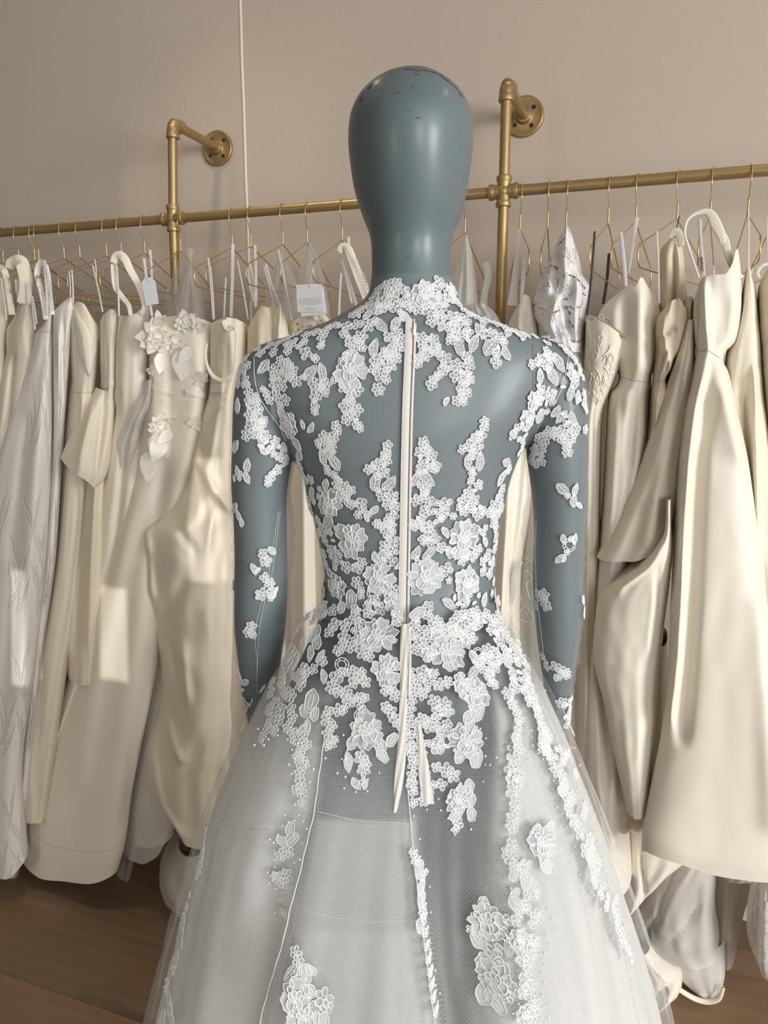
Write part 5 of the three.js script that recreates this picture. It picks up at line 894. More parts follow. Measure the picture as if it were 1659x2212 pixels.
// ---- left of the mannequin, from the edge of the picture inwards
makeGown('plain ivory gown cut off by the left edge of the photo', (t) => {
  const c = cloth([[566, -50, 20, 0.42], [640, -60, 22], [745, -70, 12], [900, -90, 12, 0.47], [1200, -110, 6], [1500, -130, -5], [1900, -150, -20, 0.6]], { seed: 1, top: [[-1, -30], [0.2, 0], [1, 14]] });
  part('bodice', c.geo(566, 745), M.crepe, t); part('skirt', c.geo(745, 1900), M.crepe, t);
  band('strap', [[-8, 610], [-2, 588], [6, 580], [14, 600], [20, 640], [26, 680]], 12, M.crepe, t); loopRibbon(t, [2, 600], [14, 690]);
});
makeGown('ivory halter gown with one wide strap and a deep V bodice', (t) => {
  const c = cloth([[648, 40, 64, 0.425], [668, 34, 68], [690, 24, 72], [712, 9, 75], [735, 8, 76], [762, 10, 78, 0.44], [790, 0, 76], [900, -22, 66, 0.49], [1100, -50, 50], [1500, -80, 20], [1900, -100, 0, 0.6]], { seed: 2, folds: [[[[30, 770], [10, 950]], 6, -0.02], [[[55, 690], [40, 760]], 16, 0.012]] });
  part('bodice', c.geo(648, 766), M.crepe, t); part('skirt', c.geo(764, 1900), M.crepe, t);
  band('strap', [[20, 580], [24, 570], [34, 566], [45, 566], [52, 585], [56, 615], [50, 655]], [16, 24, 26, 24], M.crepe, t, { label: 'wide folded halter strap' });
  band('strap', [[40, 604], [42, 630], [49, 655]], 14, M.crepe, t); loopRibbon(t, [62, 608], [76, 712], 6); loopRibbon(t, [70, 640], [79, 700], 5);
});
makeGown('white gown with an all-over raised leaf pattern, wide A-line panel', (t) => {
  const c = cloth([[676, 104, 112, 0.435], [700, 92, 113], [716, 77, 114], [740, 72, 115, 0.45], [765, 64, 115], [800, 52, 114, 0.47], [900, 22, 113, 0.51], [1000, -8, 111, 0.54], [1200, -34, 101, 0.58], [1450, -50, 78, 0.62], [1700, -66, 50, 0.64], [1875, -80, 62, 0.66]], { seed: 3, n: 3, waves: 0.009, waveFreq: 4, folds: [[[[96, 800], [70, 1000], [40, 1500]], 16, 0.012], [[[60, 900], [20, 1200]], 14, -0.012]], hem: [[-1, 30], [0.3, 20], [1, -10]] });
  part('bodice', c.geo(676, 742), M.cloque, t); part('skirt', c.geo(740, 1875), M.cloque, t); belt(t, c, 704, 716, 80, 112, M.crepe);
  band('strap', [[98, 572], [104, 600], [108, 640], [113, 680]], 10, M.cloque, t); band('strap', [[94, 565], [86, 570], [80, 590], [92, 640], [100, 690]], 11, M.cloque, t); loopRibbon(t, [95, 562], [103, 680], 7); loopRibbon(t, [97, 562], [116, 672], 6);
  part('lining_hem', cloth([[1790, -60, 40, 0.55], [1880, -70, 52], [1912, -80, 46, 0.6]], { seed: 9 }).geo(1790, 1912), M.organza, t);
});
makeGown('white raised-leaf gown, narrow, tucked behind the satin heart bodice', (t) => {
  const c = cloth([[641, 148, 156, 0.435], [655, 128, 162], [672, 114, 166], [700, 112, 158, 0.45], [800, 113, 148], [900, 113, 141, 0.48], [1000, 110, 136, 0.5], [1100, 101, 130], [1200, 91, 124, 0.54], [1400, 68, 98], [1600, 48, 76], [1750, 30, 66], [1870, 0, 56, 0.61]], { seed: 4, n: 2.8, folds: [[[[125, 720], [124, 1000]], 6, 0.01], [[[137, 700], [133, 900]], 4, -0.012]] });
  part('bodice', c.geo(641, 760), M.cloque, t); part('skirt', c.geo(758, 1870), M.cloque, t); loopRibbon(t, [155, 583], [158, 655], 5); loopRibbon(t, [149, 585], [152, 640], 4);
});
makeGown('ivory satin gown with a heart-shaped folded bodice flap', (t) => {
  const c = cloth([[655, 154, 196, 0.44], [668, 145, 206], [690, 143, 213], [730, 145, 215], [780, 150, 212], [820, 154, 208], [846, 150, 206, 0.45], [870, 148, 208], [950, 142, 200, 0.48], [1050, 135, 192], [1200, 122, 182, 0.52], [1350, 97, 165], [1450, 75, 150, 0.56], [1600, 55, 130], [1780, 35, 105, 0.6]], { seed: 5, top: [[-1, 14], [-0.4, -4], [0.2, 0], [1, 26]], folds: [[[[160, 850], [150, 1000]], 5, -0.012], [[[178, 850], [172, 1050]], 6, 0.014], [[[150, 1000], [120, 1350], [70, 1700]], 14, 0.016], [[[95, 1450], [75, 1700]], 9, -0.015]] });
  part('bodice', c.geo(655, 848), M.satin, t); part('skirt', c.geo(846, 1780), M.satin, t); seamLine(t, c, [[150, 847], [178, 849], [206, 846]]);
  // the flap: a turned-down heart of satin
  const f = [[146, 672], [151, 664], [160, 668], [172, 684], [186, 702], [198, 722], [205, 740], [206, 746], [208, 756], [205, 765], [200, 790], [193, 815], [184, 794], [168, 752], [154, 704]];
  const mid = [178, 728], g = new THREE.BufferGeometry(), pos = [], ring = (k, lift) => f.map(([x, y]) => c.at(mix(mid[0], x, k), mix(mid[1], y, k), lift));
  const rings = [ring(0.02, 0.019), ring(0.35, 0.018), ring(0.7, 0.016), ring(0.94, 0.013), ring(1, 0.011), ring(0.97, 0.004)], idx = []; rings.forEach((r) => r.forEach((p) => pos.push(p.x, p.y, p.z)));
  for (let r = 0; r < rings.length - 1; r++) for (let i = 0; i < f.length; i++) { const a = r * f.length + i, b = r * f.length + (i + 1) % f.length; idx.push(a, b, b + f.length, a, b + f.length, a + f.length); }
  g.setAttribute('position', new THREE.Float32BufferAttribute(pos, 3)); g.setAttribute('uv', new THREE.Float32BufferAttribute(pos.filter((_, i) => i % 3 < 2), 2)); g.setIndex(idx); g.computeVertexNormals(); part('folded_flap', g, M.satinBright, t, 'turned-down satin flap');
  loopRibbon(t, [200, 573], [222, 674], 5);
});
makeGown('ivory crepe gown with a flared peplum and rippled overskirt edge', (t) => {
  const c = cloth([[668, 232, 250, 0.44], [682, 218, 256], [700, 215, 256], [760, 214, 254], [828, 217, 252, 0.45], [850, 214, 252], [950, 190, 240, 0.47], [1100, 166, 236, 0.51], [1200, 150, 236], [1300, 131, 232, 0.54], [1366, 116, 228], [1400, 127, 222], [1440, 142, 216], [1480, 147, 210, 0.56]], { seed: 6, folds: [[[[150, 1220], [126, 1370]], 8, 0.016], [[[185, 1000], [165, 1400]], 7, -0.02], [[[205, 1000], [190, 1400]], 8, 0.015]] });
  part('bodice', c.geo(668, 834), M.crepe, t); part('skirt', c.geo(832, 1480), M.crepeWarm, t); belt(t, c, 822, 836, 218, 252, M.crepe);
  const p = cloth([[838, 206, 250, 0.455], [880, 186, 248, 0.48], [940, 158, 240, 0.52], [985, 138, 225, 0.55], [1004, 132, 205, 0.56]], { seed: 7, depth: 0.2, hem: [[-1, -8], [-0.6, 6], [0, 22], [0.6, 40], [1, 60]], folds: [[[[200, 860], [170, 1010]], 9, 0.022], [[[225, 860], [205, 1040]], 7, -0.018]] });
  part('peplum', p.geo(838, 1004), M.crepe, t); loopRibbon(t, [310, 565], [328, 685], 5); loopRibbon(t, [205, 560], [208, 600], 4, M.ribbonSheer);
});
makeGown('ivory halter gown with a long looped strap over the hanger', (t) => {
  const c = cloth([[668, 254, 320, 0.45], [690, 252, 321], [750, 246, 320], [840, 243, 318], [866, 241, 318, 0.46], [890, 246, 316], [950, 235, 312, 0.48], [1000, 228, 308], [1100, 210, 300, 0.51], [1200, 195, 290], [1300, 178, 250, 0.525], [1400, 163, 215], [1480, 150, 182, 0.54], [1580, 120, 142], [1660, 100, 112, 0.55]], { seed: 8, top: [[-1, 8], [-0.4, 14], [0.2, 8], [0.7, -12], [1, -26]], folds: [[[[262, 700], [256, 840]], 12, 0.01], [[[300, 700], [296, 840]], 12, -0.008], [[[250, 900], [200, 1250]], 9, 0.014], [[[275, 900], [240, 1300]], 9, -0.014]] });
  part('bodice', c.geo(668, 868), M.mikado, t); part('skirt', c.geo(866, 1660), M.crepe, t); belt(t, c, 842, 862, 243, 262, M.mikado, 'belt_tab');
  band('strap', [[245, 568], [250, 555], [260, 552], [270, 560], [281, 583], [301, 620], [311, 655], [312, 668], [305, 678]], [14, 17, 15, 12, 10], M.mikado, t, { z: 0.455, label: 'long halter loop' });
  band('strap', [[244, 571], [246, 600], [250, 622], [266, 644], [278, 660], [283, 682]], [10, 11, 9], M.mikado, t, { z: 0.445 }); loopRibbon(t, [252, 572], [257, 682], 6);
});
makeGown('strapless ivory gown covered with white fabric flowers and a thin belt', (t) => {
  const c = cloth([[684, 326, 456, 0.46], [700, 323, 457], [780, 321, 454], [835, 320, 448], [862, 319, 446, 0.475], [880, 315, 445], [930, 300, 440, 0.49], [990, 284, 430], [1080, 262, 404, 0.51], [1150, 243, 372], [1250, 218, 352, 0.535], [1350, 190, 346], [1450, 163, 340, 0.555], [1550, 128, 322], [1650, 100, 302, 0.575], [1750, 70, 284], [1850, 47, 270, 0.6], [1885, 40, 261], [1896, 44, 258]], { seed: 9, n: 3, waves: 0.005, waveFreq: 3, depth: 0.28, hem: [[-1, -12], [-0.5, 8], [0.3, 12], [0.9, 6], [1, -8]], top: [[-1, 6], [0, -2], [1, 10]], folds: [[[[300, 1050], [230, 1350], [170, 1700]], 20, 0.012], [[[355, 1000], [300, 1500], [268, 1800]], 18, -0.016]] });
  part('bodice', c.geo(684, 864), M.mikado, t); part('skirt', c.geo(862, 1896), M.crepe, t, 'plain flared skirt'); c.slant = 22; belt(t, c, 836, 848, 320, 376, M.mikado); c.slant = 8; belt(t, c, 846, 858, 400, 447, M.mikado, 'belt_bow');
  seamLine(t, c, [[75, 1815], [150, 1828], [230, 1832], [268, 1826]], 0.00028);
  fabricFlower(t, c, 344, 724, 44, [[14, 1.05, 0.08, 0], [12, 0.84, 0.22, 0.3], [10, 0.62, 0.42, 0.1], [8, 0.42, 0.7, 0.5]]); fabricFlower(t, c, 402, 698, 28, [[11, 1, 0.12, 0.2], [8, 0.7, 0.4, 0], [5, 0.4, 0.8, 0]]); fabricFlower(t, c, 381, 735, 28, [[10, 1, 0.12, 0.4], [7, 0.6, 0.4, 0]]); fabricFlower(t, c, 428, 700, 22, [[8, 1, 0.2, 0.1], [5, 0.6, 0.7, 0]], M.organzaPetal);
  fabricFlower(t, c, 352, 922, 36, [[12, 1, 0.1, 0.2], [10, 0.72, 0.28, 0], [6, 0.42, 0.6, 0.3]]); fabricFlower(t, c, 318, 872, 22, [[7, 1, 0.4, 0.3], [4, 0.6, 0.8, 0]]); fabricFlower(t, c, 296, 935, 22, [[7, 1, 0.35, 0.1], [4, 0.6, 0.8, 0]]); fabricFlower(t, c, 332, 800, 18, [[6, 1, 0.3, 0.2], [4, 0.6, 0.8, 0]]); fabricFlower(t, c, 432, 820, 20, [[6, 1, 0.2, 0.2]], M.organzaPetal); fabricFlower(t, c, 420, 915, 20, [[6, 1, 0.2, 0.5]], M.organzaPetal);
  for (const [x, y, l, a, w] of [[394, 755, 66, Math.PI - 0.05, 1.0], [372, 752, 40, Math.PI + 0.6, 0.9], [412, 750, 42, Math.PI - 0.7, 0.9], [350, 762, 44, Math.PI - 0.1, 0.9], [318, 828, 26, 2.0, 0.8], [330, 940, 52, Math.PI + 0.35, 1.0], [352, 945, 56, Math.PI - 0.4, 1.0], [340, 938, 50, Math.PI, 1.0], [325, 975, 66, Math.PI - 0.1, 0.85], [306, 925, 40, 2.2, 0.9], [372, 932, 40, Math.PI - 0.9, 0.9], [318, 712, 26, 1.9, 0.9], [316, 740, 28, 1.6, 0.9], [312, 752, 26, 2.2, 0.8], [345, 688, 22, 0.1, 1]]) loosePetal(t, c, x, y, l, a, w, y > 900 || x > 380 ? M.organzaPetal : M.petal);
  const tl = cloth([[820, 316, 330, 0.46], [870, 290, 325], [910, 268, 312, 0.49], [970, 246, 300], [1010, 250, 290]], { seed: 21, depth: 0.12 }); part('tulle_overlay', tl.geo(820, 1010), M.organza, t);
  loopRibbon(t, [450, 557], [461, 690], 7); loopRibbon(t, [455, 575], [463, 690], 4);
  band('hanger_loop', [[324, 540, 0.3], [327, 570, 0.3], [328, 610, 0.3]], 5, M.ribbonSheer, t); band('hanger_loop', [[311, 558], [316, 600, 0.455], [328, 682, 0.465]], 6, M.ribbon, t);
});
makeGown('sheer grey veil draped over a hanger behind the flowered gown', (t) => {
  const c = cloth([[533, 396, 416, 0.30], [550, 388, 424], [590, 372, 428], [640, 358, 438], [740, 340, 452, 0.33]], { seed: 10, depth: 0.16, folds: [[[[400, 560], [372, 700]], 8, -0.012], [[[408, 560], [420, 700]], 8, 0.012]] });
  part('veil_layer', c.geo(536, 740), M.veilSheer, t); const d = cloth([[585, 395, 418, 0.32], [620, 385, 425], [680, 362, 440], [740, 350, 448, 0.34]], { seed: 11, depth: 0.1 }); part('veil_layer', d.geo(585, 740), M.veilSheer, t);
});
makeGown('pale grey tulle gown with rounded hem behind the draped satin gown', (t) => {
  const c = cloth([[760, 452, 520, 0.40], [1000, 400, 480, 0.44], [1300, 310, 430, 0.48], [1500, 296, 420, 0.5], [1600, 290, 415], [1700, 278, 410, 0.53], [1800, 264, 400], [1850, 262, 372, 0.55]], { seed: 12, hem: [[-1, 12], [-0.3, 18], [0.4, 0], [1, -40]] });
  part('skirt', c.geo(760, 1850), M.organza, t); part('lining', cloth([[760, 460, 520, 0.38], [1300, 318, 430, 0.46], [1700, 284, 408, 0.51], [1830, 268, 376, 0.53]], { seed: 13 }).geo(760, 1830), M.crepe, t); part('bodice', cloth([[700, 470, 520, 0.38], [765, 456, 520, 0.4]], { seed: 14 }).geo(700, 765), M.crepe, t);
  part('net_underskirt', cloth([[1780, 255, 300, 0.46], [1860, 248, 296], [1922, 246, 284, 0.48]], { seed: 15 }).geo(1780, 1922), M.veilSheer, t);
});
makeGown('draped ivory satin gown with a hanging strap loop, beside the mannequin left arm', (t) => {
  const c = cloth([[686, 456, 532, 0.475], [700, 450, 535], [760, 449, 535], [835, 451, 522, 0.48], [852, 449, 520], [900, 432, 522, 0.5], [960, 415, 525], [1040, 398, 525, 0.53], [1080, 373, 522], [1120, 346, 520], [1160, 298, 515, 0.56], [1185, 298, 512], [1215, 306, 510], [1300, 313, 508, 0.565], [1380, 328, 508], [1450, 343, 510, 0.565], [1500, 347, 512], [1560, 342, 512], [1640, 318, 508, 0.575], [1700, 313, 505], [1740, 320, 500], [1780, 340, 490], [1815, 370, 470, 0.585]],
    { seed: 16, n: 2.4, waves: 0.01, waveFreq: 4, crumple: 0.01, depth: 0.28, hem: [[-1, -20], [-0.4, 6], [0.3, 22], [1, 30]], top: [[-1, 8], [0, 0], [1, 10]],
      folds: [[[[425, 985], [465, 1060], [500, 1110]], 12, 0.03], [[[435, 960], [440, 1100]], 9, -0.012], [[[320, 1165], [330, 1300]], 10, 0.02], [[[385, 1140], [420, 1190]], 9, -0.022], [[[455, 1110], [445, 1190]], 8, 0.02], [[[340, 1380], [370, 1330], [400, 1240]], 16, -0.02], [[[395, 1390], [405, 1500]], 10, 0.026], [[[370, 1400], [385, 1480]], 9, -0.016], [[[362, 1560], [395, 1640], [445, 1640]], 10, 0.02], [[[330, 1640], [350, 1740], [400, 1800]], 11, 0.02], [[[480, 1200], [470, 1500], [455, 1750]], 14, -0.016], [[[440, 1300], [430, 1600]], 18, 0.014]] });
  part('bodice', c.geo(686, 852, 96), M.satin, t); part('skirt', c.geo(850, 1815, 120), M.satin, t, 'crumpled satin skirt'); belt(t, c, 830, 848, 451, 494, M.satinBright, 'belt_tab');
  band('strap', [[484, 692], [492, 710], [506, 706], [511, 720], [509, 765], [506, 800], [495, 815], [478, 821], [460, 812], [448, 790], [444, 765], [447, 742]], [14, 11, 6, 5, 7, 9, 8, 5, 4], M.satinBright, t, { z: 0.5, label: 'hanging strap loop' });
  loopRibbon(t, [513, 563], [536, 690], 5); band('hanger_loop', [[503, 528, 0.33], [502, 600, 0.36], [499, 684, 0.4]], 7, M.ribbonSheer, t); band('hanger_loop', [[488, 600, 0.3], [484, 686, 0.36]], 4, M.ribbonSheer, t);
});
makeGown('warm ivory strapless gown hanging behind the mannequin left shoulder', (t) => {
  const c = cloth([[664, 552, 590, 0.47], [680, 538, 600], [710, 530, 610], [800, 528, 612, 0.48], [900, 522, 620], [1100, 500, 640, 0.5], [1300, 480, 650], [1600, 450, 660], [1800, 420, 650, 0.55]], { seed: 17, top: [[-1, 20], [-0.3, -4], [0.4, 0], [1, -12]], folds: [[[[560, 700], [555, 850]], 8, 0.01], [[[580, 900], [540, 1600]], 16, 0.02], [[[620, 1000], [610, 1400]], 12, -0.02]] });
  part('bodice', c.geo(664, 802), M.crepeWarm, t); part('skirt', c.geo(800, 1800), M.satin, t);
  const tr = cloth([[1850, 384, 440, 0.50], [1880, 366, 440], [1920, 348, 436, 0.53], [1945, 346, 428], [1970, 354, 414, 0.545], [1986, 378, 404, 0.55]], { seed: 18, depth: 0.2, folds: [[[[380, 1900], [395, 1950]], 9, -0.02], [[[400, 1960], [375, 1975]], 6, -0.015]] }); part('train', tr.geo(1850, 1986), M.organza, t, 'train lying in a fold on the floor');
  part('train_lining', cloth([[1852, 388, 440, 0.48], [1920, 356, 430, 0.5], [1975, 372, 400, 0.52]], { seed: 19, depth: 0.14 }).geo(1852, 1975), M.crepe, t);
  loopRibbon(t, [570, 575], [593, 664], 5); band('hanger_loop', [[551, 530, 0.33], [553, 600, 0.35], [552, 664, 0.38]], 6, M.ribbonSheer, t);
});
makeGown('ivory gown with a pointed folded cup just left of the printed card tag', (t) => {
  const c = cloth([[656, 602, 608, 0.475], [672, 594, 614], [690, 587, 620], [716, 578, 626], [760, 576, 650], [900, 590, 680, 0.48], [1100, 600, 690, 0.5], [1300, 600, 700], [1500, 590, 720], [1850, 560, 760, 0.55]], { seed: 20, folds: [[[[606, 665], [600, 740]], 5, 0.012], [[[655, 1000], [655, 1400]], 14, 0.02], [[[628, 1000], [625, 1400]], 9, -0.02], [[[690, 1100], [690, 1400]], 10, -0.02]] });
  part('bodice', c.geo(656, 820), M.satinBright, t); part('skirt', c.geo(818, 1850), M.mikado, t); loopRibbon(t, [601, 540], [630, 692], 7); band('hanger_loop', [[574, 570], [588, 620], [606, 664]], 5, M.ribbon, t);
});
makeGown('beaded ivory bodice gown under the printed card tag', (t) => {
  const c = cloth([[684, 634, 716, 0.47], [696, 626, 728], [740, 622, 745], [900, 630, 780, 0.48], [1200, 640, 800], [1700, 600, 900, 0.54]], { seed: 22, top: [[-1, 4], [-0.4, 0], [0, 8], [0.4, -4], [1, 18]] });
  part('bodice', c.geo(684, 800), M.crepe, t); part('skirt', c.geo(798, 1700), M.crepe, t);
  const bm = std({ color: lin(0.10, 0.085, 0.06), roughness: 0.3, metalness: 0.4 }), bg = new THREE.SphereGeometry(0.0014, 8, 6); for (let i = 0; i < 60; i++) { const m = part('bead', bg, i % 7 ? bm : M.gold, t); m.position.copy(c.at(rr(632, 722), rr(692, 724), 0.0012)); }
  band('strap', [[680, 690], [688, 680], [698, 684], [712, 700]], 10, M.crepe, t, { z: 0.485 }); loopRibbon(t, [738, 560], [768, 660], 5);
  band('hanger_loop', [[737, 590, 0.3], [734, 640, 0.33], [732, 690, 0.36]], 5, M.ribbonSheer, t);
});
makeGown('gown with a lace-edged shoulder strap close to the mannequin neck', (t) => {
  const c = cloth([[680, 745, 800, 0.45], [760, 730, 830], [1000, 720, 900, 0.48], [1400, 700, 960], [1800, 690, 1000, 0.54]], { seed: 23 });
  part('bodice', c.geo(680, 820), M.crepe, t); part('skirt', c.geo(818, 1800), M.crepe, t);
  band('strap', [[734, 545], [740, 535], [750, 538], [762, 565], [776, 605], [790, 640], [800, 668]], [16, 20, 19, 18, 18], M.crepe, t, { z: 0.455, label: 'strap edged with small lace scallops' });
  const sg = new THREE.TorusGeometry(0.0032, 0.0009, 6, 12); for (let i = 0; i < 16; i++) { const k = i / 15, m = part('lace_scallop', sg, M.cord, t); m.position.copy(onZ(mix(752, 800, k) + 8 * Math.sin(k * 3), mix(538, 655, k), 0.462)); m.lookAt(EYE); m.scale.set(rr(0.8, 1.3), rr(0.8, 1.3), 1); }
  loopRibbon(t, [738, 560], [760, 655], 7); loopRibbon(t, [740, 560], [772, 662], 5); band('hanger_loop', [[753, 512, 0.26], [754, 540, 0.28]], 6, M.ribbonSheer, t);
});
makeGown('sheer veil hanging behind the printed card tag', (t) => {
  const c = cloth([[548, 600, 612, 0.28], [590, 586, 634], [640, 574, 655], [720, 566, 668, 0.31]], { seed: 24, depth: 0.12 }); part('veil_layer', c.geo(548, 720), M.veilSheer, t);
  const d = cloth([[522, 664, 672, 0.26], [560, 652, 690], [620, 640, 705], [700, 630, 716, 0.29]], { seed: 25, depth: 0.1 }); part('veil_layer', d.geo(522, 700), M.veilSheer, t);
});
makeGown('lace-sleeved gown seen as scraps between two hangers left of the mannequin neck', (t) => {
  const c = cloth([[570, 528, 545, 0.25], [600, 530, 552], [650, 540, 560, 0.27]], { seed: 26, depth: 0.08 }); part('sleeve', c.geo(570, 650), M.organza, t);
});
// ---- between the mannequin and its right arm, and to the right
makeGown('sheer veil and lace strap hanging right behind the mannequin neck', (t) => {
  const c = cloth([[506, 1002, 1010, 0.36], [540, 990, 1020], [600, 978, 1028], [680, 965, 1035, 0.38]], { seed: 27, depth: 0.12 }); part('veil_layer', c.geo(506, 680), M.organza, t);
  band('strap', [[1046, 568], [1052, 575], [1054, 600], [1046, 640], [1042, 690]], [12, 16, 14, 18], M.organza, t, { z: 0.33 });
  part('flounce', cloth([[655, 1015, 1050, 0.4], [680, 1005, 1075], [720, 1000, 1090, 0.42]], { seed: 28, depth: 0.1, crumple: 0.02 }).geo(655, 720), M.organza, t);
});
makeGown('soft ivory gown on sheer straps right of the right upright pipe', (t) => {
  const c = cloth([[640, 1118, 1150, 0.42], [660, 1104, 1156], [700, 1096, 1165], [800, 1088, 1175, 0.44], [1000, 1074, 1160, 0.47], [1100, 1068, 1150], [1250, 1058, 1130], [1450, 1040, 1140, 0.52], [1800, 1000, 1160, 0.56]], { seed: 29, top: [[-1, 24], [0, -4], [0.6, 0], [1, 8]], folds: [[[[1122, 680], [1118, 900]], 6, 0.012], [[[1140, 680], [1136, 900]], 5, -0.012], [[[1100, 980], [1082, 1350]], 10, 0.022]] });
  part('bodice', c.geo(640, 830), M.crepe, t); part('skirt', c.geo(828, 1800), M.satinBright, t);
  band('strap', [[1122, 495], [1116, 540], [1112, 600], [1106, 660]], [6, 8, 12, 22], M.veilSheer, t, { z: 0.42 }); band('strap', [[1132, 555], [1130, 600], [1126, 650]], [6, 9, 7], M.veilSheer, t, { z: 0.43 });
});
makeGown('pale gown with outlined flower embroidery, seen between the torso and the right sleeve', (t) => {
  const c = cloth([[1000, 1140, 1185, 0.44], [1150, 1128, 1180, 0.46], [1250, 1116, 1185], [1340, 1106, 1190, 0.5], [1500, 1098, 1200], [1800, 1080, 1220, 0.56]], { seed: 30 });
  part('skirt', c.geo(1000, 1800), M.organza, t); part('lining', cloth([[1000, 1144, 1185, 0.42], [1340, 1112, 1188, 0.48], [1800, 1085, 1215, 0.54]], { seed: 31 }).geo(1000, 1800), M.crepe, t);
  const cordOf = (pts) => part('embroidery', tube(pts.map(([x, y]) => c.at(x, y, 0.003)), 0.0011, { sides: 6 }), M.cord, t);
  cordOf([[1118, 1262], [1124, 1240], [1140, 1236], [1150, 1250], [1138, 1262], [1144, 1290], [1150, 1300]]); cordOf([[1122, 1330], [1134, 1312], [1144, 1318], [1152, 1338], [1136, 1346], [1124, 1340]]); cordOf([[1116, 1310], [1122, 1290], [1128, 1300]]); cordOf([[1112, 1352], [1120, 1356], [1118, 1366], [1128, 1370]]); cordOf([[1126, 1220], [1134, 1208], [1148, 1214]]);
  band('ribbon_tie', [[1126, 1212], [1112, 1240], [1108, 1280], [1102, 1310]], [10, 12, 10], M.organza, t, { z: 0.5 });
});
// white floral lace, its holes cut out
const laceHole = (() => { const S = 512, spots = []; for (let i = 0; i < 9; i++) { let x = rr(0, 1), y = rr(0, 1), a = rr(0, 6.28); for (let k = 0; k < 11; k++) { spots.push([x, y, rr(0.011, 0.021)]); x += 0.032 * Math.cos(a); y += 0.032 * Math.sin(a); a += rr(-0.5, 0.5); } } return dataTexture(S, S, (u, v) => { let k = 0; for (const [x, y, r] of spots) { const dx = Math.abs(u - x), dy = Math.abs(v - y), d = Math.hypot(Math.min(dx, 1 - dx), Math.min(dy, 1 - dy)); k = Math.max(k, 1 - sstep(r * 0.7, r, d)); } const fine = fbm(u, v, 64, 2, 3) > -0.2 ? 1 : 0.1; const a = 245 * (1 - k * fine); return [a, a, a]; }); })();
laceHole.repeat.set(6.5, 6.5);
M.whiteLace = phys({ color: lin(0.86, 0.85, 0.855), roughness: 0.7, transparent: true, opacity: 1, alphaMap: laceHole, transmission: 0.2, thickness: 0 });
makeGown('gown with white floral lace sleeve bunched up on its hanger', (t) => {
  const c = cloth([[489, 1218, 1230, 0.455], [500, 1208, 1238], [520, 1200, 1244], [545, 1188, 1252], [580, 1172, 1258], [600, 1165, 1270], [615, 1160, 1275], [650, 1152, 1268], [675, 1152, 1262], [700, 1166, 1261], [735, 1180, 1258], [800, 1190, 1262], [900, 1196, 1264, 0.48]], { seed: 32, depth: 0.2, n: 2.1, crumple: 0.016, nu: 110, folds: [[[[1226, 500], [1218, 600]], 8, 0.02], [[[1200, 560], [1206, 640]], 9, -0.02], [[[1204, 635], [1185, 720]], 9, 0.026], [[[1215, 650], [1236, 730]], 8, -0.022], [[[1246, 600], [1240, 700]], 8, 0.016]] });
  part('lace_sleeve', c.geo(489, 760), M.whiteLace, t, 'white floral lace with small cut holes'); part('skirt', cloth([[690, 1156, 1268, 0.42], [900, 1180, 1280], [1200, 1190, 1290, 0.46], [1700, 1180, 1320, 0.54]], { seed: 33 }).geo(690, 1700), M.crepe, t);
  part('lining', cloth([[650, 1160, 1215, 0.44], [690, 1160, 1232], [760, 1172, 1250, 0.45]], { seed: 34, depth: 0.16 }).geo(650, 760), M.organza, t);
  const fl = (x, y, r, n = 8) => { const g = []; for (let i = 0; i < n; i++) { const a = i / n * 6.283; g.push(tube([c.at(x, y, 0.003), c.at(x + r * Math.cos(a) * 0.6 + 2, y + r * Math.sin(a) * 0.6, 0.004), c.at(x + r * Math.cos(a), y + r * Math.sin(a), 0.003)], 0.0008, { seg: 5, sides: 5, caps: false })); } part('embroidered_flower', merged(g), M.cord, t); };
  fl(1174, 616, 10, 8); fl(1164, 648, 9, 8); fl(1228, 628, 15, 11); fl(1210, 716, 14, 10); fl(1232, 560, 14, 7); fl(1212, 555, 12, 6); fl(1245, 600, 11, 7); fl(1190, 575, 9, 7);
  M.hollow = std({ color: lin(0.16, 0.105, 0.075), roughness: 0.9 });
  const disc = (() => { const q = [0, 0, 0], ix = []; for (let i = 0; i < 9; i++) { const a = i / 9 * 6.283, k = [1, 0.7, 1.1, 0.8, 1.05, 0.65, 1, 0.85, 1.1][i]; q.push(k * Math.cos(a), k * Math.sin(a), 0); ix.push(0, 1 + i, 1 + (i + 1) % 9); } const g = new THREE.BufferGeometry(); g.setAttribute('position', new THREE.Float32BufferAttribute(q, 3)); g.setIndex(ix); g.computeVertexNormals(); return g; })();
  for (const run of [[[612, 468], [700, 408]], [[482, 590], [548, 606]], [[482, 706], [540, 700], [612, 720], [600, 764]], [[516, 770], [524, 790]], [[740, 822], [830, 862], [930, 972]], [[505, 905], [530, 965]], [[620, 868], [628, 980]], [[690, 1104], [745, 1096]], [[700, 1186], [760, 1270]], [[745, 1350], [795, 1440]], [[570, 1274], [650, 1226]], [[760, 1570], [840, 1600], [905, 1530]], [[900, 1020], [930, 1044]], [[340, 1130], [372, 1156]], [[480, 1490], [496, 1480]]]) {
    for (let i = 0; i < run.length - 1; i++) { const n = Math.max(2, Math.round(Math.hypot(run[i + 1][0] - run[i][0], run[i + 1][1] - run[i][1]) / 17)); for (let k = 0; k < n; k++) { const x = 1090 + (mix(run[i][0], run[i + 1][0], k / n) + rr(-6, 6)) / 5.35, y = 440 + (mix(run[i][1], run[i + 1][1], k / n) + rr(-6, 6)) / 5.35; if (y < 495 || y > 752) continue; const m = part('cutwork_hole', disc, M.hollow, t); m.position.copy(c.at(x, y, 0.003)); m.lookAt(EYE); m.rotateZ(rr(0, 6)); m.scale.setScalar(rr(0.0011, 0.0023)); } }
  }
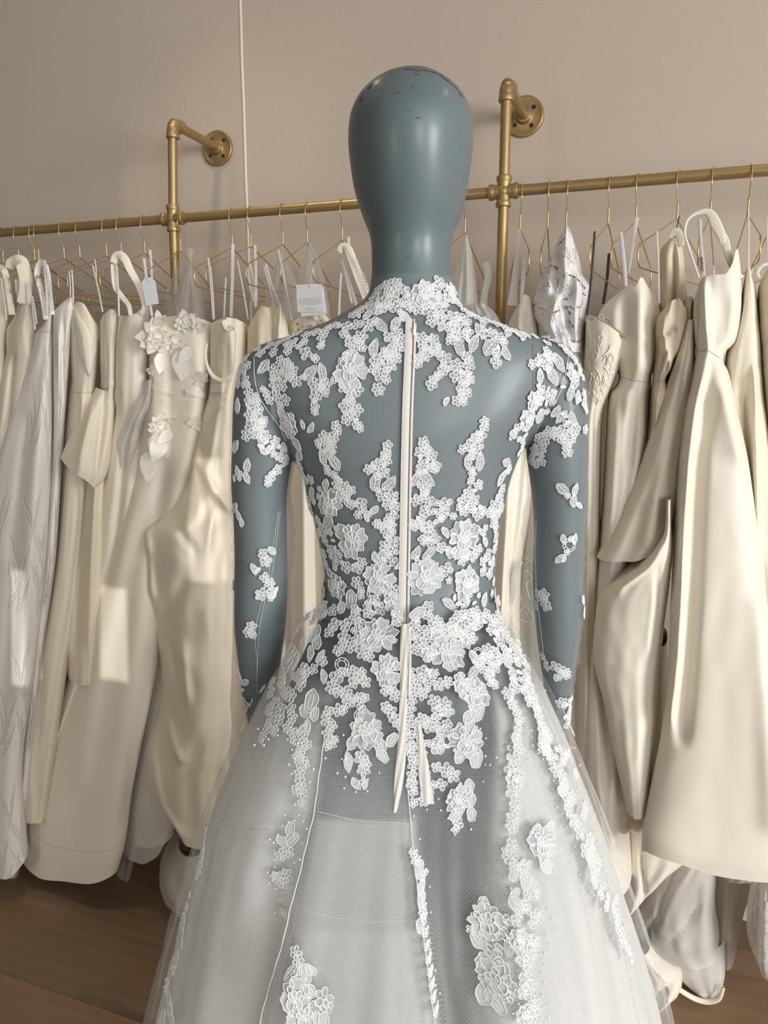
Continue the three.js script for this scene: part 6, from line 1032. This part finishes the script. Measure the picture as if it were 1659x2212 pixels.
  const vein = (pts) => part('embroidery', tube(pts.map(([x, y]) => c.at(x, y, 0.003)), 0.0007, { sides: 5 }), M.cord, t);
  vein([[1222, 510], [1226, 540], [1230, 575], [1226, 600]]); vein([[1240, 520], [1236, 550], [1230, 575]]); vein([[1210, 610], [1205, 632], [1226, 645], [1250, 632]]); vein([[1215, 530], [1206, 560], [1210, 590]]); vein([[1200, 680], [1195, 710], [1215, 740]]);
});
makeGown('strapless tube bodice gown with raised leaf embroidery and a slanting open top', (t) => {
  const c = cloth([[694, 1266, 1352, 0.475], [730, 1264, 1352], [770, 1262, 1344], [810, 1260, 1331], [850, 1258, 1316], [890, 1257, 1302, 0.48], [950, 1256, 1298], [1100, 1254, 1296, 0.5], [1400, 1246, 1300], [1800, 1235, 1340, 0.57]], { seed: 35, top: [[-1, -14], [-0.6, -8], [0, 6], [0.6, 24], [1, 40]], topFade: 60, depth: 0.18 });
  part('bodice', c.geo(694, 890), M.crepe, t); part('skirt', c.geo(888, 1800), M.crepe, t);
  band('lining_band', [[1270, 684], [1292, 692], [1320, 708], [1352, 730]], [8, 10, 9, 6], std({ color: lin(0.34, 0.25, 0.2), roughness: 0.7 }), t, { z: 0.462, label: 'pinkish brown lining of the open top' });
  const cordOf = (pts, r = 0.0011) => part('embroidery', tube(pts.map(([x, y]) => c.at(x, y, 0.0012)), r, { sides: 6, seg: 16 }), M.embroidery, t);
  for (let i = 0; i < 46; i++) { const y = rr(700, 885), L = c.xl(y) + 4, R = c.xr(y) - 4, x = rr(L, R), a = rr(-1.9, -0.9), l = rr(14, 34); if (y + l * Math.sin(a) < 692 + (x - 1266) * 0.5) continue; cordOf([[x, y], [x + l * 0.5 * Math.cos(a) + 3, y + l * 0.5 * Math.sin(a)], [clamp(x + l * Math.cos(a), L, R), y + l * Math.sin(a)]]); if (i % 3 === 0) { const q = [[x, y], [x + 7, y - l * 0.5], [x + 2, y - l], [x - 4, y - l * 0.55], [x, y]]; cordOf(q.map(([p, s]) => [clamp(p, L, R), s])); } }
  for (const [x, y] of [[1299, 684], [1309, 690], [1324, 700], [1334, 708], [1345, 716]]) { const m = part('lace_scallop', new THREE.TorusGeometry(0.0042, 0.0011, 6, 14), M.crepe, t); m.position.copy(onZ(x, y, 0.445)); m.lookAt(EYE); }
  band('hanger_loop', [[1285, 500], [1281, 560], [1276, 620], [1269, 680]], [5, 5, 7], M.black, t, { z: 0.45, label: 'black satin hanger loop' }); band('hanger_loop', [[1316, 548, 0.06], [1311, 605, 0.12], [1303, 656, 0.2]], 6, M.black, t, { label: 'black satin hanger loop' });
});
makeGown('ivory satin gown with rounded cups hung on printed white ribbons', (t) => {
  const c = cloth([[604, 1346, 1402, 0.455], [622, 1322, 1416], [645, 1303, 1424], [680, 1290, 1427], [740, 1300, 1424], [790, 1330, 1414], [816, 1337, 1406, 0.47], [832, 1332, 1406], [850, 1315, 1404], [900, 1311, 1400, 0.49], [1000, 1306, 1396], [1100, 1300, 1384, 0.52], [1300, 1282, 1356], [1500, 1262, 1350, 0.57], [1700, 1256, 1350], [1950, 1262, 1360, 0.62]], { seed: 36, top: [[-1, 16], [-0.4, 8], [-0.1, 16], [0.4, -6], [1, 16]], folds: [[[[1384, 630], [1380, 800]], 16, 0.014], [[[1350, 640], [1350, 800]], 14, -0.012], [[[1335, 900], [1310, 1300]], 16, 0.016], [[[1375, 860], [1360, 1000]], 10, -0.016], [[[1300, 1400], [1310, 1700]], 12, -0.03]] });
  part('bodice', c.geo(604, 820), M.satinBright, t); part('skirt', c.geo(818, 1950), M.mikado, t); seamLine(t, c, [[1338, 813], [1370, 822], [1405, 828]]);
  band('hanger_loop', [[1341, 502], [1345, 540], [1349, 580], [1352, 618]], [7, 8, 7], M.ribbon, t, { z: 0.46, label: 'white ribbon with small dark lettering' }); band('hanger_loop', [[1376, 470, 0.3], [1368, 520, 0.34], [1358, 590, 0.4]], [8, 7, 5], M.ribbonSheer, t);
});
makeGown('ivory chiffon gown with a twisted, gathered bodice', (t) => {
  const c = cloth([[648, 1432, 1482, 0.475], [660, 1422, 1490], [690, 1412, 1492], [730, 1411, 1488], [752, 1412, 1480], [775, 1413, 1460], [800, 1411, 1450], [820, 1410, 1440, 0.48], [840, 1406, 1446], [900, 1400, 1472], [1000, 1392, 1482, 0.5], [1100, 1384, 1470], [1400, 1340, 1430], [1800, 1300, 1410, 0.58]], { seed: 37, crumple: 0.012, top: [[-1, 20], [-0.5, 8], [0.3, -4], [1, 18]], folds: [[[[1435, 670], [1432, 740]], 10, 0.02], [[[1412, 740], [1440, 722], [1470, 700]], 8, -0.02], [[[1440, 745], [1452, 820]], 8, 0.022], [[[1425, 750], [1420, 815]], 7, -0.012], [[[1420, 840], [1412, 1000]], 5, 0.014], [[[1432, 840], [1430, 1000]], 5, -0.014], [[[1444, 840], [1450, 1000]], 5, 0.014]] });
  part('bodice', c.geo(648, 822), M.crepeWarm, t); part('skirt', c.geo(820, 1800), M.crepeWarm, t); seamLine(t, c, [[1410, 820], [1440, 824]]);
  loopRibbon(t, [1419, 500], [1424, 655], 6, M.satinBright);
});
makeGown('beige gown with a tall knotted strap behind the chiffon gown', (t) => {
  const c = cloth([[498, 1452, 1462, 0.36], [512, 1446, 1468], [524, 1432, 1474], [535, 1426, 1476], [600, 1424, 1482], [760, 1424, 1500, 0.4], [1000, 1400, 1510]], { seed: 38, depth: 0.14, folds: [[[[1456, 540], [1458, 740]], 5, -0.02]] });
  part('bodice', c.geo(498, 1000), M.crepeWarm, t); band('strap_knot', [[1446, 512], [1458, 500], [1468, 510], [1472, 532]], [10, 16, 12], M.crepe, t, { z: 0.38 }); band('hanger_loop', [[1468, 466, 0.28], [1462, 490, 0.32], [1458, 502, 0.36]], 2, M.black, t);
});
makeGown('matte beige overskirt gown between the chiffon and the large satin gown', (t) => {
  const c = cloth([[690, 1484, 1502, 0.47], [800, 1450, 1502, 0.49], [900, 1418, 1492], [1000, 1384, 1478, 0.53], [1100, 1342, 1466, 0.55], [1180, 1304, 1450], [1212, 1288, 1436, 0.575]], { seed: 39, n: 3.2, hem: [[-1, 4], [0, 2], [0.6, -14], [1, -40]], hemFade: 120, folds: [[[[1440, 900], [1395, 1180]], 16, 0.01], [[[1470, 850], [1425, 1150]], 12, -0.012]] });
  part('overskirt', c.geo(690, 1212), M.crepe, t); part('bodice', cloth([[640, 1480, 1500, 0.44], [700, 1478, 1500, 0.45]], { seed: 40 }).geo(640, 700), M.crepe, t);
});
makeGown('large glossy ivory satin gown with a wide shoulder strap, frontmost on the right', (t) => {
  const c = cloth([[594, 1512, 1600, 0.495], [612, 1506, 1602], [640, 1500, 1602], [690, 1496, 1598], [735, 1500, 1588], [760, 1504, 1566], [778, 1501, 1562, 0.51], [800, 1497, 1572], [850, 1487, 1584, 0.53], [900, 1478, 1594], [1000, 1466, 1614, 0.57], [1100, 1458, 1627], [1200, 1452, 1638, 0.6], [1300, 1447, 1650], [1450, 1440, 1670, 0.64], [1600, 1425, 1692], [1750, 1395, 1716, 0.68], [1840, 1379, 1732, 0.7], [1868, 1378, 1738]], { seed: 41, n: 3, depth: 0.16, waves: 0.002, waveFreq: 2, crumple: 0.0015, nu: 130, top: [[-1, 8], [-0.5, 0], [0.2, -2], [0.55, -24], [0.8, -60], [1, -20]], topFade: 60, hem: [[-1, 4], [-0.9, -12], [-0.6, -4], [-0.3, 12], [0, 28], [0.57, 43], [1, 48]],
    folds: [[[[1521, 605], [1526, 700], [1530, 755]], 9, 0.018], [[[1514, 605], [1508, 700]], 5, -0.010], [[[1560, 640], [1555, 720]], 18, -0.008], [[[1524, 785], [1500, 900], [1482, 1100], [1468, 1400], [1450, 1560]], 10, 0.022], [[[1545, 800], [1575, 900], [1600, 1000]], 22, 0.012], [[[1532, 850], [1512, 1000], [1497, 1300], [1475, 1600]], 16, -0.020], [[[1462, 1000], [1452, 1300]], 6, -0.012], [[[1640, 1300], [1665, 1800]], 24, 0.012]] });
  part('bodice', c.geo(594, 780, 130), M.satinBright, t); part('skirt', c.geo(778, 1868, 150), M.satinBright, t, 'heavy glossy satin skirt'); seamLine(t, c, [[1503, 758], [1530, 757], [1562, 778]]); seamLine(t, c, [[1516, 600], [1510, 680], [1507, 756]], 0.0004);
  band('strap', [[1510, 600], [1498, 565], [1483, 520], [1479, 502], [1484, 478], [1498, 464], [1522, 457], [1535, 463], [1547, 486], [1556, 504], [1562, 526]], [4, 4, 5, 5, 5, 8, 14, 19, 17, 10], M.mikado, t, { z: 0.5, label: 'wide ivory shoulder strap over the hanger' });
  band('strap', [[1560, 508], [1566, 520], [1576, 560], [1590, 590], [1604, 600]], [14, 14, 10, 9], M.mikado, t, { z: 0.47 }); band('hanger_loop', [[1511, 474], [1513, 510], [1516, 550], [1519, 596]], [7, 6, 9], M.ribbon, t, { z: 0.5, label: 'white ribbon with small dark lettering' });
  // lettering woven into the loop: tiny dark strokes
  const ink = []; for (let i = 0; i < 12; i++) { const p = onZ(1515.5 + i * 0.16, 556 + i * 2.6, 0.5045); ink.push(new THREE.BoxGeometry(0.0046, 0.0011, 0.0003).rotateZ(-0.1).translate(p.x, p.y, p.z)); if (i % 2) ink.push(new THREE.BoxGeometry(0.0011, 0.0022, 0.0003).translate(p.x + (i % 3 - 1) * 0.0018, p.y, p.z)); } part('woven_lettering', merged(ink), M.black, t);
  const d = cloth([[1080, 1440, 1450, 0.585], [1150, 1435, 1450], [1190, 1412, 1452, 0.6], [1230, 1372, 1450], [1262, 1330, 1446], [1295, 1300, 1442, 0.61], [1340, 1286, 1436], [1430, 1279, 1425, 0.62], [1550, 1303, 1416], [1650, 1322, 1410], [1770, 1350, 1402, 0.64]], { seed: 42, depth: 0.2, folds: [[[[1440, 1150], [1405, 1220], [1340, 1270]], 10, 0.016], [[[1414, 1280], [1396, 1420]], 9, 0.010], [[[1420, 1240], [1418, 1320]], 6, -0.008]], waves: 0.002 }); part('draped_panel', d.geo(1080, 1770), M.satinBright, t, 'swept satin side drape');
  const u = cloth([[1400, 1392, 1440, 0.5], [1600, 1378, 1440, 0.52], [1780, 1352, 1482], [1844, 1345, 1486, 0.53], [1876, 1342, 1484], [1912, 1341, 1444], [1954, 1349, 1398, 0.53], [1985, 1355, 1360]], { seed: 43, depth: 0.16, waves: 0.002, folds: [[[[1386, 1845], [1392, 1945]], 4, -0.012], [[[1440, 1870], [1410, 1920]], 12, 0.01]] }); part('skirt_lining', u.geo(1400, 1985), M.mikado, t, 'turned-up ivory lining at the hem');
  part('stiff_hem', cloth([[1885, 1560, 1640, 0.6], [1910, 1555, 1640, 0.62]], { seed: 50 }).geo(1885, 1910), M.organza, t);
});
makeGown('ivory tank gown on a thin spaghetti strap behind the glossy satin gown', (t) => {
  const c = cloth([[574, 1612, 1622, 0.455], [592, 1609, 1626], [620, 1604, 1634], [660, 1599, 1638], [716, 1582, 1644], [766, 1568, 1648, 0.47], [850, 1560, 1652], [900, 1575, 1658, 0.49], [1000, 1590, 1668], [1200, 1612, 1690, 0.53], [1400, 1630, 1720], [1800, 1660, 1780, 0.62]], { seed: 44, depth: 0.22, folds: [[[[1628, 800], [1640, 1300]], 8, 0.018], [[[1610, 850], [1618, 1300]], 9, -0.016]] });
  part('bodice', c.geo(574, 790), M.crepe, t); part('skirt', c.geo(788, 1800), M.satin, t); band('strap', [[1617, 455], [1617, 520], [1617, 580]], [2.5, 3], M.crepe, t, { z: 0.455, label: 'thin spaghetti strap' });
});
makeGown('ruched ivory gown cut off by the right edge of the photo', (t) => {
  const c = cloth([[575, 1655, 1700, 0.46], [590, 1648, 1710], [612, 1638, 1720], [660, 1636, 1722], [760, 1642, 1722, 0.47], [900, 1652, 1724], [1200, 1668, 1760, 0.5], [1800, 1690, 1830, 0.6]], { seed: 45, folds: [[[[1640, 700], [1660, 690]], 9, 0.012], [[[1642, 745], [1662, 735]], 7, -0.016], [[[1646, 800], [1664, 790]], 8, 0.016]] });
  part('bodice', c.geo(575, 905), M.crepeWarm, t); part('skirt', c.geo(900, 1800), M.crepe, t); band('strap_tie', [[1640, 600], [1636, 590], [1645, 575], [1658, 570]], [5, 7, 6], M.crepe, t, { z: 0.475 }); loopRibbon(t, [1655, 470], [1658, 585], 5);
});
makeGown('white organza gown with a banded hem trailing on the floor at the right', (t) => {
  const c = cloth([[1780, 1470, 1560, 0.46], [1870, 1462, 1548], [1900, 1436, 1543, 0.45], [1950, 1394, 1541], [1994, 1366, 1538, 0.42], [2040, 1372, 1544], [2068, 1388, 1548, 0.40], [2096, 1440, 1548, 0.39]], { seed: 46, depth: 0.16, crumple: 0.0025, folds: [[[[1455, 1900], [1420, 1990], [1390, 2050]], 6, -0.018], [[[1505, 1970], [1450, 2040]], 7, -0.014], [[[1520, 1900], [1515, 2080]], 16, 0.012], [[[1430, 1930], [1425, 1990]], 4, -0.01]] }); part('skirt', c.geo(1780, 2096), M.organza, t); part('lining', cloth([[1780, 1474, 1556, 0.42], [1900, 1448, 1540], [1960, 1420, 1535], [2070, 1440, 1540, 0.36]], { seed: 47, depth: 0.1 }).geo(1780, 2070), M.mikado, t);
  const hm = cloth([[2056, 1394, 1560, 0.37], [2072, 1404, 1561], [2090, 1422, 1562], [2112, 1442, 1563, 0.37], [2132, 1464, 1563], [2148, 1488, 1560], [2160, 1512, 1550, 0.355]], { seed: 61, depth: 0.1, crumple: 0.002 }); part('hem_band', hm.geo(2056, 2160), M.organza, t); part('hem_lining', cloth([[2060, 1402, 1556, 0.345], [2090, 1428, 1558], [2130, 1470, 1558], [2154, 1508, 1548, 0.335]], { seed: 62, depth: 0.06 }).geo(2060, 2154), M.mikado, t);
  band('bound_edge', [[1400, 2062, 0.385], [1420, 2094, 0.385], [1446, 2120, 0.38], [1480, 2146, 0.375], [1508, 2160, 0.368], [1530, 2164, 0.365], [1552, 2158, 0.365], [1563, 2132, 0.365]], [5, 7, 8, 9, 9, 9, 8, 6], M.satinBright, t, { thick: 0.003 });
  const tr = cloth([[2062, 1376, 1404, 0.42], [2090, 1380, 1424], [2118, 1384, 1456, 0.425], [2140, 1386, 1470], [2162, 1388, 1470, 0.43], [2184, 1390, 1446], [2206, 1392, 1404, 0.425]], { seed: 48, depth: 0.12, waves: 0.002, folds: [[[[1450, 2128], [1425, 2150], [1400, 2165]], 9, -0.02], [[[1460, 2150], [1410, 2190]], 8, 0.012]] }); part('train', tr.geo(2062, 2206), M.mikado, t, 'rolled satin train on the floor');
});
makeGown('white lace-patterned tulle gown reaching the floor in the lower right corner', (t) => {
  const c = cloth([[1880, 1636, 1745, 0.5], [1920, 1628, 1745], [1980, 1612, 1750, 0.46], [2043, 1607, 1762], [2090, 1617, 1780, 0.42], [2120, 1631, 1792], [2160, 1658, 1800, 0.38]], { seed: 49, depth: 0.2, crumple: 0.006, folds: [[[[1640, 1930], [1632, 2090]], 7, -0.02], [[[1655, 1950], [1650, 2120]], 6, 0.016]] }); part('skirt', c.geo(1880, 2160), M.organza, t); part('lining', cloth([[1880, 1644, 1745, 0.46], [2043, 1616, 1762, 0.42], [2140, 1655, 1800, 0.35]], { seed: 63, depth: 0.1 }).geo(1880, 2140), M.crepe, t);
  for (let i = 0; i < 16; i++) { const x = rr(1622, 1690), y = rr(1930, 2120), q = []; for (let k = 0; k <= 10; k++) { const a = k / 10 * 6.283; q.push(c.at(x + 9 * Math.cos(a) * (1 + 0.3 * Math.sin(3 * a + i)), y + 12 * Math.sin(a), 0.002)); } part('lace_motif', tube(q, 0.0008, { sides: 5, closed: false }), M.cord, t); }
});
makeGown('shadowed tulle gown hem between the organza and the lace tulle gowns', (t) => {
  const c = cloth([[1870, 1535, 1640, 0.34], [1960, 1538, 1620], [2000, 1541, 1606, 0.33], [2036, 1545, 1598], [2095, 1552, 1586]], { seed: 51, depth: 0.16 }); part('skirt', c.geo(1870, 2095), M.veilSheer, t); part('lining', cloth([[1870, 1540, 1640, 0.3], [2033, 1545, 1595, 0.3]], { seed: 52, depth: 0.12 }).geo(1870, 2033), M.crepeWarm, t);
});
// ---- tags hung on the gowns
{
  const t = thing('price_tag', 'blank white swing tag with clipped corners on a string, beside the flowered gown', 'tag');
  const q = [[306, 610], [312, 602], [328, 600], [335, 607], [343, 656], [316, 660]].map(([x, y]) => onZ(x, y, 0.475)), C = q.reduce((a, p) => a.add(p), V(0, 0, 0)).multiplyScalar(1 / 6);
  const sh = new THREE.Shape(q.map((p) => new THREE.Vector2(p.x - C.x, p.y - C.y))), ho = onZ(321, 610, 0.475), hole = new THREE.Path(); hole.absarc(ho.x - C.x, ho.y - C.y, 0.0022, 0, Math.PI * 2, true); sh.holes.push(hole);
  t.position.copy(C); part('card', new THREE.ExtrudeGeometry(sh, { depth: 0.0007, bevelEnabled: true, bevelSize: 0.0002, bevelThickness: 0.0002, bevelSegments: 1, curveSegments: 16 }), M.card, t);
  part('string', tube([onZ(311, 560, 0.45), onZ(313, 585, 0.47), ho.clone().add(V(0, 0.004, 0.002)), ho].map((p) => p.sub(C)), 0.0006, { sides: 5 }), M.ribbon, t);
}
{
  const t = thing('card_tag', 'square white card tag with lines of small grey print, two cards on a cord', 'tag');
  const C = onZ(671, 645, 0.51); t.position.copy(C);
  const card = (pts, z, mat) => { const q = pts.map(([x, y]) => onZ(x, y, 0.51)), sh = new THREE.Shape(q.map((p) => new THREE.Vector2(p.x - C.x, p.y - C.y))); const g = new THREE.ExtrudeGeometry(sh, { depth: 0.0006, bevelEnabled: true, bevelSize: 0.0002, bevelThickness: 0.0002, bevelSegments: 1 }); g.translate(0, 0, z); return part('card', g, mat, t); };
  card([[646, 621], [697, 619], [704, 678], [649, 683.5]], -0.004, M.card);
  const front = card([[640, 615.5], [695, 613.5], [699.5, 673], [643, 674]], 0, M.card);
  // printed lines, too small to read even in the photograph
  const bars = []; const dash = (x0, x1, y, sl) => { let x = x0; while (x < x1) { const w = rr(2, 6), a = onZ(x, y + sl * (x - x0), 0.51), b = onZ(Math.min(x + w, x1), y + sl * (x - x0), 0.51); bars.push(new THREE.BoxGeometry(b.x - a.x, 0.0007, 0.0002).translate((a.x + b.x) / 2 - C.x, a.y - C.y, 0.00095)); x += w + rr(0.6, 1.2); } };
  for (const [x0, x1, y] of [[646, 694, 646], [644, 694.5, 649.3], [645, 695, 652.6], [645, 694, 655.4], [652, 687, 657.8], [660, 681, 666.8], [660, 681, 669.8]]) dash(x0, x1, y, -0.03);
  part('print', merged(bars), std({ color: lin(0.22, 0.22, 0.24), roughness: 0.8 }), front);
  part('cord', tube([onZ(663, 568, 0.46), onZ(669, 580, 0.48), onZ(671, 600, 0.505), onZ(668.5, 621, 0.5118)].map((p) => p.sub(C)), 0.0008, { sides: 6 }), M.crepe, t);
}
// ------------------------------------------------------------------ draw
scene.traverse((o) => { if (o.isMesh) { o.castShadow = true; o.receiveShadow = true; } });
renderer.render(scene, camera);
